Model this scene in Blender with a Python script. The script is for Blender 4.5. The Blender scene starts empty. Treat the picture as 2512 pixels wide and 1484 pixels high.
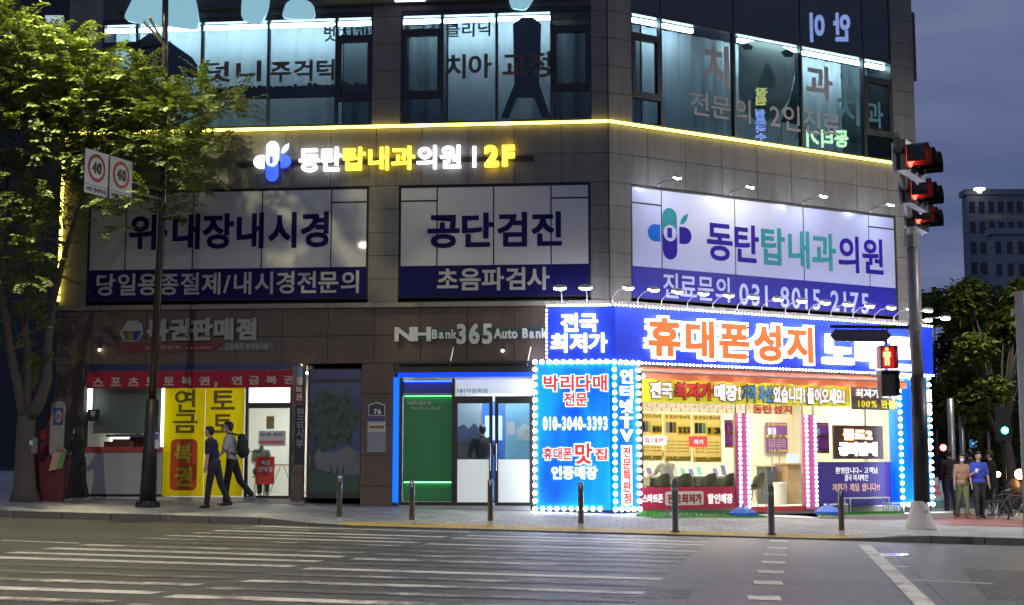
import bpy, bmesh, math, random
from mathutils import Vector, Matrix, noise
R = math.radians
random.seed(7)
sc = bpy.context.scene
col = sc.collection

# ---------------------------------------------------------------- camera
# photo pixels are written in a 2512 x 1484 frame; focal length 3700 px, principal point (1256, 658), pitched up 7.3 degrees
FPX, PX, PY = 3700.0, 1256.0, 658.0
PITCH = math.atan(.1276)
CAMZ = 1.4
cd = bpy.data.cameras.new('camera')
cam = bpy.data.objects.new('camera', cd); col.objects.link(cam)
cd.sensor_width = 36; cd.sensor_fit = 'HORIZONTAL'
cd.lens = 36 * FPX / 2512
cd.shift_y = -(742 - PY) / 2512
cd.clip_end = 3000
cam.location = (0, 0, CAMZ)
cam.rotation_euler = (R(90) + PITCH, 0, 0)
sc.camera = cam

# ---------------------------------------------------------------- world, sun, exposure
sc.view_settings.view_transform = 'Standard'
sc.view_settings.look = 'None'
sc.view_settings.exposure = 0.28
sc.view_settings.gamma = 1.0
sc.render.engine = 'CYCLES'
sc.cycles.use_denoising = True
sc.cycles.max_bounces = 6
sc.cycles.diffuse_bounces = 3
sc.cycles.glossy_bounces = 3
sc.cycles.transparent_max_bounces = 16
sc.cycles.sample_clamp_indirect = 3.0
sc.cycles.caustics_reflective = False
sc.cycles.caustics_refractive = False
SUN_EL, SUN_ROT = R(-4.0), R(115)
w = bpy.data.worlds.new('World'); sc.world = w; w.use_nodes = True
nt = w.node_tree; nt.nodes.clear()
def nn(t, **k):
    n = nt.nodes.new(t)
    for a, b in k.items(): setattr(n, a, b)
    return n
out = nn('ShaderNodeOutputWorld'); bg = nn('ShaderNodeBackground')
sky = nn('ShaderNodeTexSky', sky_type='NISHITA', sun_disc=False)
sky.sun_elevation = SUN_EL; sky.sun_rotation = SUN_ROT
tc = nn('ShaderNodeTexCoord'); mp = nn('ShaderNodeMapping'); mp.inputs['Scale'].default_value = (3, 3, 14)
nz = nn('ShaderNodeTexNoise'); nz.inputs['Scale'].default_value = 1.3; nz.inputs['Detail'].default_value = 5
cr = nn('ShaderNodeValToRGB')
cr.color_ramp.elements[0].position = .34; cr.color_ramp.elements[0].color = (.060, .088, .180, 1)
cr.color_ramp.elements[1].position = .66; cr.color_ramp.elements[1].color = (.125, .145, .262, 1)
mx = nn('ShaderNodeMixRGB', blend_type='ADD'); mx.inputs['Fac'].default_value = 1
sm = nn('ShaderNodeMixRGB', blend_type='MULTIPLY'); sm.inputs['Fac'].default_value = 1; sm.inputs['Color2'].default_value = (.1, .1, .1, 1)
nt.links.new(tc.outputs['Generated'], mp.inputs['Vector']); nt.links.new(mp.outputs[0], nz.inputs['Vector'])
nt.links.new(nz.outputs['Fac'], cr.inputs[0])
nt.links.new(sky.outputs[0], sm.inputs['Color1'])
nt.links.new(sm.outputs[0], mx.inputs['Color1']); nt.links.new(cr.outputs[0], mx.inputs['Color2'])
nt.links.new(mx.outputs[0], bg.inputs['Color']); bg.inputs['Strength'].default_value = 1.0
nt.links.new(bg.outputs[0], out.inputs['Surface'])
sl = bpy.data.lights.new('sun', 'SUN'); sl.energy = .02; sl.angle = R(20); sl.color = (.7, .75, 1)
so = bpy.data.objects.new('sun', sl); col.objects.link(so); so.rotation_euler = (R(70), 0, R(-60))

# ---------------------------------------------------------------- helpers
def ray(x, y):
    X, Y = (x - PX) / FPX, -(y - PY) / FPX
    c, s = math.cos(PITCH), math.sin(PITCH)
    return Vector((X, c - Y * s, s + Y * c))
CAMP = Vector((0, 0, CAMZ))
def at(x, y, Y):                                  # the point seen at pixel (x, y) at depth Y
    d = ray(x, y); return CAMP + d * (Y / d.y)
class Plane:
    def __init__(s, O, d):
        s.O = Vector(O); s.d = Vector(d).normalized(); s.n = s.d.cross(Vector((0, 0, 1)))
    def hit(s, x, y, w=0):
        r = ray(x, y); return CAMP + r * ((s.O + s.n * w - CAMP).dot(s.n) / r.dot(s.n))
    def u(s, x, w=0, y=1000): return (s.hit(x, y, w) - s.O).dot(s.d)
    def v(s, x, y, w=0): return s.hit(x, y, w).z
    def P(s, u, v, w=0): return Vector((s.O.x + s.d.x * u + s.n.x * w, s.O.y + s.d.y * u + s.n.y * w, v))
    def rect(s, x0, y0, x1, y1, w=0):             # (u0, u1, v0, v1) of a pixel box; y0 (top), y1 (bottom) read at its left side x0
        return s.u(x0, w, y1), s.u(x1, w, y1), s.v(x0, y1, w), s.v(x0, y0, w)
rc = ray(1498, 1130); C = CAMP + rc * (33.5 / rc.y); C.z = 0
A = Plane(C, (math.cos(R(6.0)), -math.sin(R(6.0)), 0))          # street facade
B = Plane(C, (math.cos(R(32.3)), math.sin(R(32.3)), 0))         # chamfered corner facade
XY = Plane((0, 0, 0), (1, 0, 0))

WL = {}
def wl(o): return WL.get(o.name, Vector((0, 0, 0))) if o else Vector((0, 0, 0))
def tag(o, label=None, cat=None, group=None, kind=None):
    if label: o['label'] = label
    if cat: o['category'] = cat
    if group: o['group'] = group
    if kind: o['kind'] = kind
    return o
def thing(name, label, cat, loc, group=None):
    o = bpy.data.objects.new(name, None); col.objects.link(o); o.empty_display_size = .2
    o.location = loc; WL[o.name] = Vector(loc)
    return tag(o, label, cat, group)
def link(name, me, origin, parent):
    o = bpy.data.objects.new(name, me); col.objects.link(o)
    WL[o.name] = Vector(origin)
    if parent: o.parent = parent
    o.location = Vector(origin) - wl(parent)
    return o
class MB:
    def __init__(s): s.v = []; s.f = []
    def hexa(s, p):                               # p: 4 bottom (ccw from above) + 4 top
        b = len(s.v); s.v += [Vector(q) for q in p]
        s.f += [tuple(b + i for i in q) for q in ((3, 2, 1, 0), (4, 5, 6, 7), (0, 1, 5, 4), (1, 2, 6, 5), (2, 3, 7, 6), (3, 0, 4, 7))]
        return s
    def pb(s, pl, u0, u1, v0, v1, w0, w1):
        if u0 > u1: u0, u1 = u1, u0
        if v0 > v1: v0, v1 = v1, v0
        P = pl.P
        return s.hexa([P(u0, v0, w1), P(u1, v0, w1), P(u1, v0, w0), P(u0, v0, w0), P(u0, v1, w1), P(u1, v1, w1), P(u1, v1, w0), P(u0, v1, w0)])
    def box(s, c, sz, rz=0):
        pl = Plane((c[0], c[1], 0), (math.cos(rz), math.sin(rz), 0))
        return s.pb(pl, -sz[0] / 2, sz[0] / 2, c[2], c[2] + sz[2], -sz[1] / 2, sz[1] / 2)
    def poly(s, pl, pts, w0, w1):                 # pts (u, v) ccw, extruded from w0 to w1
        b = len(s.v); n = len(pts)
        s.v += [pl.P(u, v, w0) for u, v in pts] + [pl.P(u, v, w1) for u, v in pts]
        s.f.append(tuple(b + n + i for i in range(n))); s.f.append(tuple(b + n - 1 - i for i in range(n)))
        for i in range(n):
            j = (i + 1) % n; s.f.append((b + i, b + j, b + n + j, b + n + i))
        return s
    def tube(s, pts, r, seg=8, cap=True):
        pts = [Vector(p) for p in pts]; n = len(pts)
        rr = r if isinstance(r, (list, tuple)) else [r] * n
        b = len(s.v); prev = None
        for i, p in enumerate(pts):
            t = (pts[min(i + 1, n - 1)] - pts[max(i - 1, 0)]).normalized()
            if prev is None:
                x = t.cross(Vector((0, 0, 1)) if abs(t.z) < .9 else Vector((1, 0, 0))).normalized()
            else:
                x = (prev - t * prev.dot(t)).normalized()
            y = t.cross(x); prev = x
            for k in range(seg):
                a = 2 * math.pi * k / seg
                s.v.append(p + (x * math.cos(a) + y * math.sin(a)) * rr[i])
        for i in range(n - 1):
            for k in range(seg):
                k2 = (k + 1) % seg
                s.f.append((b + i * seg + k, b + i * seg + k2, b + (i + 1) * seg + k2, b + (i + 1) * seg + k))
        if cap:
            s.f.append(tuple(b + seg - 1 - k for k in range(seg))); s.f.append(tuple(b + (n - 1) * seg + k for k in range(seg)))
        return s
    def ell(s, c, r, seg=12, rings=8, M=None):
        b = len(s.v); c = Vector(c); M = M or Matrix.Identity(3)
        s.v.append(c + M @ Vector((0, 0, -r[2])))
        for i in range(1, rings):
            t = math.pi * i / rings - math.pi / 2
            for k in range(seg):
                a = 2 * math.pi * k / seg
                s.v.append(c + M @ Vector((r[0] * math.cos(t) * math.cos(a), r[1] * math.cos(t) * math.sin(a), r[2] * math.sin(t))))
        s.v.append(c + M @ Vector((0, 0, r[2])))
        for k in range(seg):
            k2 = (k + 1) % seg
            s.f.append((b, b + 1 + k2, b + 1 + k))
            for i in range(rings - 2):
                q = b + 1 + i * seg
                s.f.append((q + k, q + k2, q + seg + k2, q + seg + k))
            q = b + 1 + (rings - 2) * seg
            s.f.append((q + k, q + k2, len(s.v) - 1))
        return s
    def cap(s, p0, p1, r0, r1, seg=10):           # tapered capsule
        p0, p1 = Vector(p0), Vector(p1)
        s.ell(p0, (r0,) * 3, seg, 6); s.ell(p1, (r1,) * 3, seg, 6); s.tube([p0, p1], [r0, r1], seg)
        return s
    def lathe(s, c, prof, seg=16):                # prof: (r, z) from the bottom up
        return s.tube([Vector(c) + Vector((0, 0, z)) for r, z in prof], [max(r, .001) for r, z in prof], seg)
    def mesh(s, name, m, smooth=False, origin=(0, 0, 0)):
        me = bpy.data.meshes.new(name); o = Vector(origin)
        me.from_pydata([v - o for v in s.v], [], s.f)
        if smooth: me.polygons.foreach_set('use_smooth', [True] * len(me.polygons))
        me.materials.append(m); me.update(); return me
    def org(s):
        xs = [v.x for v in s.v]; ys = [v.y for v in s.v]
        return Vector(((min(xs) + max(xs)) / 2, (min(ys) + max(ys)) / 2, min(v.z for v in s.v)))
    def build(s, name, m, parent=None, smooth=False):
        o = s.org(); return link(name, s.mesh(name, m, smooth, o), o, parent)

MATS = {}
def M(name, c=(.5, .5, .5), rough=.6, metal=0, em=0, emc=None, var=0, vs=3, bump=0, bs=40, spec=.5, coat=0):
    if name in MATS: return MATS[name]
    m = bpy.data.materials.new(name); m.use_nodes = True; t = m.node_tree; b = t.nodes['Principled BSDF']
    b.inputs['Base Color'].default_value = (*c, 1); b.inputs['Roughness'].default_value = rough
    b.inputs['Metallic'].default_value = metal; b.inputs['Specular IOR Level'].default_value = spec
    b.inputs['Coat Weight'].default_value = coat
    if em: b.inputs['Emission Color'].default_value = (*(emc or c), 1); b.inputs['Emission Strength'].default_value = em
    if var or bump:
        g = t.nodes.new('ShaderNodeTexCoord')
        n = t.nodes.new('ShaderNodeTexNoise'); n.inputs['Scale'].default_value = vs; n.inputs['Detail'].default_value = 8
        t.links.new(g.outputs['Object'], n.inputs['Vector'])
        oi = t.nodes.new('ShaderNodeObjectInfo')
        va = t.nodes.new('ShaderNodeVectorMath'); va.operation = 'ADD'
        sc_ = t.nodes.new('ShaderNodeVectorMath'); sc_.operation = 'SCALE'; sc_.inputs['Scale'].default_value = 9
        t.links.new(oi.outputs['Location'], sc_.inputs[0]); t.links.new(g.outputs['Object'], va.inputs[0]); t.links.new(oi.outputs['Location'], va.inputs[1])
        t.links.new(va.outputs[0], n.inputs['Vector'])
        if var:
            r = t.nodes.new('ShaderNodeMapRange'); r.inputs['From Min'].default_value = .25; r.inputs['From Max'].default_value = .75
            r.inputs['To Min'].default_value = 1 - var; r.inputs['To Max'].default_value = 1 + var
            t.links.new(n.outputs['Fac'], r.inputs['Value'])
            rr = t.nodes.new('ShaderNodeMapRange'); rr.inputs['To Min'].default_value = 1 - var * .5; rr.inputs['To Max'].default_value = 1 + var * .5
            t.links.new(oi.outputs['Random'], rr.inputs['Value'])
            mm = t.nodes.new('ShaderNodeMath'); mm.operation = 'MULTIPLY'; t.links.new(r.outputs[0], mm.inputs[0]); t.links.new(rr.outputs[0], mm.inputs[1])
            x = t.nodes.new('ShaderNodeMixRGB'); x.blend_type = 'MULTIPLY'; x.inputs['Fac'].default_value = 1; x.inputs['Color1'].default_value = (*c, 1)
            t.links.new(mm.outputs[0], x.inputs['Color2']); t.links.new(x.outputs[0], b.inputs['Base Color'])
            ro = t.nodes.new('ShaderNodeMath'); ro.operation = 'MULTIPLY'; ro.inputs[1].default_value = rough; t.links.new(r.outputs[0], ro.inputs[0]); t.links.new(ro.outputs[0], b.inputs['Roughness'])
        if bump:
            n2 = t.nodes.new('ShaderNodeTexNoise'); n2.inputs['Scale'].default_value = bs; n2.inputs['Detail'].default_value = 6
            t.links.new(va.outputs[0], n2.inputs['Vector'])
            bp = t.nodes.new('ShaderNodeBump'); bp.inputs['Strength'].default_value = bump; bp.inputs['Distance'].default_value = .02
            t.links.new(n2.outputs['Fac'], bp.inputs['Height']); t.links.new(bp.outputs[0], b.inputs['Normal'])
    MATS[name] = m; return m
def E(name, c, s): return M(name, tuple(min(1, x) for x in c), .5, em=s, emc=c)
def glass(name, tint, refl=.06, rough=.0):
    if name in MATS: return MATS[name]
    m = bpy.data.materials.new(name); m.use_nodes = True; t = m.node_tree; t.nodes.clear()
    o = t.nodes.new('ShaderNodeOutputMaterial'); mx = t.nodes.new('ShaderNodeMixShader')
    tr = t.nodes.new('ShaderNodeBsdfTransparent'); tr.inputs[0].default_value = (*tint, 1)
    gl = t.nodes.new('ShaderNodeBsdfGlossy'); gl.inputs['Roughness'].default_value = rough; gl.inputs[0].default_value = (.9, .95, 1, 1)
    lw = t.nodes.new('ShaderNodeFresnel'); lw.inputs['IOR'].default_value = 1.45
    ad = t.nodes.new('ShaderNodeMath'); ad.operation = 'ADD'; ad.inputs[1].default_value = refl
    ge = t.nodes.new('ShaderNodeNewGeometry'); fl = t.nodes.new('ShaderNodeMath'); fl.operation = 'SUBTRACT'; fl.inputs[0].default_value = 1; t.links.new(ge.outputs['Backfacing'], fl.inputs[1])
    mu_ = t.nodes.new('ShaderNodeMath'); mu_.operation = 'MULTIPLY'; t.links.new(ad.outputs[0], mu_.inputs[0]); t.links.new(fl.outputs[0], mu_.inputs[1])
    t.links.new(lw.outputs[0], ad.inputs[0]); t.links.new(mu_.outputs[0], mx.inputs[0])
    t.links.new(tr.outputs[0], mx.inputs[1]); t.links.new(gl.outputs[0], mx.inputs[2]); t.links.new(mx.outputs[0], o.inputs[0])
    MATS[name] = m; return m

# lettering with the built-in font
GCURVE = bpy.data.curves.new('glyph', 'FONT'); GOBJ = bpy.data.objects.new('glyph', GCURVE)
def _glyph(ch, bold, ext):
    c = GCURVE; c.body = ch; c.offset = bold; c.extrude = ext; c.resolution_u = 3
    me = bpy.data.meshes.new_from_object(GOBJ)
    vs = [v.co.copy() for v in me.vertices]; fs = [tuple(p.vertices) for p in me.polygons]
    bpy.data.meshes.remove(me); return vs, fs
GC = {}
def adv(ch):
    if ord(ch) > 0x1100: return .93
    return {' ': .3, '.': .3, ',': .3, '-': .42, '/': .45, '1': .5, '!': .32, 'I': .3, '·': .35, '+': .62, '|': .3, 'i': .28, 'l': .28, 't': .36, 'r': .38, 'f': .35, '~': .6, 'm': .9, 'M': .9, 'W': 1.0, '%': .95}.get(ch, .66 if ch.isupper() else .6)
def letters(txt, bold=.02, ext=.01, gap=0, vertical=False):
    """list of (verts, faces) per character, laid out on one line (or one column)"""
    res = []; x = 0
    for ch in txt:
        if ch == ' ': x += .38; continue
        k = (ch, bold, ext)
        if k not in GC:
            if bold <= .021: GC[k] = _glyph(ch, bold, ext)
            else:                                 # heavier strokes: the glyph laid over itself a little to each side
                d = bold - .018; vs0, fs0 = _glyph(ch, .018, ext); V_ = []; F_ = []
                for i_, (a_, b_) in enumerate(((0, 0), (-d, -d), (d, -d), (d, d), (-d, d))):
                    n_ = len(V_); V_ += [Vector((v.x + a_, v.y + b_, v.z + .0006 * i_)) for v in vs0]; F_ += [tuple(n_ + j for j in f) for f in fs0]
                GC[k] = (V_, F_)
        vs, fs = GC[k]
        if not vs: continue
        mn = min(v.x for v in vs); mxx = max(v.x for v in vs)
        if vertical:
            cx = (mn + mxx) / 2
            res.append(([Vector((v.x - cx, v.y - x, v.z)) for v in vs], fs)); x += 1.0 + gap
        else:
            a = adv(ch); cx = (mn + mxx) / 2
            res.append(([Vector((v.x - cx + x + a / 2, v.y, v.z)) for v in vs], fs)); x += a + gap
    return res
def fit(res, pl, r, w, mirror=False):
    u0, u1, v0, v1 = r
    al = [v for vs, _ in res for v in vs]
    a0 = min(v.x for v in al); a1 = max(v.x for v in al); b0 = min(v.y for v in al); b1 = max(v.y for v in al); z0 = min(v.z for v in al)
    sx = (u1 - u0) / (a1 - a0); sy = (v1 - v0) / (b1 - b0)
    outp = []
    for vs, fs in res:
        m = MB(); m.v = [pl.P(u0 + (v.x - a0) * sx, v0 + (v.y - b0) * sy, w + (v.z - z0)) for v in vs]; m.f = list(fs); outp.append(m)
    return outp
def text(txt, pl, r, w, m, parent, bold=.02, ext=.004, gap=0, vertical=False, name='lettering'):
    """a printed line of lettering: one part"""
    big = MB()
    for q in fit(letters(txt, bold, ext, gap, vertical), pl, r, w):
        b = len(big.v); big.v += q.v; big.f += [tuple(b + i for i in t) for t in q.f]
    return big.build(name, m, parent)
def chan(txt, pl, r, w, mats, parent, bold=.03, ext=.03, gap=0, vertical=False, name='letter', face=None, fb=0):
    """channel letters: every letter a part; face = material of a thinner face laid on each letter"""
    L = fit(letters(txt, bold, ext, gap, vertical), pl, r, w)
    ms = mats if isinstance(mats, list) else [mats] * len(L)
    os_ = [q.build(name, ms[i], parent) for i, q in enumerate(L)]
    if face:
        u0, u1, v0, v1 = r
        n = len(letters(txt, .01, .01, gap, vertical))
        d = (bold - fb)
        al = [v for vs, _ in letters(txt, bold, ext, gap, vertical) for v in vs]
        kx = (u1 - u0) / (max(v.x for v in al) - min(v.x for v in al)); ky = (v1 - v0) / (max(v.y for v in al) - min(v.y for v in al))
        L2 = fit(letters(txt, fb, .004, gap, vertical), pl, (u0 + d * kx, u1 - d * kx, v0 + d * ky, v1 - d * ky), w + ext * 2 + .003)
        for q, o in zip(L2, os_): q.build('letter_face', face, o)
    return os_
def shared(name, me, pts, parent):
    for p in pts: link(name, me, p, parent)

# ---------------------------------------------------------------- ground
SX = -.0235
def cl(x, a, b): return max(a, min(b, x))
def ss(x, a, b): t = cl((x - a) / (b - a), 0, 1); return t * t * (3 - 2 * t)
def zr(x): return .03 + SX * cl(x, -60, 60)
def yk(x): return 29.85 - .08 * x
def ramp(x): return ss(x, -5.0, -3.5) * (1 - ss(x, 6.4, 7.8))
def zs(x, y):
    d = max(0, y - yk(x)); cs = .042 + (.012 - .042) * ss(x, 2.5, 9)
    return zr(x) + .13 + cs * min(d, 4.5) - .112 * ramp(x) * (1 - ss(d, .1, 2.4))
def walk(x, y):                                   # the sidewalk point seen at pixel (x, y)
    d = ray(x, y); t = 25
    for i in range(4000):
        p = CAMP + d * t
        if p.z <= zs(p.x, p.y): return p
        t += .01
    return p
def roadhit(x, y):
    d = ray(x, y); t = (.03 - CAMZ) / (d.z - SX * d.x); return CAMP + d * t

def surf_mat(name, kind):
    m = bpy.data.materials.new(name); m.use_nodes = True; t = m.node_tree; b = t.nodes['Principled BSDF']
    N = t.nodes.new; L = t.links.new
    g = N('ShaderNodeTexCoord'); geo = N('ShaderNodeNewGeometry')
    def noise_(scale, detail=6, rough=.6):
        n = N('ShaderNodeTexNoise'); n.inputs['Scale'].default_value = scale; n.inputs['Detail'].default_value = detail; n.inputs['Roughness'].default_value = rough
        L(geo.outputs['Position'], n.inputs['Vector']); return n
    def rampn(src, stops):
        r = N('ShaderNodeValToRGB'); e = r.color_ramp.elements
        while len(e) < len(stops): e.new(.5)
        for q, (p, c) in zip(e, stops): q.position = p; q.color = (*c, 1)
        L(src, r.inputs[0]); return r
    def mix(a, b_, f, mode='MIX'):
        x = N('ShaderNodeMixRGB'); x.blend_type = mode
        for s, v in ((x.inputs['Fac'], f), (x.inputs['Color1'], a), (x.inputs['Color2'], b_)):
            if isinstance(v, (int, float)): s.default_value = v
            elif isinstance(v, tuple): s.default_value = (*v, 1)
            else: L(v, s)
        return x.outputs[0]
    bp = N('ShaderNodeBump')
    if kind == 'asphalt':
        big = rampn(noise_(.35, 4).outputs['Fac'], [(.3, (.052, .049, .046)), (.7, (.084, .079, .073))])
        fine = rampn(noise_(8, 9, .88).outputs['Fac'], [(.36, (.35, .35, .35)), (.52, (.95, .95, .95)), (.66, (2.4, 2.4, 2.4))])
        sx = N('ShaderNodeMapping'); sx.inputs['Scale'].default_value = (.12, 2.2, 1); L(geo.outputs['Position'], sx.inputs['Vector'])
        nl = N('ShaderNodeTexNoise'); nl.inputs['Scale'].default_value = 1.0; nl.inputs['Detail'].default_value = 5; L(sx.outputs[0], nl.inputs['Vector'])
        wear = rampn(nl.outputs['Fac'], [(.32, (.72, .72, .72)), (.6, (1.1, 1.1, 1.1))])
        c = mix(mix(big.outputs[0], fine.outputs[0], 1, 'MULTIPLY'), wear.outputs[0], 1, 'MULTIPLY')
        L(c, b.inputs['Base Color']); b.inputs['Roughness'].default_value = .44
        n2 = noise_(70, 4, .7); L(n2.outputs['Fac'], bp.inputs['Height']); bp.inputs['Strength'].default_value = .7; bp.inputs['Distance'].default_value = .02
    elif kind in ('paint', 'paint2'):
        n = noise_(9, 8, .75); n3 = noise_(1.2, 3)
        ad = N('ShaderNodeMath'); ad.operation = 'ADD'; L(n.outputs['Fac'], ad.inputs[0]); L(n3.outputs['Fac'], ad.inputs[1])
        r = rampn(ad.outputs[0], [(.86, (.085, .08, .074)), (1.0, (.64, .60, .52))])
        r.color_ramp.elements[0].position = .43; r.color_ramp.elements[1].position = .56
        oi_ = N('ShaderNodeObjectInfo'); sb_ = N('ShaderNodeMath'); sb_.operation = 'MULTIPLY_ADD'; sb_.inputs[1].default_value = -.22 if kind == 'paint' else 0; sb_.inputs[2].default_value = .105 if kind == 'paint' else .05; L(oi_.outputs['Random'], sb_.inputs[0]); sm_ = N('ShaderNodeMath'); sm_.operation = 'ADD'; L(sb_.outputs[0], sm_.inputs[1])
        hf = N('ShaderNodeMath'); hf.operation = 'MULTIPLY'; hf.inputs[1].default_value = .5; L(ad.outputs[0], hf.inputs[0]); L(hf.outputs[0], sm_.inputs[0]); L(sm_.outputs[0], r.inputs[0])
        fine = rampn(noise_(55, 3, .7).outputs['Fac'], [(.35, (.7, .7, .7)), (.65, (1.1, 1.1, 1.1))])
        L(mix(r.outputs[0], fine.outputs[0], 1, 'MULTIPLY'), b.inputs['Base Color']); b.inputs['Roughness'].default_value = .55
        L(n.outputs['Fac'], bp.inputs['Height']); bp.inputs['Strength'].default_value = .3; bp.inputs['Distance'].default_value = .01
    elif kind in ('paver', 'redpaver'):
        br = N('ShaderNodeTexBrick'); br.inputs['Scale'].default_value = 1; br.inputs['Brick Width'].default_value = .3; br.inputs['Row Height'].default_value = .3
        br.offset = .5
        br.inputs['Mortar Size'].default_value = .006
        c1, c2, cm = ((.30, .297, .293), (.39, .386, .38), (.10, .10, .10)) if kind == 'paver' else ((.26, .085, .06), (.33, .12, .085), (.10, .05, .04))
        br.inputs['Color1'].default_value = (*c1, 1); br.inputs['Color2'].default_value = (*c2, 1); br.inputs['Mortar'].default_value = (*cm, 1)
        rot = N('ShaderNodeMapping'); rot.inputs['Rotation'].default_value = (0, 0, R(5)); L(geo.outputs['Position'], rot.inputs['Vector']); L(rot.outputs[0], br.inputs['Vector'])
        dirt = rampn(noise_(.9, 7).outputs['Fac'], [(.3, (.62, .61, .6)), (.7, (1.05, 1.05, 1.05))])
        L(mix(br.outputs['Color'], dirt.outputs[0], 1, 'MULTIPLY'), b.inputs['Base Color']); b.inputs['Roughness'].default_value = .7
        L(br.outputs['Fac'], bp.inputs['Height']); bp.invert = True; bp.inputs['Strength'].default_value = .5; bp.inputs['Distance'].default_value = .005
    L(bp.outputs[0], b.inputs['Normal']); MATS[name] = m; return m
ASPH = surf_mat('asphalt', 'asphalt'); PAINT = surf_mat('worn_road_paint', 'paint'); PAINT2 = surf_mat('road_paint', 'paint2')
PAVE = surf_mat('concrete_pavers', 'paver'); REDP = surf_mat('red_pavers', 'redpaver')

def grid(name, xs, ys, zf, m, kind='structure'):
    b = MB(); n = len(ys)
    for x in xs:
        for y in ys:
            yy = y(x) if callable(y) else y
            b.v.append(Vector((x, yy, zf(x, yy))))
    for i in range(len(xs) - 1):
        for j in range(n - 1): b.f.append((i * n + j, (i + 1) * n + j, (i + 1) * n + j + 1, i * n + j + 1))
    o = link(name, b.mesh(name, m), (0, 0, 0), None); o['kind'] = kind; return o
road = grid('road', [-400, -60, -20, 0, 20, 60, 400], [-60, 0, 40, 100, 600], lambda x, y: zr(x), ASPH)
road['label'] = 'grey asphalt road in front of the corner building'
xs = [-45 + .5 * i for i in range(161)]
sidewalk = grid('sidewalk', xs, [(lambda x, d=d: yk(x) + d) for d in (.15, .5, 1, 1.5, 2, 2.5, 3, 3.5, 4, 4.5, 6, 10, 20, 40)], zs, PAVE)
sidewalk['label'] = 'grey paved sidewalk along the shops'
# red brick path at the right
redp = grid('red_path', [9.6 + .4 * i for i in range(9)], [33.6, 35, 36.5, 38, 42, 48, 56], lambda x, y: zs(x, y) + .006, REDP)
# crosswalk stripes: two staggered lanes, every stripe a part of the road
def mark(pts, name='crosswalk_stripe', dz=.006):
    b = MB(); b.v = [Vector((x, y, zr(x) + dz)) for x, y in pts]; b.f = [tuple(range(len(pts)))]
    return b.build(name, PAINT if name == 'crosswalk_stripe' else PAINT2, road)
def mid(y): return -3.38 + .19 * (y - 15)
TL = -.08
k = 0
y = 12.6
while y < 29.3:
    for off0, off1, g in ((.13, 4.45, 0), (-4.25, -.10, .28)):
        yy = y + g; m0 = mid(yy)
        def q(x, dy): 
            return (x, yy + dy + TL * (x - m0))
        x0, x1 = m0 + off0, m0 + off1
        if yy + .5 < yk(m0) - .35:
            sw_ = random.uniform(.30, .38); mark([q(x0, 0), q(x1, 0), (x1 + .08, q(x1, sw_)[1]), (x0 + .08, q(x0, sw_)[1])])
    y += 1.0
for y0 in (12.5, 14.3, 15.9, 18.0, 19.9, 21.9, 23.8, 25.8, 28.2):   # bicycle crossing dashes
    x0 = 2.63 + .188 * (y0 - 15.98)
    mark([(x0 - .17, y0), (x0 + .17, y0 - .03), (x0 + .24, y0 + .5), (x0 - .1, y0 + .53)], 'road_dash')
p0, p1 = roadhit(2120, 1337), roadhit(2285, 1500)
mark([(p1.x - .11, p1.y), (p1.x + .11, p1.y), (p0.x + .11, p0.y), (p0.x - .11, p0.y)], 'stop_line')
for a, b_ in (((2165, 1390), (2235, 1392)), ((2235, 1424), (2440, 1434)), ((0, 1327), (190, 1334))):
    a, b_ = roadhit(*a), roadhit(*b_)
    mark([(a.x, a.y), (b_.x, b_.y), (b_.x, b_.y + .16), (a.x, a.y + .16)], 'lane_line')
# patched asphalt seam on the right
b = MB(); a0, a1 = roadhit(2170, 1340), roadhit(2350, 1500)
b.v = [Vector((p.x + dx, p.y, zr(p.x + dx) + .004)) for p, dx in ((a1, -.02), (a1, .02), (a0, .02), (a0, -.02))]; b.f = [(0, 1, 2, 3)]
b.build('seam', M('tar', (.02, .02, .02), .5), road)
# darker asphalt repair patches
PATCH = M('dark_asphalt_patch', (.036, .034, .033), .55, var=.35, vs=9)
for pts in (((2360, 1395), (2512, 1402), (2640, 1470), (2420, 1470)), ((1500, 1442), (1700, 1446), (1690, 1470), (1470, 1466)), ((700, 1366), (1180, 1376), (1175, 1384), (690, 1373))):
    b = MB(); b.v = [Vector((roadhit(*q).x, roadhit(*q).y, zr(roadhit(*q).x) + .003)) for q in pts]; b.f = [(3, 2, 1, 0)]; b.build('asphalt_patch', PATCH, road)
# manhole cover
mc = roadhit(2184, 1361)
cov = MB().lathe((mc.x, mc.y, zr(mc.x) - .05), [(.33, 0), (.33, .056), (.30, .06), (.001, .06)], 24).build('manhole_cover', M('worn_steel', (.45, .45, .47), .22, 1, var=.2, vs=20), road)

# kerb stones
KS = M('kerb_granite', (.115, .11, .102), .75, var=.25, vs=6, bump=.3)
kerb = thing('kerb', 'granite kerb stones edging the sidewalk', 'kerb', (0, 29.85, .03)); del kerb['category']; kerb['kind'] = 'structure'
x = -18.0
def ktop(x): return .135 - .105 * ramp(x)
while x < 17:
    x1 = x + .99; e = .005
    pts = []
    for top in (0, 1):
        for xx, dy in ((x + e, 0), (x1 - e, 0), (x1 - e, .165), (x + e, .165)):
            pts.append((xx, yk(xx) + dy - .01, zr(xx) + (ktop(xx) if top else -.1)))
    MB().hexa(pts).build('kerb_stone', KS, kerb); x += 1.0
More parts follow.
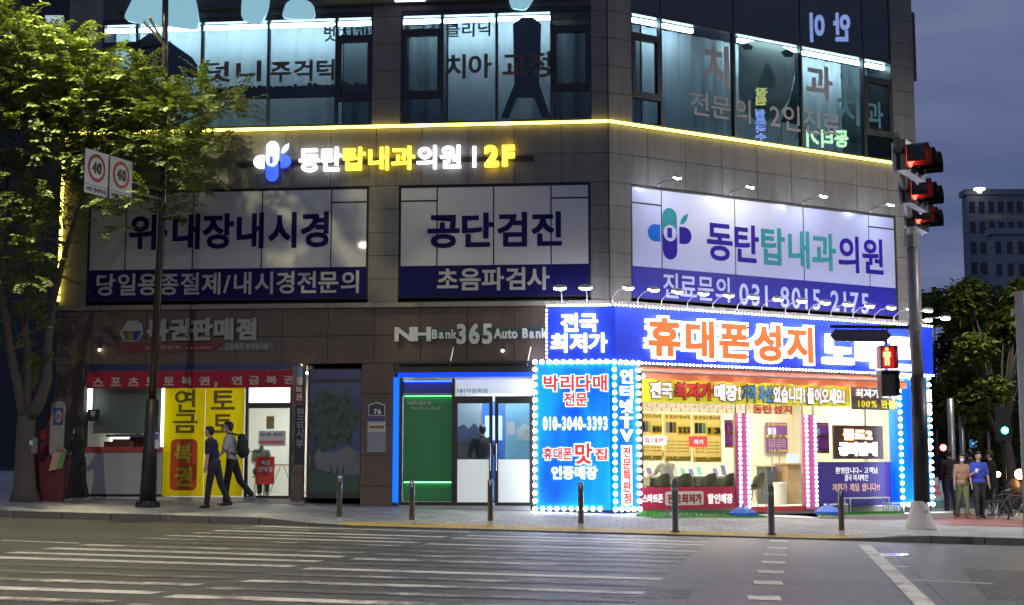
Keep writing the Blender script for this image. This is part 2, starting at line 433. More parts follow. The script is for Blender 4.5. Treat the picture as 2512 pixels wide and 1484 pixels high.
# tactile paving
TY = M('yellow_tactile', (.44, .29, .06), .7, var=.25, vs=8)
tact = thing('tactile_paving', 'yellow tactile paving strip behind the kerb', 'paving', (1.5, 30.3, .1)); del tact['category']; tact['kind'] = 'structure'
x = -3.4
while x < 6.5:
    for j in range(2):
        b = MB(); d0 = .17 + j * .3
        def q(xx, d, h): yy = yk(xx) + d; return (xx, yy, zs(xx, yy) + h)
        b.hexa([q(x, d0, -.01), q(x + .294, d0, -.01), q(x + .294, d0 + .294, -.01), q(x, d0 + .294, -.01), q(x, d0, .006), q(x + .294, d0, .006), q(x + .294, d0 + .294, .006), q(x, d0 + .294, .006)])
        for i in range(4):
            xa = x + .03 + i * .07
            b.hexa([q(xa, d0 + .02, 0), q(xa + .035, d0 + .02, 0), q(xa + .035, d0 + .27, 0), q(xa, d0 + .27, 0), q(xa + .008, d0 + .03, .012), q(xa + .027, d0 + .03, .012), q(xa + .027, d0 + .26, .012), q(xa + .008, d0 + .26, .012)])
        b.build('tactile_tile', TY, tact)
    x += .3

# ---------------------------------------------------------------- corner building
STONE = M('grey_beige_stone', (.19, .175, .155), .62, var=.10, vs=5, bump=.12, bs=60)
BROWN = M('brown_granite', (.115, .077, .055), .5, var=.14, vs=9, bump=.1, bs=80)
CORE = M('dark_mortar', (.05, .047, .043), .9)
FRAME = M('dark_window_frame', (.015, .016, .018), .4)
for m_, k_ in ((STONE, .15), (BROWN, .15)):             # rain streaks and grime running down the cladding
    t = m_.node_tree; b = t.nodes['Principled BSDF']; src = b.inputs['Base Color'].links[0].from_socket
    g = t.nodes.new('ShaderNodeNewGeometry'); mp_ = t.nodes.new('ShaderNodeMapping'); mp_.inputs['Scale'].default_value = (2.6, 2.6, .22); n = t.nodes.new('ShaderNodeTexNoise'); n.inputs['Scale'].default_value = 1.6; n.inputs['Detail'].default_value = 7; n.inputs['Roughness'].default_value = .7
    r = t.nodes.new('ShaderNodeMapRange'); r.inputs['From Min'].default_value = .35; r.inputs['From Max'].default_value = .62; r.inputs['To Min'].default_value = 1 - k_ * 1.6; r.inputs['To Max'].default_value = 1 + k_ * .4
    x = t.nodes.new('ShaderNodeMixRGB'); x.blend_type = 'MULTIPLY'; x.inputs['Fac'].default_value = 1
    t.links.new(g.outputs['Position'], mp_.inputs[0]); t.links.new(mp_.outputs[0], n.inputs['Vector']); t.links.new(n.outputs['Fac'], r.inputs['Value']); t.links.new(src, x.inputs['Color1']); t.links.new(r.outputs[0], x.inputs['Color2']); t.links.new(x.outputs[0], b.inputs['Base Color'])
bld = thing('corner_building', 'stone clad corner building with shops below and clinics above', 'building', (C.x, C.y + 3, .2))
wallp = {}
for nm, pl in (('A', A), ('B', B)):
    pass
wall_core = {id(A): MB(), id(B): MB()}
PANELS = []
SH = {}
def stones(pl, u0, u1, v0, v1, pw, ph, m, shift=0):
    wall_core[id(pl)].pb(pl, u0, u1, v0, v1, -.24, -.006)
    nr = max(1, round((v1 - v0) / ph)); h = (v1 - v0) / nr
    nc = max(1, round((u1 - u0) / pw)); wd = (u1 - u0) / nc
    g = .006
    k = (id(pl), round(wd, 3), round(h, 3), m.name)
    if k not in SH:
        b = MB(); o = pl.P(0, 0, 0)
        b.pb(pl, -wd / 2 + g, wd / 2 - g, g, h - g, 0, .03)
        SH[k] = b.mesh('stone_panel', m, False, o)
    for r_ in range(nr):
        for c_ in range(nc):
            PANELS.append((pl, SH[k], pl.P(u0 + (c_ + .5) * wd, v0 + r_ * h, random.uniform(-.0015, .0015))))
uL = A.u(146, y=700)
vTop = 14.2
vS = A.v(1498, 299)                      # yellow light line
a2t, a2b, a2m = A.v(1447, 450), A.v(1447, 724), A.v(1447, 647)
b2t, b2m = B.v(1548, 455), B.v(1548, 652); b2b = b2m - (a2m - a2b)
vL = A.v(975, 742)                       # ledge between first and second storey
vO = A.v(970, 891)                       # head of the shop openings
v3 = A.v(1353, 24)                       # head of third storey windows
b3 = B.v(1548, 27)
v0A, v0B = .15, -.25
ua = lambda x, y=600: A.u(x, 0, y)
ub = lambda x, y=600: B.u(x, 0, y)
uBe = ub(2240, 200)
# third storey
stones(A, uL, ua(250, 200), vS + .04, vTop, 1.0, .68, STONE)
stones(A, ua(914, 150), ua(984, 150), vS + .04, vTop, .7, .68, STONE)
stones(A, ua(1450, 150), 0, vS + .04, vTop, .5, .68, STONE)
stones(A, ua(250, 200), ua(914, 150), v3 + .06, vTop, 1.07, .7, M('dark_spandrel', (.06, .06, .062), .4))
stones(A, ua(984, 150), ua(1450, 150), v3 + .06, vTop, 1.07, .7, M('dark_spandrel', (.06, .06, .062), .4))
stones(B, 0, ub(1547, 150), vS + .04, vTop, .55, .68, STONE)
stones(B, ub(2187, 250), uBe, vS + .04, vTop, .75, .68, STONE)
# band under the light line
stones(A, uL, 0, a2t + .03, vS - .04, 1.07, .68, STONE)
stones(B, 0, uBe, b2t + .03, vS - .04, 1.07, .68, STONE)
# second storey piers
stones(A, uL, ua(216), vL, a2t + .03, .75, .5, STONE)
stones(A, ua(904), ua(978), vL, a2t + .03, .75, .5, STONE)
stones(A, ua(1449), 0, vL, a2t + .03, .5, .5, STONE)
stones(B, 0, ub(1546), vL, b2t + .03, .6, .5, STONE)
stones(B, ub(2197), uBe, vL, b2t + .03, .6, .5, STONE)
# first storey
stones(A, uL, 0, vO, vL - .12, 1.07, .66, BROWN)
stones(A, uL, ua(206, 1050), v0A, vO, .8, .66, BROWN)
stones(A, ua(886, 1050), ua(966, 1050), v0A, vO, .75, .66, BROWN)
stones(A, ua(1312, 1050), 0, v0A, vO, .85, .66, BROWN)
stones(B, 0, ub(1572, 1050), v0B, vL - .12, .65, .66, BROWN)
stones(B, ub(1572, 1050), ub(2208, 1050), B.v(1572, 905), vL - .12, 1.0, .66, BROWN)
stones(B, ub(2208, 1050), uBe, v0B, vL - .12, .6, .66, BROWN)
# backs of openings and storeys
for pl, u0, u1 in ((A, uL, -.02), (B, .02, uBe)):
    for v0, v1 in ((vL - .12, vL), (vS - .04, vS + .04)):
        wall_core[id(pl)].pb(pl, u0, u1, v0, v1, -.24, -.006)
wall_core[id(A)].pb(A, uL, uL + .24, v0A, vTop, -9, -.25)
wall_core[id(A)].pb(A, uL + .24, .6, vTop - .3, vTop, -9, -.25)
wall_core[id(A)].pb(A, uL + .24, -.3, vL - .1, vL + .1, -5, -.25)
wall_core[id(A)].pb(A, uL + .24, 0, vL + .1, vS + .04, -.5, -.26)
wall_core[id(B)].pb(B, .1, uBe - .1, vL + .1, vS + .04, -.5, -.26)
wall_core[id(B)].pb(B, uBe - .24, uBe, v0B, vTop, -9, -.25)
wall_core[id(B)].pb(B, .3, uBe - .25, vTop - .3, vTop, -8, -.25)
wall_core[id(A)].pb(A, uL + .25, 3, .3, vTop - .31, -9.2, -9)
wall_core[id(B)].pb(B, -1, uBe - .25, .3, vTop - .31, -8.2, -8)
WA = wall_core[id(A)].build('wall', CORE, bld); WB = wall_core[id(B)].build('wall', CORE, bld)
for pl, me, p in PANELS: link('stone_panel', me, p, WA if pl is A else WB)
print('PANELS', len(PANELS))
# ledge
LED = M('ledge_stone', (.30, .26, .21), .6, var=.3, vs=14)
for pl, u0, u1 in ((A, uL, 0.02), (B, -.02, uBe)):
    b = MB(); n = max(1, round((u1 - u0) / 1.1)); wd = (u1 - u0) / n
    for i in range(n): b.pb(pl, u0 + i * wd + .004, u0 + (i + 1) * wd - .004, vL - .115, vL - .01, -.004, .13)
    b.build('ledge', LED, bld)
# yellow light line
YEL = E('yellow_led', (1.0, .80, .12), 5)
ll = thing('light_line', 'glowing yellow neon line around the corner building', 'light strip', A.P(0, vS, .1))
for pl, a_, b_ in ((A, uL, .02), (B, 0, uBe - .25)):
    MB().tube([pl.P(a_, vS, .09), pl.P(b_, vS, .09)], .036, 8).build('light_tube', YEL, ll)
z0 = A.v(142, 740)
z = z0
for hh in (.18, .75, .62, 1.2, .9, .8):
    if z + hh > vS: hh = vS - z
    if hh > .05: MB().tube([A.P(uL + .02, z, .09), A.P(uL + .02, z + hh - .06, .09)], .036, 8).build('light_tube', YEL, ll)
    z += hh

# ---- third storey windows
GL = glass('teal_glass', (.60, .72, .77), .02)
TUBE = E('white_tube', (.86, .95, 1.0), 27)
CURT = M('pale_curtain', (.62, .66, .68), .9)
DARKR = M('dark_room', (.03, .035, .04), .9)
def windows3(pl, edges, v0, v1, ops, lights, curt=True, yv=150):
    us = [pl.u(x, 0, yv) for x in edges]
    wo = MB()
    for u in (us[0], us[-1]): wo.pb(pl, u - .03, u + .03, v0, v1, -.14, .02)
    wo.pb(pl, us[0] + .03, us[-1] - .03, v1 - .05, v1 + .05, -.14, .02); wo.pb(pl, us[0] + .03, us[-1] - .03, v0, v0 + .05, -.14, .02)
    for u in us[1:-1]: wo.pb(pl, u - .028, u + .028, v0 + .05, v1 - .05, -.12, .015)
    W = wo.build('window', FRAME, bld)
    for i in range(len(us) - 1):
        a_, b_ = us[i] + .028, us[i + 1] - .028
        if i in ops:
            t1, t0, op = ops[i]
            fr = MB(); fr.pb(pl, a_, b_, t1 - .035, t1 + .035, -.12, .02); fr.pb(pl, a_, b_, t0 - .035, t0 + .035, -.12, .02)
            q = .09
            fr.pb(pl, a_, a_ + q, t0 + .035, t1 - .035, -.1, .03); fr.pb(pl, b_ - q, b_, t0 + .035, t1 - .035, -.1, .03)
            fr.pb(pl, a_ + q, b_ - q, t0 + .035, t0 + .035 + q, -.1, .03); fr.pb(pl, a_ + q, b_ - q, t1 - .035 - q, t1 - .035, -.1, .03)
            fr.build('sash', FRAME, W)
            rows = [(v0 + .05, t0 - .035), (t0 + .035 + q, t1 - .035 - q), (t1 + .035, v1 - .05)]
            for j, (r0, r1) in enumerate(rows):
                if op == 'louvre' and j == 2:
                    for s in range(9):
                        h = (r1 - r0) / 9
                        MB().hexa([pl.P(a_, r0 + s * h, .01), pl.P(b_, r0 + s * h, .01), pl.P(b_, r0 + s * h + .03, -.06), pl.P(a_, r0 + s * h + .03, -.06),
                                   pl.P(a_, r0 + s * h + .015, .01), pl.P(b_, r0 + s * h + .015, .01), pl.P(b_, r0 + s * h + .05, -.06), pl.P(a_, r0 + s * h + .05, -.06)]).build('slat', M('grey_louvre', (.09, .09, .09), .5), W)
                    continue
                ins = q if j == 1 else 0
                MB().pb(pl, a_ + ins, b_ - ins, r0, r1, -.05, -.04).build('pane', GL, W)
        else:
            MB().pb(pl, a_, b_, v0 + .05, v1 - .05, -.05, -.04).build('pane', GL, W)
    # room behind: side walls, floor, ceiling, curtain, tube lights
    rm = MB()
    rm.pb(pl, us[0], us[-1], v1 + .02, v1 + .1, -1.25, -.15); rm.pb(pl, us[0], us[-1], v0 - .02, v0 + .04, -1.25, -.15)
    rm.pb(pl, us[0] - .05, us[0], v0, v1, -1.25, -.15); rm.pb(pl, us[-1], us[-1] + .05, v0, v1, -1.25, -.15); rm.pb(pl, us[0], us[-1], v0, v1, -1.3, -1.25)
    rm.build('window_recess', DARKR, bld)
    for (x0, x1, dark) in curt:
        a_, b_ = pl.u(x0, 0, yv), pl.u(x1, 0, yv); n = max(6, int((b_ - a_) / .06))
        b = MB()
        for i in range(n + 1):
            u = a_ + (b_ - a_) * i / n; wv = -.78 + .022 * math.sin(u * 13) + .012 * math.sin(u * 31 + 1)
            b.v += [pl.P(u, v0 + .05, wv), pl.P(u, v1 - .02, wv)]
        for i in range(n): b.f.append((2 * i, 2 * i + 2, 2 * i + 3, 2 * i + 1))
        b.build('curtain', M('grey_curtain', (.13, .16, .17), .9) if dark else CURT, bld, True)
    for (x0, x1) in lights:
        a_, b_ = pl.u(x0, -.2, yv - 100), pl.u(x1, -.2, yv - 100)
        MB().pb(pl, a_ + .03, b_ - .03, v1 - .16, v1 - .07, -.27, -.20).build('tube_light', TUBE, bld)
    return us
t3 = A.v(870, 90); t3b = A.v(870, 243)
us1 = windows3(A, [252, 335, 495, 658, 825, 914], vS + .05, v3, {0: (t3, t3b, ''), 4: (t3, t3b, '')}, [(252, 333), (337, 493), (497, 656), (660, 823), (828, 912)], [(340, 822, 0), (254, 335, 0), (826, 912, 1)])
us2 = windows3(A, [985, 1085, 1218, 1353, 1449], vS + .05, v3, {0: (A.v(1035, 75), A.v(1035, 236), ''), 3: (A.v(1400, 66), A.v(1400, 218), 'louvre')}, [(985, 1083), (1087, 1216), (1220, 1352)], [(1088, 1352, 0), (988, 1084, 1), (1356, 1448, 1)])
tb, tbb = B.v(1585, 88), B.v(1585, 240)
us3 = windows3(B, [1548, 1622, 1802, 1966, 2119, 2186], vS + .05, b3, {0: (tb, tbb, ''), 4: (tb, tbb, '')}, [(1550, 1619), (1625, 1703), (1810, 1962), (1969, 2116), (2122, 2184)], [(1624, 1965, 0), (1967, 2118, 0), (1550, 1620, 1), (2120, 2184, 1)], yv=200)
# dark spandrel glass above the corner windows
b = MB(); n = 5
SG = M('spandrel_glass', (.012, .02, .032), .012, spec=.8)
for i in range(5):
    MB().pb(B, us3[i] + .015, us3[i + 1] - .015, b3 + .06, vTop, -.06, -.01).build('spandrel_pane', SG, WB)

# ---------------------------------------------------------------- printed window signs of the second storey
FILM = M('white_window_film', (.60, .585, .565), .35, var=.04, vs=2, coat=.3)
FILMB = M('white_gloss_film', (.52, .55, .84), .3, coat=.5)
NAVY = M('navy_film', (.010, .010, .095), .55, spec=.12)
NAVYB = M('blue_gloss_film', (.03, .025, .32), .35, spec=.2, coat=.2)
INK = M('navy_ink', (.012, .009, .085), .6, spec=.1)
PALE = M('pale_print', (.50, .48, .44), .5)
BL = M('black_joint', (.01, .01, .011), .5)
def film_sign(pl, xs, vt, vm, vb, tr, label, mw, mn, yv=600):
    us = [pl.u(x, 0, yv) for x in xs]
    t = thing('window_sign', label, 'sign', pl.P((us[0] + us[-1]) / 2, vb, .02))
    MB().pb(pl, us[0] - .02, us[-1] + .02, vb - .02, vt + .02, -.05, .004).build('frame', BL, t)
    for i in range(len(us) - 1):
        a_, b_ = us[i] + (.035 if i == 0 else .016), us[i + 1] - (.035 if i == len(us) - 2 else .016)
        rows = [(vm + .004, vt - .035)]
        if i in tr: rows = [(vm + .004, tr[i] - .02), (tr[i] + .02, vt - .035)]
        for r0, r1 in rows: MB().pb(pl, a_, b_, r0, r1, .004, .012).build('panel', mw, t)
        MB().pb(pl, a_ - .014, b_ + .014, vb, vm, .004, .014).build('blue_band', mn, t)
    return t
s1 = film_sign(A, [218, 308, 473, 642, 812, 902], a2t, a2m, a2b, {0: A.v(812, 497), 4: A.v(812, 497)}, 'white and navy window sign advertising endoscopy, left of the stone pier', FILM, NAVY)
text('위·대장내시경', A, A.rect(315, 527, 806, 614, .012), .013, INK, s1, .03)
text('당일용종절제/내시경전문의', A, A.rect(236, 672, 880, 726, .014), .015, PALE, s1, .02)
s2 = film_sign(A, [980, 1072, 1211, 1352, 1447], a2t, a2m, a2b, {0: A.v(980, 494), 3: A.v(1352, 486)}, 'white and navy window sign with four large navy characters over the bank', FILM, NAVY)
text('공단검진', A, A.rect(1048, 524, 1379, 609, .012), .013, INK, s2, .03)
text('초음파검사', A, A.rect(1072, 658, 1348, 714, .014), .015, PALE, s2, .025)
s3 = film_sign(B, [1548, 1623, 1803, 1971, 2131, 2195], b2t, b2m, b2b, {0: B.v(1548, 496), 4: B.v(2131, 556)}, 'spotlit white and blue clinic sign with flower logo on the corner facade', FILMB, NAVYB)
INKB = M('violet_ink', (.03, .008, .34), .5, spec=.1); TEAL = M('teal_ink', (.04, .36, .38), .5, spec=.1); SKYB = M('sky_ink', (.01, .18, .72), .5, spec=.1)
L = fit(letters('동탄탑내과의원', .022, .004), B, B.rect(1735, 541, 2166, 637, .012), .013)
for i, q in enumerate(L): q.build('letter', TEAL if 2 <= i <= 4 else INKB, s3)
text('진료문의', B, B.rect(1627, 668, 1790, 731, .014), .015, FILMB, s3, .015)
text('031-8015-2175', B, B.rect(1814, 694, 2131, 748, .014), .015, FILMB, s3, .015)
def flower(pl, x0, y0, x1, y1, w, par, cols, d=.004, one=None):
    u0, u1, v0, v1 = pl.rect(x0, y0, x1, y1, w); W_, H_ = u1 - u0, v1 - v0
    def cap_(cx, cy, hw, hh, up, dn, lf=0, rt=0, n=8):
        pts = []
        def arc(ox, oy, r0, r1, a0, a1):
            for i in range(n + 1):
                a = R(a0 + (a1 - a0) * i / n); pts.append((u0 + (ox + r0 * math.cos(a)) * W_, v0 + (oy + r1 * math.sin(a)) * H_))
        return pts, arc
    ra, rb = .17, .13 * 1.0
    # upper and lower petals (vertical capsule), left and right petals
    def halfv(cx, ybase, hw, ytip, m, nm='petal'):
        rr = hw * W_ / H_; s = 1 if ytip > ybase else -1; pts = []
        for i in range(11):
            a = math.pi * i / 10
            pts.append((u0 + (cx + hw * math.cos(a)) * W_, v0 + (ytip - s * rr + s * rr * math.sin(a)) * H_))
        pts += [(u0 + (cx - hw) * W_, v0 + ybase * H_), (u0 + (cx + hw) * W_, v0 + ybase * H_)]
        if s < 0: pts.reverse()
        MB().poly(pl, pts, w, w + d).build(nm, m, par)
    def halfh(xbase, cy, hh, xtip, m):
        rr = hh * H_ / W_; s = 1 if xtip > xbase else -1; pts = []
        for i in range(11):
            a = -math.pi / 2 + math.pi * i / 10
            pts.append((u0 + (xtip - s * rr + s * rr * math.cos(a)) * W_, v0 + (cy + hh * math.sin(a)) * H_))
        pts += [(u0 + xbase * W_, v0 + (cy + hh) * H_), (u0 + xbase * W_, v0 + (cy - hh) * H_)]
        if s < 0: pts.reverse()
        MB().poly(pl, pts, w, w + d).build('petal', m, par)
    halfv(.5, .52, .165, 1.0, cols[0]); halfv(.5, .51, .165, 0.0, cols[2])
    halfh(.28, .49, .165, 0.0, cols[1]); halfh(.72, .49, .165, 1.0, cols[3])
    pts = [(u0 + (.5 + .15 * math.cos(a)) * W_, v0 + (.51 + .15 * W_ / H_ * math.sin(a)) * H_) for a in [2 * math.pi * i / 16 for i in range(16)]]
    MB().poly(pl, pts, w + d, w + d * 2).build('centre_disc', cols[5], par)
    text('1', pl, (u0 + .44 * W_, u0 + .54 * W_, v0 + .42 * H_, v0 + .61 * H_), w + d * 2 + .001, cols[2], par, .02)
    pts = [(u0 + x * W_, v0 + y * H_) for x, y in ((.74, .70), (.83, .72), (.90, .80), (.93, .93), (.84, .89), (.76, .80))]
    MB().poly(pl, pts, w, w + d).build('leaf', cols[4], par)
flower(B, 1590, 504, 1697, 632, .013, s3, [TEAL, SKYB, INKB, INKB, TEAL, FILMB])

# spotlights over the corner sign: each a thing on its arm
LAMPW = E('cool_lamp', (.74, .80, 1.0), 105)
LAMPW2 = E('white_lamp', (.95, .97, 1.0), 38)
HOUS = M('lamp_housing', (.35, .35, .36), .35, .6)
WARM = E('warm_bulb', (1.0, .75, .4), 12)
def gooseneck(pl, u, v, reach, rise, label, group, lm, tilt, hs=.07, dirw=None):
    t = thing('spotlight', label, 'lamp', pl.P(u, v, 0), group)
    P = lambda du, dv, w: pl.P(u + du, v + dv, w)
    MB().tube([P(0, 0, 0), P(0, rise * .55, .03), P(0, rise * .9, reach * .4), P(0, rise, reach)], .013, 6).build('arm', HOUS, t, True)
    MB().lathe(P(0, -.03, .02), [(.03, 0), (.03, .05), (.02, .06)], 8).build('mount', HOUS, t)
    # head: shallow box whose face looks back down to the sign
    c = P(0, rise, reach); n = (pl.n * -math.cos(tilt) + Vector((0, 0, -math.sin(tilt)))).normalized()
    up = (Vector((0, 0, 1)) - n * n.z).normalized(); dd = n.cross(up)
    def bx(a_, b_, c_, o0, o1):
        return [c + dd * (sx * a_) + up * (sy * b_) + n * o for o in (o0, o1) for sx, sy in ((-1, -1), (1, -1), (1, 1), (-1, 1))]
    Mx = Matrix(((dd.x, up.x, n.x), (dd.y, up.y, n.y), (dd.z, up.z, n.z)))
    ho = MB().ell(c - n * .012, (hs * 1.45, hs * .95, .045), 14, 8, Mx).build('lamp_head', HOUS, t, True)
    MB().ell(c + n * .02, (hs * 1.25, hs * .8, hs * .42), 14, 8, Mx).build('lens', lm, ho, True)
    return t
for i, x in enumerate((1613, 1790, 1968, 2131)):
    u = B.u(x, 0, 480); gooseneck(B, u, b2t + .06, .75, .10, ['leftmost', 'second', 'third', 'rightmost'][i] + ' of the four spotlights above the corner clinic sign, from the left', 'spotlights above the clinic sign', LAMPW, R(62), .085)

# ---------------------------------------------------------------- lit clinic sign on the facade
cs = thing('clinic_sign', 'lit white and yellow channel letter clinic sign with blue flower logo', 'sign', A.P(A.u(950), A.v(950, 440), .05))
WL_ = E('white_letter', (.85, .86, 1.0), 2.6); YL_ = E('yellow_letter', (1.0, .80, .06), 1.9); BLU = E('blue_petal', (.04, .10, .95), 1.2); PW = E('pale_petal', (.7, .88, 1.0), 2.2)
MB().pb(A, A.u(582, y=400), A.u(1310, y=400), A.v(950, 402), A.v(950, 390), .0315, .07).build('mounting_bar', BL, cs)
w = .075
chan('동탄', A, A.rect(735, 364, 838, 423, w), w, WL_, cs, .02, .05)
chan('탑내과', A, A.rect(843, 363, 1018, 420, w), w, YL_, cs, .02, .05)
chan('의원', A, A.rect(1023, 359, 1131, 416, w), w, WL_, cs, .02, .05)
MB().pb(A, A.u(1160, w, 400), A.u(1168, w, 400), A.v(1160, 411, w), A.v(1160, 360, w), w, w + .08).build('bar', WL_, cs)
chan('2F', A, A.rect(1189, 358, 1263, 410, w), w, YL_, cs, .05, .05)
flower(A, 622, 348, 714, 446, w, cs, [PW, PW, BLU, BLU, PW, E('logo_white', (.95, .95, 1), 2.4)], .05)
# white rims around the lower blue petals
# ---------------------------------------------------------------- lottery shop sign (unlit)
LG = M('dull_white_letter', (.34, .33, .31), .5)
ls = thing('lottery_sign', 'unlit grey lottery shop sign letters with jar logo and red ribbon', 'sign', A.P(A.u(460), A.v(460, 860), .05))
chan('복권판매점', A, A.rect(362, 783, 630, 838, .05), .05, LG, ls, .05, .04)
def P2(pl, w, pts): return [(pl.u(x, w, y), pl.v(x, y, w)) for x, y in pts]
RIB = M('dull_red_ribbon', (.16, .012, .014), .5)
MB().poly(A, P2(A, .04, [(310, 866), (520, 862), (552, 838), (280, 842)]), .032, .06).build('ribbon', RIB, ls)
MB().poly(A, P2(A, .04, [(528, 862), (672, 858), (672, 836), (556, 838)]), .032, .058).build('plaque', M('grey_plaque', (.10, .10, .10), .5), ls)
text('행운복권 편의점사랑', A, A.rect(553, 842, 658, 858, .06), .062, LG, ls, .02)
text('스포츠토토 speeto', A, A.rect(355, 848, 520, 859, .06), .062, LG, ls, .01)
jar = P2(A, .04, [(305, 838), (340, 838), (353, 818), (350, 795), (338, 786), (312, 787), (306, 800), (294, 815)])
MB().poly(A, jar, .035, .075).build('logo_rim', LG, ls)
for (xa, xb, xc, xd), m_ in (((300, 312, 318, 308), M('logo_green', (.02, .12, .02), .5)), ((312, 324, 326, 319), M('logo_orange', (.28, .12, .02), .5)), ((325, 347, 336, 327), M('logo_blue', (.01, .02, .18), .5))):
    MB().poly(A, P2(A, .08, [(xd, 835), (xc, 835), (xb, 812), (xa, 812)]), .076, .082).build('logo_stripe', m_, ls)

# ---------------------------------------------------------------- bank sign
bs = thing('bank_sign', 'silver raised letter bank sign on a dark strip over the bank', 'sign', A.P(A.u(1150), A.v(1150, 845), .05))
SIL = M('silver_letter', (.70, .72, .62), .4, .0)
MB().pb(A, A.u(985, 0, 820), A.u(1340, 0, 820), A.v(985, 833), A.v(985, 806), .032, .05).build('backing', M('dark_teal_strip', (.03, .08, .09), .4), bs)
for tx, r_ in (('NH', (969, 803, 1058, 838)), ('Bank', (1060, 809, 1122, 832)), ('365', (1121, 794, 1208, 845)), ('Auto Bank', (1212, 806, 1343, 831))):
    chan(tx, A, A.rect(*r_, .05), .05, SIL, bs, .035, .03)

# ---------------------------------------------------------------- shop interiors (parts of the building)
def room(pl, u0, u1, v0, v1, dep, mwall, mfloor, name='shop_room'):
    b = MB()
    b.pb(pl, u0 - .1, u0, v0, v1, -dep, -.25); b.pb(pl, u1, u1 + .1, v0, v1, -dep, -.25); b.pb(pl, u0, u1, v0, v1, -dep - .1, -dep); b.pb(pl, u0, u1, v1, v1 + .1, -dep, -.25)
    o = b.build(name, mwall, bld)
    MB().pb(pl, u0, u1, v0 - .15, v0, -dep, -.02).build('shop_floor', mfloor, bld)
    return o
WW = M('white_wall', (.72, .72, .70), .7); TILE = M('shop_tile', (.55, .52, .47), .35, var=.06, vs=4)
STEEL = M('steel', (.45, .45, .45), .3, .9); WOOD = M('light_wood', (.42, .28, .15), .5, var=.15, vs=6)
BLK = M('black_plastic', (.012, .012, .013), .4); DKM = M('dark_metal', (.03, .03, .03), .4, .5)
SKIN = M('skin', (.50, .30, .21), .5)
def ceil_light(pl, u0, u1, v, w0, w1, label, group, m):
    t = thing('ceiling_light', label, 'lamp', pl.P((u0 + u1) / 2, v - .06, (w0 + w1) / 2), group)
    MB().pb(pl, u0 - .02, u1 + .02, v - .05, v - .005, w0 - .02, w1 + .02).build('frame', M('white_metal', (.8, .8, .8), .4), t)
    MB().pb(pl, u0, u1, v - .06, v - .051, w0, w1).build('diffuser', m, t)
# --- lottery shop
lu0, lu1 = A.u(208, 0, 1050), A.u(747, 0, 1050); lv0 = A.v(480, 1219); lv1 = vO - .02
room(A, lu0, lu1, lv0, lv1, 4.2, WW, TILE)
ceil_light(A, A.u(560, 0, 1050), A.u(700, 0, 1050), lv1 - .0, -2.6, -1.2, 'square ceiling light inside the lottery shop door', None, E('shop_light', (1, .98, .9), 19))
# partition that keeps the counter side dim
MB().pb(A, A.u(403, 0, 1050), A.u(403, 0, 1050) + .08, lv0, lv1, -3.4, -.12).build('partition', WW, bld)
pan = MB(); u0, u1 = lu0, A.u(400, 0, 1050)
sb = thing('shop_blind', 'grey-green window backing above the lottery counter', 'screen', A.P((u0 + u1) / 2, A.v(300, 1050), -.4))
MB().pb(A, u0 + .05, u1 - .02, A.v(300, 1062), lv1 - .02, -.42, -.38).build('panel', M('grey_green_board', (.10, .125, .12), .7), sb)
for x0, x1, y0, y1 in ((362, 398, 1052, 1070), (262, 360, 1066, 1072)):
    MB().pb(A, A.u(x0, -.37), A.u(x1, -.37), A.v(x0, y1, -.37), A.v(x0, y0, -.37), -.378, -.37).build('notice', M('dull_blue_print', (.03, .06, .11), .5), sb)
# counter
ct = thing('sales_counter', 'white lottery counter with red top edge under the service window', 'counter', A.P((u0 + u1) / 2, lv0, 0))
MB().pb(A, u0 + .02, u1 - .02, A.v(300, 1212), A.v(300, 1109), -.5, .0).build('counter_body', M('white_laminate', (.42, .42, .42), .35, var=.06, vs=1), ct)
MB().pb(A, u0 + .0, u1, A.v(300, 1109), A.v(300, 1096), -.5, .05).build('counter_top', M('red_edge', (.40, .05, .035), .4), ct)
MB().pb(A, u0 + .02, u1 - .02, lv0 - .1, A.v(300, 1212), -.4, -.03).build('plinth', DKM, ct)
# vertical light tubes beside the service window
for i, x in enumerate((219, 401)):
    t = MB().pb(A, A.u(x, -.1) - .05, A.u(x, -.1) + .05, A.v(x, [1010, 1098][i], -.1), A.v(x, 950, -.1), -.14, -.1).build('tube_light', E('edge_tube', (.9, 1, .95), 3.0), None)
    tag(t, ['short white light tube at the left edge of the lottery window', 'long white light tube between lottery window and yellow banner'][i], 'lamp')
# bright back opening with the clerk
bk = MB().pb(A, A.u(268, -1.6), A.u(385, -1.6), A.v(268, 1100, -1.6), A.v(268, 1068, -1.6), -1.66, -1.6).build('light_box', E('back_glow', (1, .95, .8), 1.6), None)
tag(bk, 'glowing display case behind the lottery counter', 'light box')
prt = MB().pb(A, A.u(262, -.3), A.u(325, -.3), A.v(262, 1097, -.3), A.v(262, 1083, -.3), -.45, -.2).pb(A, A.u(280, -.3), A.u(318, -.3), A.v(262, 1083, -.3), A.v(262, 1077, -.3), -.42, -.26).build('ticket_printer', M('dark_red_plastic', (.10, .02, .02), .4), None)
tag(prt, 'dark red ticket printer on the lottery counter', 'printer')
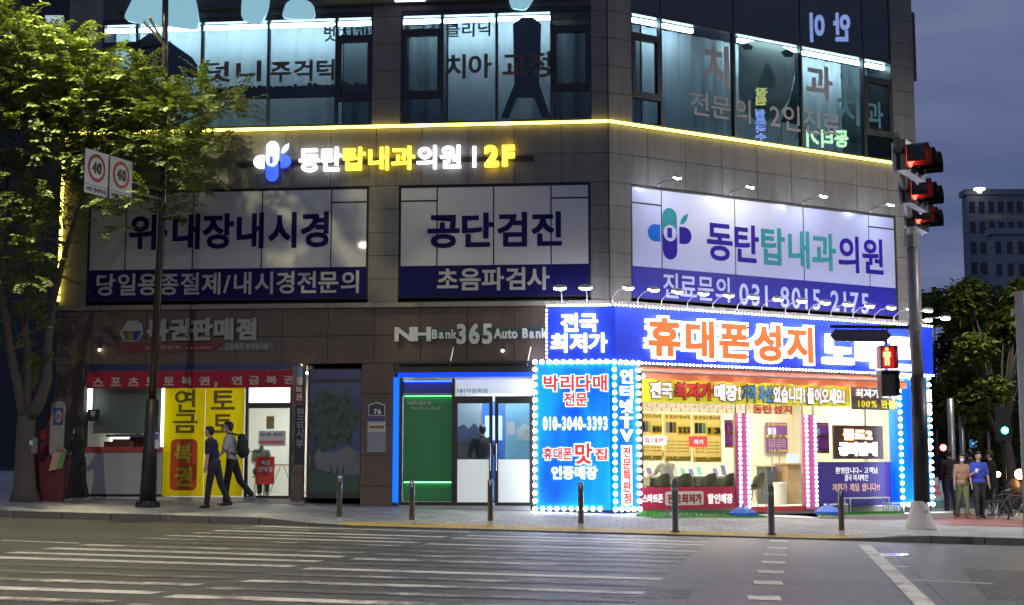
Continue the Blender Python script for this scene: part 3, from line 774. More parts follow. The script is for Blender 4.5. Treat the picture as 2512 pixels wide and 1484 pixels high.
# blue lintel and red banner
lt = MB().pb(A, A.u(207), A.u(748), A.v(480, 909), A.v(480, 893), .0, .06).build('lintel_strip', M('deep_blue_strip', (.008, .012, .10), .4), bld)
bn = thing('red_banner', 'red fabric banner with cream characters over the lottery shop', 'banner', A.P(A.u(465), A.v(465, 952), .05))
REDF = M('red_fabric', (.42, .018, .045), .8, var=.08, vs=2)
def cloth(pl, u0, u1, v0, v1, w, amp, m, par, name, nx=24, ny=4, ph=0):
    b = MB()
    for j in range(ny + 1):
        for i in range(nx + 1):
            u = u0 + (u1 - u0) * i / nx; v = v0 + (v1 - v0) * j / ny
            ww = w + amp * math.sin(u * 5.1 + ph) * (1 - .5 * j / ny) + amp * .6 * math.sin(u * 11.7 + v * 3 + ph)
            b.v.append(pl.P(u, v, ww))
    for j in range(ny):
        for i in range(nx): q = j * (nx + 1) + i; b.f.append((q, q + 1, q + nx + 2, q + nx + 1))
    n = len(b.v); b.v += [v - pl.n * .004 for v in b.v]; b.f += [tuple(n + i for i in reversed(f)) for f in b.f]
    return b.build(name, m, par, True)
cloth(A, A.u(212, .05), A.u(722, .05), A.v(465, 952, .05), A.v(465, 909, .05), .065, .004, REDF, bn, 'banner_cloth')
CREAM = M('cream_print', (.62, .52, .36), .7)
for k_, ch in enumerate('스포츠토토복권,연금복권'):
    x = 228 + k_ * 43.4 if k_ < 7 else 228 + k_ * 42.5
    text(ch, A, A.rect(x, 924 - (x - 465) * .012 + (14 if ch == ',' else 0), x + (8 if ch == ',' else 26), 945 - (x - 465) * .012 + (6 if ch == ',' else 0), .07), .0745, CREAM, bn, .035)
# yellow banners (translucent fabric glowing from behind is lit by the room lamp)
YF = bpy.data.materials.new('yellow_fabric'); YF.use_nodes = True
t_ = YF.node_tree; pb_ = t_.nodes['Principled BSDF']; pb_.inputs['Base Color'].default_value = (.80, .68, .01, 1); pb_.inputs['Roughness'].default_value = .8
tr_ = t_.nodes.new('ShaderNodeBsdfTranslucent'); tr_.inputs[0].default_value = (.92, .86, .02, 1); mx_ = t_.nodes.new('ShaderNodeMixShader'); mx_.inputs[0].default_value = .6
t_.links.new(pb_.outputs[0], mx_.inputs[1]); t_.links.new(tr_.outputs[0], mx_.inputs[2]); t_.links.new(mx_.outputs[0], t_.nodes['Material Output'].inputs[0])
BRN = M('ochre_ink', (.25, .16, .02), .7); ORED = M('orange_red_ink', (.75, .10, .015), .7)
yb = thing('yellow_banner', 'yellow hanging banner with ochre characters and red seal, left one', 'banner', A.P(A.u(450), A.v(450, 1217), .04), 'yellow banners')
cloth(A, A.u(404), A.u(504), A.v(450, 1217), A.v(450, 948), .03, .008, YF, yb, 'banner_cloth', 10, 10)
text('연', A, A.rect(428, 955, 480, 1012, .04), .046, BRN, yb, .02); text('금', A, A.rect(424, 1015, 484, 1062, .04), .046, BRN, yb, .02)
def rrect(pl, r, rad, n=6):
    u0, u1, v0, v1 = r; pts = []
    for cx, cy, a0 in ((u1 - rad, v0 + rad, -90), (u1 - rad, v1 - rad, 0), (u0 + rad, v1 - rad, 90), (u0 + rad, v0 + rad, 180)):
        for i in range(n + 1): a = R(a0 + 90 * i / n); pts.append((cx + rad * math.cos(a), cy + rad * math.sin(a)))
    return pts
MB().poly(A, rrect(A, A.rect(416, 1077, 482, 1203, .04), .12), .044, .048).build('seal', ORED, yb)
YF2 = M('yellow_ink', (.75, .62, .03), .8)
text('복', A, A.rect(428, 1088, 471, 1136, .05), .050, YF2, yb, .03); text('권', A, A.rect(428, 1145, 471, 1193, .05), .050, YF2, yb, .03)
yb = thing('yellow_banner', 'yellow hanging banner with two ochre characters beside the shop door', 'banner', A.P(A.u(555), A.v(555, 1217), .04), 'yellow banners')
cloth(A, A.u(505), A.u(600), A.v(555, 1217), A.v(555, 948), .03, .008, YF, yb, 'banner_cloth', 10, 10, 2)
text('토', A, A.rect(517, 958, 576, 1005, .04), .046, BRN, yb, .02); text('토', A, A.rect(522, 1016, 570, 1062, .04), .046, BRN, yb, .02)
# door
GC_ = glass('clear_glass', (.92, .96, .94), .0)
dr = thing('shop_door', 'glass lottery shop door in dark frame with a red poster', 'door', A.P(A.u(660), lv0, .0))
du0, du1 = A.u(603), A.u(718); dv = A.v(660, 988)
fr = MB().pb(A, du0, du0 + .06, lv0, lv1 - .5, -.08, .02).pb(A, du1 - .06, du1, lv0, lv1 - .5, -.08, .02).pb(A, du0 + .06, du1 - .06, dv - .12, dv, -.08, .02).pb(A, du0 + .06, du1 - .06, lv0 - .02, lv0 + .03, -.08, .02)
fr.build('door_frame', DKM, dr)
MB().pb(A, du0 + .062, du1 - .062, lv0 + .035, dv - .125, -.04, -.03).build('glass_leaf', GC_, dr)
MB().pb(A, du0 + .062, du1 - .062, dv + .005, lv1 - .5, -.04, -.03).build('transom_pane', E('lit_transom', (1, .99, .9), 1.6), dr)
MB().tube([A.P(du0 + .12, A.v(620, 1108), .05), A.P(du0 + .38, A.v(620, 1108), .05)], .012, 6).build('handle', BLK, dr)
pst = [((627, 1120, 672, 1188), 'red', (.72, .05, .03)), ((653, 1021, 672, 1052), 'ochre', (.42, .33, .10)), ((634, 1057, 700, 1094), 'paper', (.70, .74, .70))]
for r_, nm, c_ in pst:
    MB().pb(A, *A.rect(*r_, -.02), -.028, -.024).build('poster', M(nm + '_poster', c_, .6), dr)
WP = M('white_print', (.8, .8, .78), .6)
text('복권', A, A.rect(641, 1129, 662, 1141, -.02), -.022, WP, dr, .03); text('판매점', A, A.rect(634, 1144, 668, 1158, -.02), -.022, WP, dr, .03)
text('당첨 축하', A, A.rect(640, 1062, 694, 1070, -.02), -.022, M('blue_print', (.03, .08, .3), .6), dr, .01)
MB().pb(A, *A.rect(636, 1081, 696, 1089, -.02), -.0235, -.0215).build('poster_strip', M('pink_strip', (.7, .22, .2), .6), dr)
# folding chairs and table inside
def fold_table(P0, rz, label):
    t = thing('folding_table', label, 'table', P0)
    pl = Plane((P0[0], P0[1], 0), (math.cos(rz), math.sin(rz), 0)); z = P0[2]
    MB().pb(pl, -.45, .45, z + .70, z + .73, -.28, .28).build('tabletop', WOOD, t)
    for s in (-1, 1):
        for q in (-1, 1): MB().tube([pl.P(s * .38, z, q * .24), pl.P(s * .1, z + .7, q * .24)], .014, 6).build('leg', STEEL, t)
p = A.P(A.u(695, -1.5), lv0, -1.5); fold_table(p, R(-6), 'folding table seen through the lottery shop door')
# pillar with orange lamp, notices
pc = MB().pb(A, A.u(719), A.u(749), A.v(735, 1228), A.v(735, 897), -.02, .1).build('metal_pillar', M('brown_steel', (.10, .08, .07), .3, .6, var=.4, vs=3), bld)
nt_ = thing('pillar_notice', 'red strip notice with white characters on the metal pillar', 'notice', A.P(A.u(730), A.v(730, 1000), .1))
MB().pb(A, *A.rect(722, 945, 746, 990, .102), .101, .106).build('sheet', M('dark_red_sheet', (.16, .03, .04), .6), nt_)
text('복권', A, A.rect(725, 948, 741, 982, .107), .107, WP, nt_, .02, vertical=True)
nt_ = thing('pillar_notice', 'black vertical notice with grey characters low on the metal pillar', 'notice', A.P(A.u(730), A.v(730, 1150), .1))
MB().pb(A, *A.rect(722, 993, 747, 1140, .102), .101, .106).build('sheet', M('black_sheet', (.02, .02, .02), .6), nt_)
text('현금시부', A, A.rect(726, 1000, 744, 1100, .107), .107, M('grey_print', (.3, .3, .28), .6), nt_, .02, vertical=True)
def bulb(pos, label, m, r=.045):
    t = thing('wall_lamp', label, 'lamp', pos); MB().ell(pos, (r, r, r), 10, 6).build('bulb', m, t, True)
    MB().lathe(Vector(pos) + Vector((0, .0, .03)), [(.03, 0), (.05, .03), (.03, .06)], 8).build('socket', DKM, t)
bulb(A.hit(737, 896, .14), 'small orange lamp at the top of the metal pillar', E('orange_bulb', (1, .45, .08), 8), .04)
bulb(A.hit(244, 858, .08), 'small white lamp on the brown wall left of the lottery sign', WARM, .03)
bulb(A.hit(1233, 860, .08), 'small round lamp under the bank sign', E('bank_bulb', (1, .95, .75), 5), .035)
wc = thing('water_bottle', 'blue and cream plastic canister hung on the pillar', 'bottle', A.hit(735, 935, .16))
MB().lathe(A.hit(735, 945, .16), [(.06, 0), (.07, .02), (.07, .18)], 10).build('cream_base', M('cream_plastic', (.6, .55, .4), .5), wc)
MB().lathe(A.hit(735, 945, .16) + Vector((0, 0, .18)), [(.07, 0), (.07, .2), (.03, .3), (.02, .36)], 10).build('blue_top', M('pale_blue_plastic', (.15, .28, .36), .4), wc)
# tree mural
mu = thing('tree_mural', 'printed window mural of a big tree on a green hill under blue sky', 'mural', A.P(A.u(818), A.v(818, 1225), .02))
mr = A.rect(752, 905, 886, 1222, 0); MB().pb(A, mr[0], mr[1], mr[2], mr[3], -.2, -.02).build('frame', DKM, mu)
vm_ = A.v(752, 935)
MSKY = M('mural_sky', (.022, .06, .17), .3, var=.25, vs=1.2); MCL = M('mural_cloud', (.13, .14, .16), .3, var=.2, vs=1.5); MGR = M('mural_grass', (.018, .07, .045), .3); MTR = M('mural_tree', (.012, .035, .033), .3, var=.5, vs=9); MTK = M('mural_trunk', (.02, .018, .02), .3)
MB().pb(A, mr[0] + .04, mr[1] - .04, vm_ + .04, mr[3] - .03, -.02, -.012).build('upper_pane', M('mural_blue', (.01, .03, .15), .3), mu)
r2 = (mr[0] + .04, mr[1] - .04, mr[2] + .12, vm_ - .04); MB().pb(A, *r2, -.02, -.012).build('sky_print', MSKY, mu)
us_ = lambda t: r2[0] + (r2[1] - r2[0]) * t
vs_ = lambda t: r2[2] + (r2[3] - r2[2]) * t
MB().poly(A, [(us_(0), vs_(.18)), (us_(1), vs_(.16)), (us_(1), vs_(.36)), (us_(.75), vs_(.42)), (us_(.5), vs_(.36)), (us_(.2), vs_(.4)), (us_(0), vs_(.34))], -.0115, -.0105).build('cloud_print', MCL, mu)
MB().poly(A, [(us_(0), vs_(0)), (us_(1), vs_(0)), (us_(1), vs_(.14)), (us_(.6), vs_(.16)), (us_(.25), vs_(.21)), (us_(0), vs_(.24))], -.010, -.009).build('grass_print', MGR, mu)
MB().poly(A, [(us_(.02), vs_(.21)), (us_(.14), vs_(.2)), (us_(.10), vs_(.34)), (us_(.22), vs_(.46)), (us_(.16), vs_(.47)), (us_(.04), vs_(.38))], -.0085, -.0075).build('trunk_print', MTK, mu)
pts = []
for i in range(60):
    a = 2 * math.pi * i / 60; r_ = 1 + .10 * math.sin(a * 7 + 1) + .07 * math.sin(a * 13) + .05 * math.sin(a * 23 + 2)
    pts.append((us_(cl(.40 + .55 * r_ * math.cos(a), 0, 1)), vs_(cl(.66 + .27 * r_ * math.sin(a), 0, 1))))
MB().poly(A, pts, -.007, -.006).build('crown_print', MTR, mu)
for dx in (.42, .54, .66):
    MB().pb(A, us_(dx), us_(dx + .035), vs_(.17), vs_(.22), -.0055, -.0045).pb(A, us_(dx + .008), us_(dx + .028), vs_(.222), vs_(.24), -.0055, -.0045).build('figure_print', MTK, mu)
# address plate and bank plate
ap = thing('address_plate', 'navy house number plate 76 above bank hours plate', 'sign', A.P(A.u(923), A.v(923, 1110), .04))
pts = P2(A, .032, [(904, 1020), (945, 1020), (945, 993), (925, 986), (904, 993)])
MB().poly(A, pts, .031, .045).build('number_rim', M('plate_white', (.55, .55, .55), .4), ap)
pts = P2(A, .032, [(906, 1018), (943, 1018), (943, 995), (925, 988.5), (906, 995)])
MB().poly(A, pts, .046, .049).build('number_plate', M('plate_navy', (.008, .01, .05), .4), ap)
text('76', A, A.rect(917, 1003, 935, 1016, .05), .05, WP, ap, .04)
MB().pb(A, *A.rect(901, 1023, 946, 1109, .034), .031, .044).build('hours_plate', M('plate_grey', (.24, .25, .30), .45), ap)
MB().pb(A, *A.rect(902, 1036, 945, 1060, .045), .0445, .048).build('plate_strip', M('plate_cream', (.5, .48, .36), .45), ap)
MB().pb(A, *A.rect(902, 1024, 945, 1033, .045), .0445, .048).build('plate_header', M('plate_blue', (.02, .05, .18), .45), ap)
text('NH농협은행', A, A.rect(906, 1044, 941, 1051, .05), .049, INK, ap, .02)

# ---------------------------------------------------------------- bank front
bu0, bu1 = A.u(968), A.u(1312); bv0 = A.v(1140, 1240)
room(A, bu0 + .1, bu1 - .1, bv0, vO - .1, 2.6, WW, TILE)
ceil_light(A, A.u(1150, 0, 1050), A.u(1280, 0, 1050), vO - .1, -1.9, -.6, 'ceiling light panel inside the bank lobby', None, E('bank_light', (.92, .97, 1), 14))
bf = thing('bank_shopfront', 'bank front with blue light frame, green panel and double glass door', 'shop front', A.P((bu0 + bu1) / 2, bv0, 0))
MB().pb(A, bu0, bu1, vO - .22, vO - .01, -.3, .06).build('header_box', BLK, bf)
BLUL = E('blue_neon', (.0, .035, 1.0), 1.5); BLUH = E('blue_neon_core', (.0, .09, 1.0), 1.7)
MB().pb(A, A.u(976), A.u(1312), A.v(976, 926), A.v(976, 913), .0, .05).build('light_bar', BLUL, bf)
MB().pb(A, A.u(966), A.u(979), A.v(966, 1232), A.v(966, 926), .0, .05).build('light_bar', BLUH, bf)
GRN = M('green_panel', (.012, .22, .06), .3, coat=.3); 
MB().pb(A, *A.rect(988, 936, 1110, 966, -.06), -.1, -.06).build('blue_panel', M('bank_blue_panel', (.01, .05, .35), .3), bf)
MB().pb(A, *A.rect(988, 972, 1110, 1180, -.06), -.1, -.06).build('green_panel', GRN, bf)
MB().pb(A, *A.rect(988, 1184, 1110, 1230, -.06), -.1, -.06).build('green_panel', GRN, bf)
for y_, c_, s_ in ((971, (.15, 1, .3), 7), (1183, (.15, 1, .3), 7), (936, (.02, .12, 1), 5)):
    MB().pb(A, A.u(992), A.u(1107), A.v(992, y_ + .6, -.0), A.v(992, y_ - 1.4, -.0), -.055, -.03).build('led_line', E('led_%d' % y_, c_, s_), bf)
fr = MB()
for x in (983, 1112): fr.pb(A, A.u(x) - .03, A.u(x) + .03, bv0, A.v(x, 927), -.1, .01)
fr.pb(A, A.u(986), A.u(1109), bv0, A.v(986, 1231), -.1, .0).pb(A, A.u(986), A.u(1109), A.v(986, 1183), A.v(986, 1180), -.06, -.03).pb(A, A.u(986), A.u(1109), A.v(986, 971), A.v(986, 967), -.06, -.02)
fr.build('panel_frame', BLK, bf)
text('NH농협은행', A, A.rect(1000, 984, 1058, 993, -.05), -.055, PALE, bf, .02); text('NongHyup', A, A.rect(1009, 997, 1054, 1006, -.05), -.055, PALE, bf, .0); text('Bank', A, A.rect(1058, 997, 1082, 1005, -.05), -.055, PALE, bf, .0)
MB().pb(A, *A.rect(1117, 931, 1309, 966, -.06), -.1, -.06).build('transom', M('frosted_white', (.65, .68, .66), .4, em=.35, emc=(.9, .97, 1)), bf)
chan('NH', A, A.rect(1122, 953, 1140, 964, -.05), -.055, M('cyan_print', (.05, .4, .75), .5), bf, .01, .004); text('자동화점', A, A.rect(1143, 953, 1196, 964, -.05), -.055, M('cyan_print', (.05, .4, .75), .5), bf, .01)
FROST = M('frosted_lower_glass', (.62, .66, .63), .5, em=.28, emc=(.9, .97, .93))
for i, (x0, x1) in enumerate(((1114, 1208), (1214, 1307))):
    d = MB(); a_, b_ = A.u(x0), A.u(x1); q = .075; t1 = A.v(x0, 972)
    d.pb(A, a_, a_ + q, bv0, t1, -.07, .0).pb(A, b_ - q, b_, bv0, t1, -.07, .0).pb(A, a_ + q, b_ - q, t1 - .16, t1, -.07, .0).pb(A, a_ + q, b_ - q, bv0, bv0 + .07, -.07, .0)
    D = d.build('door', BLK, bf)
    vm = A.v(x0, 1127)
    MB().pb(A, a_ + q, b_ - q, vm, t1 - .16, -.04, -.03).build('glass_pane', GC_, D); MB().pb(A, a_ + q, b_ - q, bv0 + .07, vm, -.04, -.03).build('frosted_pane', FROST, D)
    MB().tube([A.P((b_ if i == 0 else a_) + (-.04 if i == 0 else .04), vm - .25, .04), A.P((b_ if i == 0 else a_) + (-.04 if i == 0 else .04), vm + .35, .04)], .012, 6).build('handle', STEEL, D)
MB().pb(A, *A.rect(1244, 1036, 1262, 1066, -.02), -.028, -.022).build('paper_notice', M('paper', (.5, .5, .46), .7), bf)
# posters and cash machine inside the bank
def wallposter(name, label, pl, r, w, base, bits):
    t = thing(name, label, 'poster', pl.P((r[0] + r[1]) / 2, r[2], w)); MB().pb(pl, *r, w, w + .02).build('sheet', base, t)
    for nm, pts, m_ in bits: MB().poly(pl, [(r[0] + x * (r[1] - r[0]), r[2] + y * (r[3] - r[2])) for x, y in pts], w + .021, w + .024).build(nm, m_, t)
    return t
wp = -1.2
wallposter('bank_poster', 'mountain poster standing inside the left bank door', A, A.rect(1121, 985, 1178, 1150, wp), wp, M('poster_sky', (.48, .58, .72), .6), [('mountain_print', [(0, .35), (.0, .62), (.3, .66), (.5, .6), (.75, .68), (1, .58), (1, .3)], M('poster_mount', (.10, .12, .24), .6)), ('ground_print', [(0, 0), (1, 0), (1, .34), (.6, .42), (0, .36)], M('poster_ground', (.13, .12, .12), .6))])
wallposter('bank_poster', 'light blue poster with camera picture inside the right bank door', A, A.rect(1240, 985, 1306, 1150, wp), wp, M('poster_blue', (.22, .48, .74), .6), [('camera_print', [(.45, .42), (.95, .42), (1, .6), (.7, .68), (.4, .58)], M('poster_pale', (.6, .7, .8), .6)), ('lens_print', [(.72, .5), (.86, .5), (.86, .58), (.72, .58)], INK)])
am = thing('cash_machine', 'blue cash machine in the bank lobby behind the customer', 'cash machine', A.P(A.u(1215, -2.2), bv0, -2.2))
MB().pb(A, A.u(1184, -2.2), A.u(1236, -2.2), bv0, A.v(1184, 985, -2.2), -2.55, -2.1).build('cabinet', M('atm_blue', (.03, .12, .5), .4), am)
MB().pb(A, A.u(1190, -2.1), A.u(1232, -2.1), A.v(1190, 1080, -2.1), A.v(1190, 1020, -2.1), -2.099, -2.09).build('screen', E('atm_screen', (.3, .5, 1), 1.2), am)
# rods holding the bank canopy
for i, x in enumerate((1103, 1293)):
    t = MB().tube([A.P(A.u(x + 10, .03, 850), A.v(x + 10, 851, .03), .03), A.P(A.u(x, .2, 897), A.v(x, 897, .2), .22)], .016, 6).build('canopy_rod', STEEL, None); tag(t, ['left', 'right'][i] + ' slanted steel canopy rod under the bank sign', 'rod', 'canopy rods')
MB().pb(A, bu0 + .1, bu1 - .05, vO - .03, vO + .02, .061, .3).build('canopy', BLK, bf)

# ---------------------------------------------------------------- phone shop on the corner
WD = .42                                             # the big blue sign stands proud of the wall
BLS = M('blue_sign_face', (.012, .045, .62), .45, em=.22, emc=(.01, .05, .9), var=.12, vs=3)
LEDW = E('led_white', (.90, .93, 1.0), 28)
LEDS = E('led_small', (.93, .95, 1.0), 24)
def ico(name, r, m):
    b = MB().ell((0, 0, 0), (r, r, r), 8, 5); return b.mesh(name, m, True)
DOT = ico('led_dot', .047, LEDW); DOTP = ico('post_bulb', .036, E('led_post', (.95, .93, 1.0), 9)); DOTS = ico('led_dot_small', .022, LEDS)
ps = thing('shop_sign', 'long blue phone shop sign wrapping the corner with white outlined letters', 'sign', A.P(A.u(1500), A.v(1400, 888), WD))
au0 = A.u(1343, WD, 800)
# where the two faces meet: intersection of the offset planes
h_ = math.tan(R((6.0 + 32.3) / 2)); aend = WD * h_; bst = -WD * h_
sv1, sv0 = A.v(1400, 751, WD), A.v(1400, 886, WD)
aend = aend; bst = -aend; bst = aend * -1
ux = WD * h_                                         # both faces reach this far past / before the corner line
bE = B.u(2288, WD, 860)
MB().hexa([A.P(au0, sv0, WD), A.P(ux, sv0, WD), A.P(0, sv0, .0), A.P(au0, sv0, .14), A.P(au0, sv1, WD), A.P(ux, sv1, WD), A.P(0, sv1, .0), A.P(au0, sv1, .14)]).build('sign_face', BLS, ps)
MB().hexa([B.P(-ux, sv0, WD), B.P(bE, sv0, WD), B.P(bE, sv0, .14), B.P(0, sv0, .14), B.P(-ux, sv1, WD), B.P(bE, sv1, WD), B.P(bE, sv1, .14), B.P(0, sv1, .14)]).build('sign_face', BLS, ps)
LW = E('shop_letter_white', (.95, .96, 1), 2.0); LO = M('shop_letter_orange', (.30, .05, .01), .5, em=.62, emc=(1.0, .24, .045))
w = WD + .01
chan('전국', A, A.rect(1376, 769, 1467, 814, w), w, LW, ps, .03, .04)
chan('최저가', A, A.rect(1351, 818, 1490, 865, w), w, LW, ps, .03, .04)
chan('휴대폰성지', B, B.rect(1578, 772, 1992, 879, w), w, LW, ps, .10, .05, gap=.06, face=LO, fb=.04)
chan('도매폰', B, B.rect(2016, 812, 2240, 902, w), w, LW, ps, .055, .05, gap=.06)
# blue box letter shades are left to the sun of the lamps; small bead lights along the edges
pts = []
n = 24
for i in range(n + 1): u = au0 + (ux - au0) * i / n; pts += [A.P(u, sv1 + .02, WD), A.P(u, sv0 - .02, WD)] if u > A.u(1500, WD) - 9 and i % 1 == 0 else []
n = 96
for i in range(1, n + 1): u = -ux + (bE + ux) * i / n; pts += [B.P(u, sv1 + .02, WD), B.P(u, sv0 - .02, WD)]
for i in range(1, 14): pts.append(A.P(au0 - .02, sv0 + (sv1 - sv0) * i / 14, WD))
shared('bead_light', DOTS, pts, ps)
# goosenecks along the top of the sign
def gn(pl, x, i, where): 
    gooseneck(pl, pl.u(x, WD - .1, 760), sv1 + .02, .62, .40, where, 'gooseneck lamps on top of the blue shop sign', LAMPW2, R(72), .075)
ORD = ['first', 'second', 'third', 'fourth', 'fifth', 'sixth', 'seventh', 'eighth', 'ninth', 'tenth', 'eleventh', 'twelfth', 'thirteenth', 'fourteenth', 'fifteenth', 'sixteenth', 'seventeenth', 'eighteenth']
def gn2(pl, u, i):
    t = gooseneck(pl, u, sv1 + .02, .60, .34, ORD[i] + ' gooseneck lamp from the left along the top of the blue shop sign', 'gooseneck lamps on top of the blue shop sign', LAMPW2, R(75), .11)
    dl = pl.n * (WD - .06)
    t.location = Vector(t.location) + dl; WL[t.name] = Vector(t.location)
for i, x in enumerate((1378, 1440)): gn2(A, A.u(x, WD, 760), i)
xs_ = [1500 + 6, 1568, 1626, 1690, 1752, 1812, 1872, 1930, 1988, 2042, 2096, 2148, 2196, 2238]
for i, x in enumerate(xs_): gn2(B, B.u(x, WD, 800), 2 + i)
# end face of the sign at the right with its own lamps
SIDE = Plane(B.P(bE, 0, WD), (-B.n.x, -B.n.y, 0))
for i in range(2): gooseneck(SIDE, .25 + i * .6, sv1 + .02, .8, .28, ['near', 'far'][i] + ' gooseneck lamp on the right end of the blue shop sign', 'gooseneck lamps on the sign end', LAMPW2, R(75), .11)

# left light box panels
def blue_light(name):
    m = bpy.data.materials.new(name); m.use_nodes = True; t = m.node_tree; b = t.nodes['Principled BSDF']
    g = t.nodes.new('ShaderNodeTexCoord'); mp_ = t.nodes.new('ShaderNodeMapping'); mp_.inputs['Scale'].default_value = (1.6, 1.6, .55); n = t.nodes.new('ShaderNodeTexNoise'); n.inputs['Scale'].default_value = 1.0; n.inputs['Detail'].default_value = 2
    r = t.nodes.new('ShaderNodeValToRGB'); r.color_ramp.elements[0].position = .36; r.color_ramp.elements[0].color = (.0, .07, .80, 1); r.color_ramp.elements[1].position = .66; r.color_ramp.elements[1].color = (.0, .36, .95, 1)
    t.links.new(g.outputs['Object'], mp_.inputs[0]); t.links.new(mp_.outputs[0], n.inputs['Vector']); t.links.new(n.outputs['Fac'], r.inputs[0]); t.links.new(r.outputs[0], b.inputs['Emission Color'])
    b.inputs['Emission Strength'].default_value = .85; b.inputs['Base Color'].default_value = (.0, .12, .6, 1); b.inputs['Roughness'].default_value = .4; return m
BLX = blue_light('blue_light_box')
LRED = M('red_letter_face', (.3, .02, .02), .5, em=.6, emc=(.95, .07, .06))
lb = thing('light_box_sign', 'tall blue light box with phone number and bulbs around its edge', 'sign', A.P(A.u(1406), A.v(1406, 1254), .3))
wb = .40
r = A.rect(1316, 890, 1500, 1250, wb)
MB().pb(A, r[0], r[1] - .02, r[2], r[3], .031, wb).build('box', BLX, lb)
LWS = E('lit_white_letter', (.95, .97, 1), 1.2)
def outl(txt, pl, box, par, b1, b2, m1, m2, **k):
    chan(txt, pl, pl.rect(*box, wb), wb + .002, m1, par, b1, .012, face=m2, fb=b2, **k)
outl('박리다매', A, (1331, 918, 1492, 962), lb, .09, .034, LWS, LRED)
outl('전문', A, (1381, 961, 1443, 998), lb, .09, .034, LWS, LRED)
chan('010-3040-3393', A, A.rect(1332, 1022, 1490, 1056, wb), wb + .002, LWS, lb, .036, .012)
outl('휴대폰', A, (1331, 1096, 1406, 1130), lb, .09, .034, LWS, LRED)
outl('맛', A, (1408, 1084, 1456, 1142), lb, .095, .034, LWS, LRED)
outl('집', A, (1457, 1098, 1492, 1130), lb, .09, .034, LWS, LRED)
chan('인증매장', A, A.rect(1353, 1143, 1466, 1176, wb), wb + .002, LWS, lb, .036, .012)
def dots(pl, u0, u1, v0, v1, w, step, par, me, sides='tblr'):
    pts = []
    def run(a_, b_):
        n = max(1, round((b_ - a_).length / step))
        return [a_.lerp(b_, i / n) for i in range(n + 1)]
    if 't' in sides: pts += run(pl.P(u0, v1, w), pl.P(u1, v1, w))
    if 'b' in sides: pts += run(pl.P(u0 + step, v0, w), pl.P(u1 - step, v0, w))
    if 'l' in sides: pts += run(pl.P(u0, v0, w), pl.P(u0, v1 - step, w))
    if 'r' in sides: pts += run(pl.P(u1, v0, w), pl.P(u1, v1 - step, w))
    shared('bulb', me, pts, par)
dots(A, r[0] - .03, r[1] - .08, r[2] + .02, r[3] + .02, wb + .02, .165, lb, DOT, 'tbl')
vb_ = thing('light_box_sign', 'narrow vertical blue light box with internet and TV lettering and bulbs', 'sign', B.P(B.u(1537), B.v(1537, 1254), .3))
r = B.rect(1506, 890, 1568, 1252, wb)
MB().pb(B, r[0] + .02, r[1], r[2], r[3], .031, wb).build('box', BLX, vb_)
k_ = 0
for ch, y0, y1 in (('인', 905, 940), ('터', 944, 977), ('넷', 980, 1013), ('·', 1014, 1020), ('T', 1022, 1050), ('V', 1053, 1083)):
    chan(ch, B, B.rect(1521 if ch != '·' else 1533, y0, 1552 if ch != '·' else 1540, y1, wb), wb + .002, LWS, vb_, .034, .012)
r2 = B.rect(1525, 1092, 1551, 1240, wb); MB().pb(B, *r2, wb + .001, wb + .01).build('text_plate', LWS, vb_)
text('전문특판점', B, B.rect(1528, 1096, 1548, 1236, wb), wb + .011, LRED, vb_, .03, vertical=True)
dots(B, r[0] + .03, r[1] + .01, r[2] + .02, r[3] + .02, wb + .02, .165, vb_, DOT)
# right light box column (behind the signal pole)
rb_ = thing('light_box_sign', 'blue bulb-edged light box column at the right end behind the signal pole', 'sign', B.P(B.u(2250), B.v(2250, 1254), .3))
r = B.rect(2214, 926, 2288, 1240, wb)
MB().pb(B, r[0], r[1], r[2], r[3], .031, wb).build('box', BLX, rb_)
for ch, y0, y1 in (('인', 955, 985), ('터', 990, 1018), ('넷', 1075, 1105), ('T', 1110, 1135), ('V', 1140, 1170)): chan(ch, B, B.rect(2262, y0, 2284, y1, wb), wb + .002, LWS, rb_, .05, .012)
dots(B, r[0], r[1], r[2] + .02, r[3] + .02, wb + .02, .18, rb_, DOT)

def paper(name, c, tf=.55):
    m = M(name, c, .6); t = m.node_tree; pb_ = t.nodes['Principled BSDF']; tr_ = t.nodes.new('ShaderNodeBsdfTranslucent'); tr_.inputs[0].default_value = (*c, 1); mx_ = t.nodes.new('ShaderNodeMixShader'); mx_.inputs[0].default_value = tf
    t.links.new(pb_.outputs[0], mx_.inputs[1]); t.links.new(tr_.outputs[0], mx_.inputs[2]); t.links.new(mx_.outputs[0], t.nodes['Material Output'].inputs[0]); return m
# awning
ORG = None
aw = thing('awning', 'orange-red fabric awning under the blue shop sign', 'awning', B.P(B.u(1880), B.v(1572, 925, .8), .5))
a0, a1 = B.u(1578, .7), B.u(2206, .5); avt, avb = sv0 - .08, sv0 - .28
b = MB(); n = 40
for i in range(n + 1):
    u = a0 + (a1 - a0) * i / n
    b.v += [B.P(u, avt, .15), B.P(u, avb + .06, .75), B.P(u, avb - .12 + .018 * math.sin(i * 1.9), .77)]
for i in range(n):
    q = 3 * i; b.f += [(q, q + 3, q + 4, q + 1), (q + 1, q + 4, q + 5, q + 2)]
b.build('canopy', paper('orange_awning', (.80, .22, .10), .5), aw); MB().tube([B.P(a0, avb + .04, .74), B.P(a1, avb + .04, .74)], .02, 6).build('front_bar', STEEL, aw)
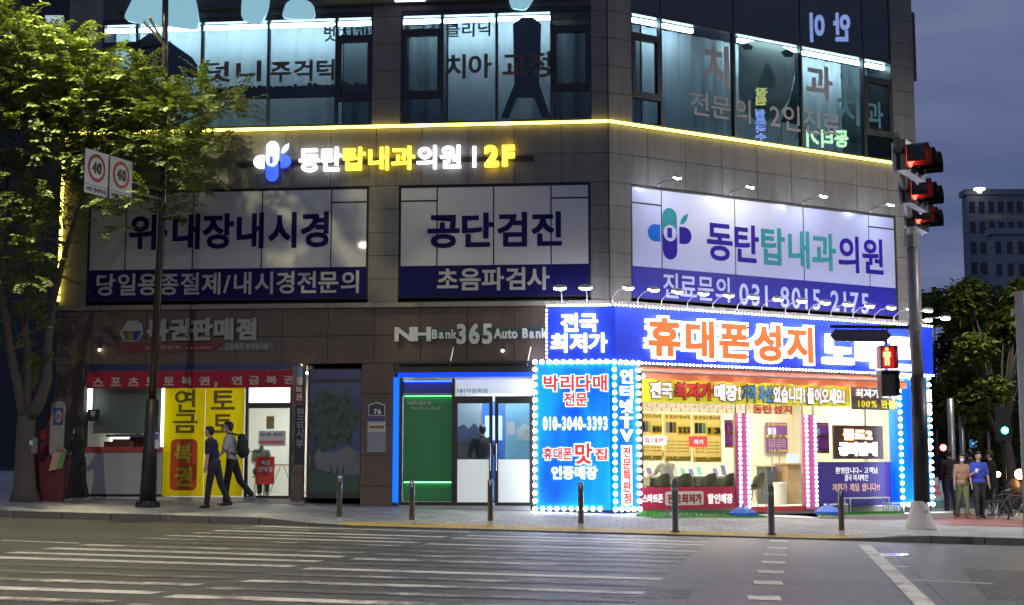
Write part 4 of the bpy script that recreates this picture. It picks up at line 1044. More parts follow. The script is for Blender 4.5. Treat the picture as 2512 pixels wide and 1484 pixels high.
# small spotlights under the awning that light the banner
for i in range(7):
    u = a0 + (a1 - a0) * (i + .5) / 7.3
    t = thing('spotlight', ORD[i] + ' small spotlight from the left under the orange awning', 'lamp', B.P(u, avb - .02, .66), 'small spotlights under the awning')
    MB().tube([B.P(u, avb + .02, .72), B.P(u, avb - .05, .66)], .035, 10).build('body', HOUS, t); MB().tube([B.P(u, avb - .051, .655), B.P(u, avb - .075, .635)], .034, 10).build('lens', E('awning_lamp', (1, .97, .9), 70), t)
# hanging yellow banner
YB = M('glow_yellow_vinyl', (.85, .80, .03), .5, em=.12, emc=(.9, .85, .05)); DGR = M('dark_grey_vinyl', (.12, .11, .10), .5)  # yellow vinyl has a weak glow of its own, standing in for lamp spill
hb = thing('hanging_banner', 'long yellow banner with bold outlined characters under the awning', 'banner', B.P(B.u(1830), B.v(1577, 985, .3), .3))
wv = .30
r = B.rect(1577, 927, 2086, 985, wv); cloth(B, r[0], r[1], r[2], r[3], wv, .006, YB, hb, 'banner_cloth', 40, 3)
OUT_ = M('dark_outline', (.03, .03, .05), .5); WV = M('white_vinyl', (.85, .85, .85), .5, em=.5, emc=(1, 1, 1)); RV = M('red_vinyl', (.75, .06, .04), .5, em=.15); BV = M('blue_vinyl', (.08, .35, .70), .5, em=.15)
x = 1592
for tx, m_, x1 in (('전국', WV, 1650), ('최저가', RV, 1747), ('매장!', WV, 1817), ('가격 자신', BV, 1892), ('있습니다!', WV, 1975), ('들어오세요!', WV, 2072)):
    y0 = 937 + (x - 1592) * .036; y1 = 974 + (x - 1592) * .036 + 2
    text(tx, B, B.rect(x - 1, y0 - 3, x1 + 1, y1 + 3, wv), wv + .014, OUT_, hb, .08, .002)
    text(tx, B, B.rect(x + 1, y0 - 1, x1 - 1, y1 + 1, wv), wv + .022, m_, hb, .045, .002)
    x = x1 + 3
gb = thing('hanging_banner', 'short dark grey refund banner at the right end of the yellow one', 'banner', B.P(B.u(2146), B.v(2090, 1003, .3), .3))
r = B.rect(2089, 949, 2206, 1004, wv); cloth(B, r[0], r[1], r[2], r[3], wv, .005, DGR, gb, 'banner_cloth', 12, 3)
text('최저가', B, B.rect(2098, 953, 2156, 975, wv), wv + .012, WV, gb, .03); text('보장', B, B.rect(2163, 957, 2200, 978, wv), wv + .012, WV, gb, .03); text('100% 환불!', B, B.rect(2104, 979, 2200, 1000, wv), wv + .012, YB, gb, .03)

# shop interior
pu0, pu1 = B.u(1573), B.u(2206); pv0 = B.v(1700, 1250); pv1 = B.v(1572, 905)
PW_ = M('warm_wall', (.62, .55, .42), .7)
RM = room(B, pu0, pu1, pv0, pv1, 3.9, PW_, TILE)
for i, (xa, xb, wa, wbb) in enumerate(((1600, 1760, -2.9, -.9), (1850, 1960, -2.9, -.9), (2020, 2160, -2.9, -.9))):
    ceil_light(B, B.u(xa), B.u(xb), pv1 - .0, wa, wbb, ['left', 'middle', 'right'][i] + ' ceiling light panel inside the phone shop', 'ceiling lights in the phone shop', E('phone_light', (1, .93, .78), 15))
# bricks on the back wall above the posters
BRK = M('tan_brick', (.42, .34, .26), .8, var=.12, vs=9); ww_ = -3.9
bv1 = B.v(1572, 985, -3.9); bh = .085; bw = .30
bme = {}
for rr_ in range(4):
    vv = bv1 + .05 - rr_ * (bh + .02) + .03
    u = pu0 + .02 + (bw / 2 if rr_ % 2 else 0)
    while u + bw < pu1 - .02:
        if 'm' not in bme: bme['m'] = MB().pb(B, -bw / 2 + .006, bw / 2 - .006, 0, bh, 0, .03).mesh('brick', BRK, False, B.P(0, 0, 0))
        link('brick', bme['m'], B.P(u + bw / 2, vv, ww_), RM); u += bw + .012
# shopfront glazing and doors
sf = thing('shop_glazing', 'clear glass front and door of the phone shop', 'shop front', B.P((pu0 + pu1) / 2, pv0, 0))
vz0 = B.v(1572, 1196)
for i, (x0, x1) in enumerate(((1574, 1800), (1829, 1897), (1899, 1964), (1994, 2120), (2122, 2206))):
    door = i in (1, 2)
    MB().pb(B, B.u(x0) + .02, B.u(x1) - .02, pv0 + (.06 if door else .03), pv1 - .05, -.02, -.008).build('glass_door' if door else 'pane', GC_, sf)
fr = MB()
for x in (1574, 1802, 1828, 1966, 1993, 2121, 2205): fr.pb(B, B.u(x) - .018, B.u(x) + .018, pv0, pv1, -.05, .02)
fr.pb(B, pu0, pu1, pv0 - .02, pv0 + .02, -.06, .03).build('mullion_frame', STEEL, sf)
for s in (-1, 1): MB().tube([B.P(B.u(1898) + s * .12, pv0 + .85, .03), B.P(B.u(1898) + s * .12, pv0 + 1.5, .03)], .013, 6).build('handle', STEEL, sf)
MB().pb(B, B.u(1829), B.u(1965), pv0 - .08, pv0 + .035, .031, .08).build('red_sill', M('red_sill', (.40, .03, .03), .5), sf)
# pink panel with lettering at the bottom left
pp = thing('window_panel', 'crimson sill panel with white lettering below the left shop window', 'panel', B.P(B.u(1690), pv0, .03))
CRM = M('crimson_panel', (.48, .03, .075), .4, em=.05)
r = B.rect(1572, 1196, 1803, 1251, .02); MB().pb(B, r[0], r[1], r[2], r[3], .021, .05).build('board', CRM, pp)
r = B.rect(1632, 1206, 1726, 1240, .05); MB().poly(B, rrect(B, r, .05), .0505, .056).build('plate', M('cream_plate', (.75, .72, .58), .5), pp)
text('스마트폰', B, B.rect(1576, 1212, 1626, 1234, .05), .052, WV, pp, .03); text('전국최저가', B, B.rect(1637, 1212, 1721, 1236, .05), .058, M('crimson_ink', (.35, .02, .04), .5), pp, .03); text('할인매장', B, B.rect(1736, 1211, 1797, 1236, .05), .052, WV, pp, .03)
# magenta bulb posts
MAG = M('magenta_post', (.55, .10, .33), .5)
for i, (x0, x1) in enumerate(((1801, 1829), (1964, 1993))):
    t = thing('bulb_post', ['left', 'right'][i] + ' magenta post with two columns of bulbs beside the shop door', 'post', B.P(B.u((x0 + x1) / 2), pv0, .1), 'bulb posts at the shop door')
    a_, b_ = B.u(x0), B.u(x1); vt = pv1 - .95
    MB().pb(B, a_, b_, pv0 - .05, vt, .021, .12).build('post', MAG, t)
    n = 19
    for s, uu in ((0, a_ + .05), (1, b_ - .05)):
        shared('bulb', DOTP, [B.P(uu, pv0 + .05 + (vt - pv0 - .1) * j / n, .13) for j in range(n + 1)], t)
# price posters hanging in the left window
YP = paper('poster_yellow', (.98, .84, .45), .65); PUR = paper('poster_purple', (.30, .11, .45)); YS = paper('poster_yellow_strip', (.90, .76, .05)); BRNI = M('brown_ink', (.20, .12, .02), .6)
def price(x0, x1, y0, y1, wq, model, price_, label, pur=False, colr=((.05, .05, .06), (.3, .2, .2), (.7, .6, .2))):
    r = B.rect(x0, y0, x1, y1, wq); t = thing('price_poster', label, 'poster', B.P((r[0] + r[1]) / 2, r[2], wq), 'price posters in the phone shop')
    W_, H_ = r[1] - r[0], r[3] - r[2]; Q = lambda a_, b_, c_, d_: (r[0] + a_ * W_, r[0] + b_ * W_, r[2] + c_ * H_, r[2] + d_ * H_)
    MB().pb(B, *r, wq, wq + .01).build('sheet', PUR if pur else YP, t)
    text('월 환경수령50대', B, Q(.06, .94, .89, .97), wq + .011, YS if pur else BRNI, t, .012)
    for j, c_ in enumerate(colr): MB().pb(B, *Q(.08 + j * .13, .19 + j * .13, .60, .82), wq + .011, wq + .02).build('phone_print', M('phone_%s' % str(c_), c_, .4), t)
    MB().pb(B, *Q(.0, 1, .5, .58) if pur else Q(.5, .98, .56, .74), wq + .0105, wq + .0115).build('strip', YS, t)
    text(model, B, Q(.1, .9, .51, .57) if pur else Q(.54, .96, .60, .72), wq + .012, OUT_, t, .04)
    for j in range(4): text('출고가 1,078,000', B, Q(.1, .9, .40 - j * .07, .44 - j * .07), wq + .011, YP if pur else BRNI, t, .0)
    MB().pb(B, *Q(.04, .96, .0, .11), wq + .0105, wq + .0115).build('price_strip', YP if not pur else PUR, t)
    text(price_, B, Q(.1, .95, .015, .10), wq + .0125, YS, t, .05); text(price_, B, Q(.09, .96, .008, .107), wq + .0118, BRNI, t, .075)
wq = -.25
price(1572, 1625, 1012, 1130, wq, '플립3', '282,000', 'first yellow price poster from the left in the shop window, partly hidden by bulbs')
price(1628, 1696, 1014, 1132, wq, 'S22', '165,000', 'second yellow price poster from the left in the shop window', colr=((.6, .55, .5), (.06, .05, .05), (.35, .2, .1)))
price(1699, 1770, 1016, 1134, wq, '13', '285,000', 'third yellow price poster from the left in the shop window', colr=((.04, .04, .05), (.05, .12, .08), (.2, .5, .25)))
price(1880, 1932, 1036, 1110, -3.8, 'S22', '165,000', 'purple price poster on the back wall seen through the glass door', True, ((.7, .7, .75), (.3, .3, .4), (.6, .5, .6)))
price(1996, 2034, 1036, 1112, wq, '아이폰13', '285,000', 'purple price poster beside the lit screen in the right window', True, ((.3, .5, .8), (.8, .85, .9), (.2, .5, .5)))
price(1778, 1799, 1030, 1098, wq - .1, '13', '285,000', 'narrow purple price poster left of the first bulb post', True)
rs = thing('lit_sign', 'small glowing red sign hung in the left shop window', 'sign', B.hit(1713, 1095, -.2))
MB().pb(B, *B.rect(1692, 1070, 1735, 1096, -.18), -.2, -.18).build('box', E('red_glow', (1, .05, .06), 1.3), rs); text('특가', B, B.rect(1702, 1078, 1726, 1090, -.17), -.175, WV, rs, .03)
ws = thing('lit_sign', 'white glowing sign hung in the left window corner beside the bulb column', 'sign', B.hit(1600, 1092, -.2))
MB().pb(B, *B.rect(1574, 1070, 1636, 1090, -.18), -.2, -.18).build('box', E('white_glow', (1, .9, .95), 1.4), ws); text('휴대폰', B, B.rect(1580, 1073, 1630, 1087, -.17), -.175, RV, ws, .02)
text('동탄성지', B, B.rect(1846, 992, 1942, 1014, .02), .022, M('sign_red_print', (.7, .06, .03), .5), sf, .035)
text('박리다매', B, B.rect(2062, 1012, 2124, 1034, -.005), -.004, WV, sf, .04)
# long consultation desk and chairs
dk = thing('desk', 'long white consultation desk along the left shop window', 'desk', B.P(B.u(1690, -1.1), pv0, -1.1))
MB().pb(B, B.u(1574, -1.0), B.u(1815, -1.0), pv0 + .70, pv0 + .75, -1.45, -.75).build('desktop', M('white_desk', (.78, .78, .76), .4), dk)
MB().pb(B, B.u(1576, -1.2), B.u(1813, -1.2), pv0, pv0 + .698, -1.42, -1.36).build('modesty_panel', M('white_desk', (.78, .78, .76), .4), dk)
for x in (1580, 1690, 1810): MB().pb(B, B.u(x, -1) - .02, B.u(x, -1) + .02, pv0, pv0 + .698, -1.35, -.8).build('leg', STEEL, dk)
OLV = M('olive_shell', (.14, .14, .085), .55); CHL = M('chair_leg', (.5, .38, .22), .5)
def shell_chair(pos, rz, label, group, m=OLV):
    t = thing('shell_chair', label, 'chair', pos, group); x, y, z = pos
    pl = Plane((x, y, 0), (math.cos(rz), math.sin(rz), 0))     # pl.n = away from the sitter's front
    b = MB(); nx = 12
    rows = [(.44, .22, -.22), (.42, .24, 0), (.45, .25, .18), (.58, .26, .24), (.74, .25, .27), (.82, .18, .28)]
    for (h, hw, wq_) in rows:
        for i in range(nx + 1):
            s = -1 + 2 * i / nx; b.v.append(pl.P(hw * s, z + h + (.10 * s * s if h < .5 else -.10 * abs(s) ** 3), wq_ - (.16 * s * s if h >= .5 else 0)))
    for j in range(len(rows) - 1):
        for i in range(nx): q = j * (nx + 1) + i; b.f.append((q, q + 1, q + nx + 2, q + nx + 1))
    n_ = len(b.v); b.v += [v + Vector((0, 0, -.02)) - pl.n * -.012 for v in b.v]; b.f += [tuple(n_ + i for i in reversed(f)) for f in b.f]
    b.build('shell', m, t, True)
    for sx in (-1, 1):
        for sy in (-1, 1): MB().tube([pl.P(sx * .12, z + .41, sy * .1), pl.P(sx * .22, z, sy * .22)], [.016, .011], 6).build('leg', CHL, t)
    return t
rzB = R(32.3)
for i, x in enumerate((1612, 1668, 1727, 1777)):
    p = B.P(B.u(x, -.45), pv0, -.42); shell_chair(p, rzB + R([8, -6, 3, -4][i]), ['olive shell chair with the seated clerk, first at the desk', 'second olive shell chair at the desk from the left', 'third olive shell chair at the desk from the left', 'fourth olive shell chair at the desk beside the bulb post'][i], 'olive chairs at the desk')
shell_chair(B.P(B.u(1846, -.9), pv0, -.9), rzB + R(20), 'olive shell chair just inside the shop door', 'olive chairs at the desk')
# phones and leaflets lined up on the desk
random.seed(3)
for i in range(12):
    u = B.u(1580, -1.0) + (B.u(1812, -1.0) - B.u(1580, -1.0)) * i / 11.5; c_ = random.choice([(.8, .8, .85), (.1, .15, .4), (.7, .2, .3), (.2, .5, .55), (.75, .75, .7)])
    b = MB(); h = random.uniform(.14, .26)
    b.hexa([B.P(u, pv0 + .752, -1.2), B.P(u + .13, pv0 + .752, -1.2), B.P(u + .13, pv0 + .752, -1.21), B.P(u, pv0 + .752, -1.21), B.P(u, pv0 + .752 + h, -1.27), B.P(u + .13, pv0 + .752 + h, -1.27), B.P(u + .13, pv0 + .752 + h, -1.28), B.P(u, pv0 + .752 + h, -1.28)])
    o = b.build('display_card', M('card_%d' % i, c_, .5), None); tag(o, ORD[i] + ' small upright display card from the left on the white desk', 'card', 'display cards on the desk')
# second counter behind the door
c2 = thing('counter', 'light wood service counter inside the shop door', 'counter', B.P(B.u(1940, -2.2), pv0, -2.2))
MB().pb(B, B.u(1922, -2.2), B.u(1966, -2.2), pv0, pv0 + 1.0, -2.6, -2.1).build('body', WOOD, c2); MB().pb(B, B.u(1918, -2.2), B.u(1970, -2.2), pv0 + 1.0, pv0 + 1.04, -2.65, -2.05).build('top', WOOD, c2)
MB().pb(B, B.u(1934, -2.2), B.u(1960, -2.2), pv0 + 1.042, pv0 + 1.28, -2.3, -2.27).build('monitor', E('monitor_glow', (.4, .6, .9), .35), c2)
c3 = thing('cabinet', 'dark side cabinet beside the white round bin inside the shop', 'cabinet', B.P(B.u(1890, -2.4), pv0, -2.4))
MB().pb(B, B.u(1872, -2.4), B.u(1895, -2.4), pv0, pv0 + .95, -2.7, -2.3).build('body', M('slate_cabinet', (.07, .08, .10), .5), c3); MB().pb(B, B.u(1869, -2.4), B.u(1898, -2.4), pv0 + .95, pv0 + .98, -2.72, -2.28).build('top', WOOD, c3)
bn_ = thing('round_bin', 'white ribbed round bin inside the shop door', 'bin', B.P(B.u(1909, -2.0), pv0, -2.0))
MB().lathe(B.P(B.u(1909, -2.0), pv0, -2.0), [(.16, 0), (.18, .55), (.17, .56), (.15, .5)], 18).build('body', M('white_bin', (.6, .6, .57), .5), bn_)
# right window: purple panel and lit screen
pp2 = thing('window_panel', 'purple board with handwritten white greeting below the lit screen', 'panel', B.P(B.u(2100), pv0, .03))
VIO = M('violet_board', (.055, .035, .26), .45, em=.04)
r = B.rect(1997, 1133, 2206, 1236, .02); MB().pb(B, r[0], r[1], pv0, r[3], .021, .045).build('board', VIO, pp2)
text('환영합니다~ 고객님', B, B.rect(2050, 1146, 2152, 1162, .05), .047, WV, pp2, .005); text('결국 마지막은', B, B.rect(2072, 1164, 2130, 1180, .05), .047, WV, pp2, .005); text('저희가 제일 쌉니다!!', B, B.rect(2042, 1186, 2158, 1206, .05), .047, M('peach_print', (.8, .5, .4), .5, em=.2), pp2, .02)
sn = thing('led_screen', 'glowing LED screen with white and orange text in the right window', 'screen', B.P(B.u(2100), B.v(2043, 1125), .03))
r = B.rect(2043, 1043, 2162, 1126, .02); MB().pb(B, *r, .021, .1).build('housing', M('brown_black', (.06, .035, .03), .4), sn)
text('폴드2', B, B.rect(2068, 1052, 2140, 1080, .1), .101, E('screen_orange', (1, .45, .15), 2.0), sn, .07); text('폴드2', B, B.rect(2071, 1055, 2137, 1077, .1), .108, E('screen_white', (1, .95, .92), 4), sn, .02)
text('공짜판매', B, B.rect(2058, 1084, 2152, 1118, .1), .101, E('screen_white', (1, .95, .92), 4), sn, .075)
# metal benches, green turf, platform, blue bases in front of the right window
TURF = bpy.data.materials.new('turf'); TURF.use_nodes = True; TURF.node_tree.nodes['Principled BSDF'].inputs['Base Color'].default_value = (.05, .24, .03, 1); TURF.node_tree.nodes['Principled BSDF'].inputs['Roughness'].default_value = .9
def turf(pts, label, z=.02):
    b = MB(); n = len(pts); b.v = [Vector((p.x, p.y, zs(p.x, p.y) - .01)) for p in pts] + [Vector((p.x, p.y, zs(p.x, p.y) + z)) for p in pts]
    b.f = [tuple(range(n, 2 * n))] + [(i, (i + 1) % n, n + (i + 1) % n, n + i) for i in range(n)]
    t = thing('turf_mat', label, 'mat', b.org()); b.build('backing', TURF, t)
    g = MB(); random.seed(5)
    xs2 = [p.x for p in pts]; ys2 = [p.y for p in pts]
    k = 0
    def inside(x, y):
        c = False
        for i in range(n):
            a_, b2 = pts[i], pts[i - 1]
            if (a_.y > y) != (b2.y > y) and x < (b2.x - a_.x) * (y - a_.y) / (b2.y - a_.y) + a_.x: c = not c
        return c
    while k < 5000:
        x, y = random.uniform(min(xs2), max(xs2)), random.uniform(min(ys2), max(ys2)); k += 1
        if inside(x, y):
            z0 = zs(x, y) + z; h = random.uniform(.02, .035); dx, dy = random.uniform(-.012, .012), random.uniform(-.012, .012); q = len(g.v)
            g.v += [Vector((x - .006, y, z0)), Vector((x + .006, y, z0)), Vector((x + dx, y + dy, z0 + h))]; g.f.append((q, q + 1, q + 2))
    o = g.build('grass_blades', TURF, t); o['kind'] = 'stuff'
    return t
def gp(pl, x, w, y=1250): 
    p = pl.P(pl.u(x, w, y), 0, w); return p
turf([B.P(B.u(1574, .05), 0, .06), B.P(B.u(1577, 1.2), 0, .9), B.P(B.u(1630, 1.9), 0, 1.55), B.P(B.u(1845, 1.9), 0, 1.75), B.P(B.u(1880, 1.6), 0, 1.55), B.P(B.u(1836, .1), 0, .06)], 'green artificial turf mat under the left shop window')
PFZ = zs(*B.P(B.u(2100), 0, .8).xy) + .12          # top of the low granite platform
PLQ = [B.P(B.u(2006, 1.2), 0, 1.15), B.P(B.u(2345, 1.2), 0, 1.0), B.P(B.u(2332, .3), 0, .1), B.P(B.u(1998, .06), 0, .06)]
_zs = zs
zs = lambda x, y: PFZ
turf([B.P(B.u(1999, .08), 0, .08), B.P(B.u(2008, 1.0), 0, .95), B.P(B.u(2214, 1.0), 0, .95), B.P(B.u(2206, .08), 0, .08)], 'green artificial turf mat below the purple board')
zs = _zs
# white tactile-like entrance mat
em = MB(); q = [B.P(B.u(1838, .1), 0, .1), B.P(B.u(1890, 1.5), 0, 1.5), B.P(B.u(2004, 1.5), 0, 1.5), B.P(B.u(1972, .1), 0, .1)]
em.v = [Vector((p.x, p.y, zs(p.x, p.y) + h)) for h in (-.01, .014) for p in q]; em.f = [(4, 5, 6, 7), (0, 1, 5, 4), (1, 2, 6, 5), (2, 3, 7, 6), (3, 0, 4, 7)]
o = em.build('entrance_mat', M('pale_mat', (.5, .5, .5), .6, bump=.3), None); tag(o, 'pale entrance mat in front of the phone shop door', 'mat')
def bench(x0, x1, label):
    p0, p1 = B.P(B.u(x0, .3), 0, .28), B.P(B.u(x1, .3), 0, .28); z = PFZ + .022
    t = thing('metal_bench', label, 'bench', ((p0.x + p1.x) / 2, (p0.y + p1.y) / 2, z)); u0, u1 = B.u(x0, .3), B.u(x1, .3); h = .34 if x1 - x0 > 80 else .2
    WM = M('white_metal', (.8, .8, .8), .4)
    MB().pb(B, u0, u1, z + h, z + h + .03, .2, .42).build('seat', WM, t)
    for u in (u0 + .03, u1 - .03):
        for w_ in (.22, .40): MB().tube([B.P(u, z, w_), B.P(u, z + h, w_)], .014, 6).build('leg', WM, t)
bench(2070, 2168, 'low white metal table in front of the purple board')
bench(2022, 2066, 'small white metal stool left of the low table'); bench(2172, 2204, 'small white metal stool right of the low table')
BLP = M('blue_plastic', (.02, .12, .55), .4)
for i, x in enumerate((1818, 2024)):
    p = B.P(B.u([1818, 2026][i], [1.2, .7][i]), 0, [1.2, .7][i]); p.z = zs(p.x, p.y) if i == 0 else PFZ + .02; t = thing('blue_base', ['blue plastic weight base at the foot of the left bulb post', 'blue plastic weight base right of the shop door'][i], 'base', p, 'blue weight bases')
    b = MB(); n = 6
    prof = [(.33, 0), (.33, .07), (.2, .16), (.08, .21), (.045, .21)]
    b.lathe(p, prof, 6); b.build('body', BLP, t); MB().lathe(p + Vector((0, 0, .21)), [(.03, 0), (.03, .05)], 8).build('cap', BLP, t)
pk = MB()
pk.v = [Vector((p.x, p.y, zs(p.x, p.y) - .2)) for p in PLQ] + [Vector((p.x, p.y, PFZ)) for p in PLQ]; pk.f = [(4, 5, 6, 7), (0, 1, 5, 4), (1, 2, 6, 5), (2, 3, 7, 6), (3, 0, 4, 7)]
o = pk.build('stone_platform', M('step_granite', (.40, .38, .34), .7, var=.15, vs=5), None); tag(o, 'long low granite platform right of the phone shop door', 'platform')

# ---------------------------------------------------------------- street furniture
GALV = M('galvanised', (.38, .38, .38), .35, .8, var=.15, vs=4); POLEG = M('grey_pole_paint', (.22, .215, .21), .45, .2, var=.12, vs=3)
POLEB = M('black_pole_wrap', (.010, .008, .008), .5, var=.3, vs=6); CONC = M('pale_concrete', (.50, .48, .44), .7, var=.12, vs=5)
# bollards
BST = M('bollard_steel', (.24, .24, .25), .25, .9); BDK = M('bollard_dark', (.035, .03, .03), .4)
bx_ = [(832, 1281, 1168), (1010, 1288, 1181), (1203, 1290, 1178), (1425, 1297, 1185), (1657, 1306, 1178), (1893, 1313, 1190), (2065, 1314, 1202)]
for i, (x, yb_, yt) in enumerate(bx_):
    p = walk(x, yb_); h = (yb_ - yt) * p.y / FPX
    dark = i in (4, 5)
    t = thing('bollard', ['steel bollard nearest the left kerb, in front of the brown wall', 'steel bollard in front of the green bank panel', 'steel bollard in front of the bank doors', 'steel bollard in front of the blue light box', 'black tapered bollard in front of the crimson panel', 'black tapered bollard in front of the shop door', 'steel bollard in front of the purple board'][i], 'bollard', p, 'bollards along the crossing')
    if dark:
        MB().lathe(p, [(.085, 0), (.085, .03), (.065, .05), (.062, h - .06), (.05, h - .03), (.03, h), (.001, h + .005)], 14).build('post', BDK, t, True); MB().lathe(p + Vector((0, 0, h * .78)), [(.064, 0), (.066, .01), (.066, .05), (.064, .06)], 14).build('band', M('grey_band', (.2, .2, .2), .4), t)
    else:
        MB().lathe(p, [(.06, .0), (.06, .10)], 14).build('foot', CONC, t)
        MB().lathe(p + Vector((0, 0, .1)), [(.057, 0), (.057, h - .14), (.05, h - .115), (.03, h - .10), (.001, h - .098)], 16).build('post', BST, t, True)
        for s in (-1, 1): 
            a = R(-90 + s * 8); MB().box((p.x + .052 * math.cos(a) * .2, p.y - .053, p.z + .16), (.045, .012, h - .3)).build('dark_inset', BDK, t) if s == 1 else None
# left street lamp pole with speed signs
pb0 = walk(362, 1243)
Z0 = pb0.y
lp = thing('sign_pole', 'tall steel pole with black lower sleeve carrying the speed limit signs', 'pole', pb0)
def up(px_, py_, Y=None): return at(px_, py_, Y or Z0)
q0, q1, q2, q3 = pb0, up(374, 980), up(400, 480), up(405, 62)
q4 = q3 + (q3 - q2) * .35
MB().tube([q0 + Vector((0, 0, .02)), q0.lerp(q1, .5), q1], [.18, .155, .135], 16).build('black_sleeve', POLEB, lp, True)
MB().tube([q1 - Vector((0, 0, .05)), q2, q3, q4], [.085, .08, .07, .065], 14).build('upper_pole', M('brown_steel_pole', (.075, .06, .055), .22, .7), lp, True)
MB().lathe(pb0 - Vector((0, 0, .02)), [(.27, 0), (.27, .05), (.22, .06), (.20, .14), (.18, .15)], 16).build('base_plate', POLEB, lp)
for k in range(6):
    a = k * math.pi / 3; MB().lathe(pb0 + Vector((.235 * math.cos(a), .235 * math.sin(a), .03)), [(.022, 0), (.022, .07)], 6).build('bolt', POLEB, lp)
MB().tube([up(397, 100), up(382, 72) + Vector((0, -.6, .1))], .03, 8).build('side_arm', GALV, lp); MB().tube([up(403, 108), up(360, 62) + Vector((0, -.3, 0))], .035, 8).build('side_arm', GALV, lp)
stk = thing('sticker', 'small blue and white sticker on the black pole sleeve', 'sticker', up(384, 1090, Z0 - .16))
MB().box(up(385, 1100, Z0 - .16), (.09, .012, .34)).build('paper', M('sticker_white', (.5, .5, .55), .6), stk); MB().box(up(384, 1078, Z0 - .168), (.07, .006, .12)).build('print', M('sticker_blue', (.04, .06, .4), .6), stk)
SD = Vector((.37, .929, 0)).normalized()
base = up(400, 485)
def along(s, z): return Vector((base.x - SD.x * s, base.y - SD.y * s, z))
zt = up(400, 468).z; zb = up(400, 490).z
zt_, zb_ = zt, zb
MB().tube([along(0, zt), along(2.85, zt)], .025, 8).tube([along(0, zb), along(2.85, zb)], .025, 8).tube([along(.55, zb), along(.55, zt)], .018, 6).build('sign_arm', GALV, lp)
SP = Plane((base.x, base.y, 0), SD); wz = .05
SWH = M('sign_white', (.72, .72, .72), .35, var=.04); SBK = M('sign_black', (.015, .015, .015), .4); SRD = M('sign_red', (.40, .02, .015), .35)
for i, (s0, s1, cap_, lab) in enumerate(((2.02, 2.80, '여기부터', 'white speed limit 40 sign, the left one of two on the arm'), (1.20, 1.98, '해 제', 'white end of speed limit sign, the right one beside the pole'))):
    zc = (zt + zb) / 2; v0, v1 = zc - .40, zc + .52
    t = thing('traffic_sign', lab, 'traffic sign', SP.P(-(s0 + s1) / 2, v0, wz), 'speed limit signs on the pole')
    MB().pb(SP, -s1, -s0, v0, v1, .03, .05).build('rim', SBK, t); MB().pb(SP, -s1 + .012, -s0 - .012, v0 + .2, v1 - .012, .051, .054).build('plate', SWH, t); MB().pb(SP, -s1 + .012, -s0 - .012, v0 + .012, v0 + .188, .051, .054).build('caption_plate', SWH, t)
    cx, cy = -(s0 + s1) / 2, v0 + .56
    ring = [(cx + .29 * math.cos(2 * math.pi * k / 28), cy + .29 * math.sin(2 * math.pi * k / 28)) for k in range(28)]; ri2 = [(cx + .215 * math.cos(2 * math.pi * k / 28), cy + .215 * math.sin(2 * math.pi * k / 28)) for k in range(28)]
    MB().poly(SP, ring, .0545, .0565).build('ring', SRD, t); MB().poly(SP, ri2, .057, .059).build('disc', SWH, t)
    text('40', SP, (cx - .15, cx + .15, cy - .12, cy + .12), .0595, SBK, t, .045); text(cap_, SP, (-s1 + .08, -s0 - .08, v0 + .05, v0 + .15), .0545, SBK, t, .02)
# right signal pole
rp0 = walk(2258, 1298); Zr = rp0.y
rp = thing('signal_pole', 'thick dark signal pole on a flared concrete base at the corner', 'pole', rp0)
c0, c1, c2, c3, c4 = rp0, at(2262, 1232, Zr), at(2252, 925, Zr), at(2243, 800, Zr), at(2236, 560, Zr)
MB().lathe(rp0 - Vector((0, 0, .02)), [(.33, 0), (.33, .05), (.25, .22), (.20, .42), (.17, .58), (.165, .6)], 20).build('concrete_base', CONC, rp, True)
MB().tube([c1, c2], [.165, .16], 18).build('lower_shaft', POLEB, rp, True); MB().tube([c2, c3, c4], [.125, .12, .115], 18).build('upper_shaft', POLEG, rp, True)
MB().tube([at(2243, 815, Zr), at(2243, 795, Zr)], .15, 16).build('collar', POLEG, rp); MB().tube([at(2236, 608, Zr), at(2235, 560, Zr)], .15, 8).build('top_collar', POLEG, rp)
MB().ell(at(2273, 1255, Zr - .2), (.02, .012, .02), 8, 6).build('rust_bolt', M('rust', (.25, .11, .04), .8), rp)
arm0 = at(2235, 566, Zr); DA = Vector((-.276, -.961, 0))
zarm = arm0.z
def ar(s, dz=0, dn=0): return Vector((arm0.x + DA.x * s, arm0.y + DA.y * s, zarm + dz)) + Vector((.961, -.276, 0)) * dn
MB().tube([ar(-.1, -.05), ar(3, .0), ar(9.3, .12)], [.085, .075, .05], 10).build('mast_arm', POLEG, rp, True)
HB = M('signal_black', (.012, .012, .013), .35); REDL = E('red_signal', (1, .03, .02), 14)
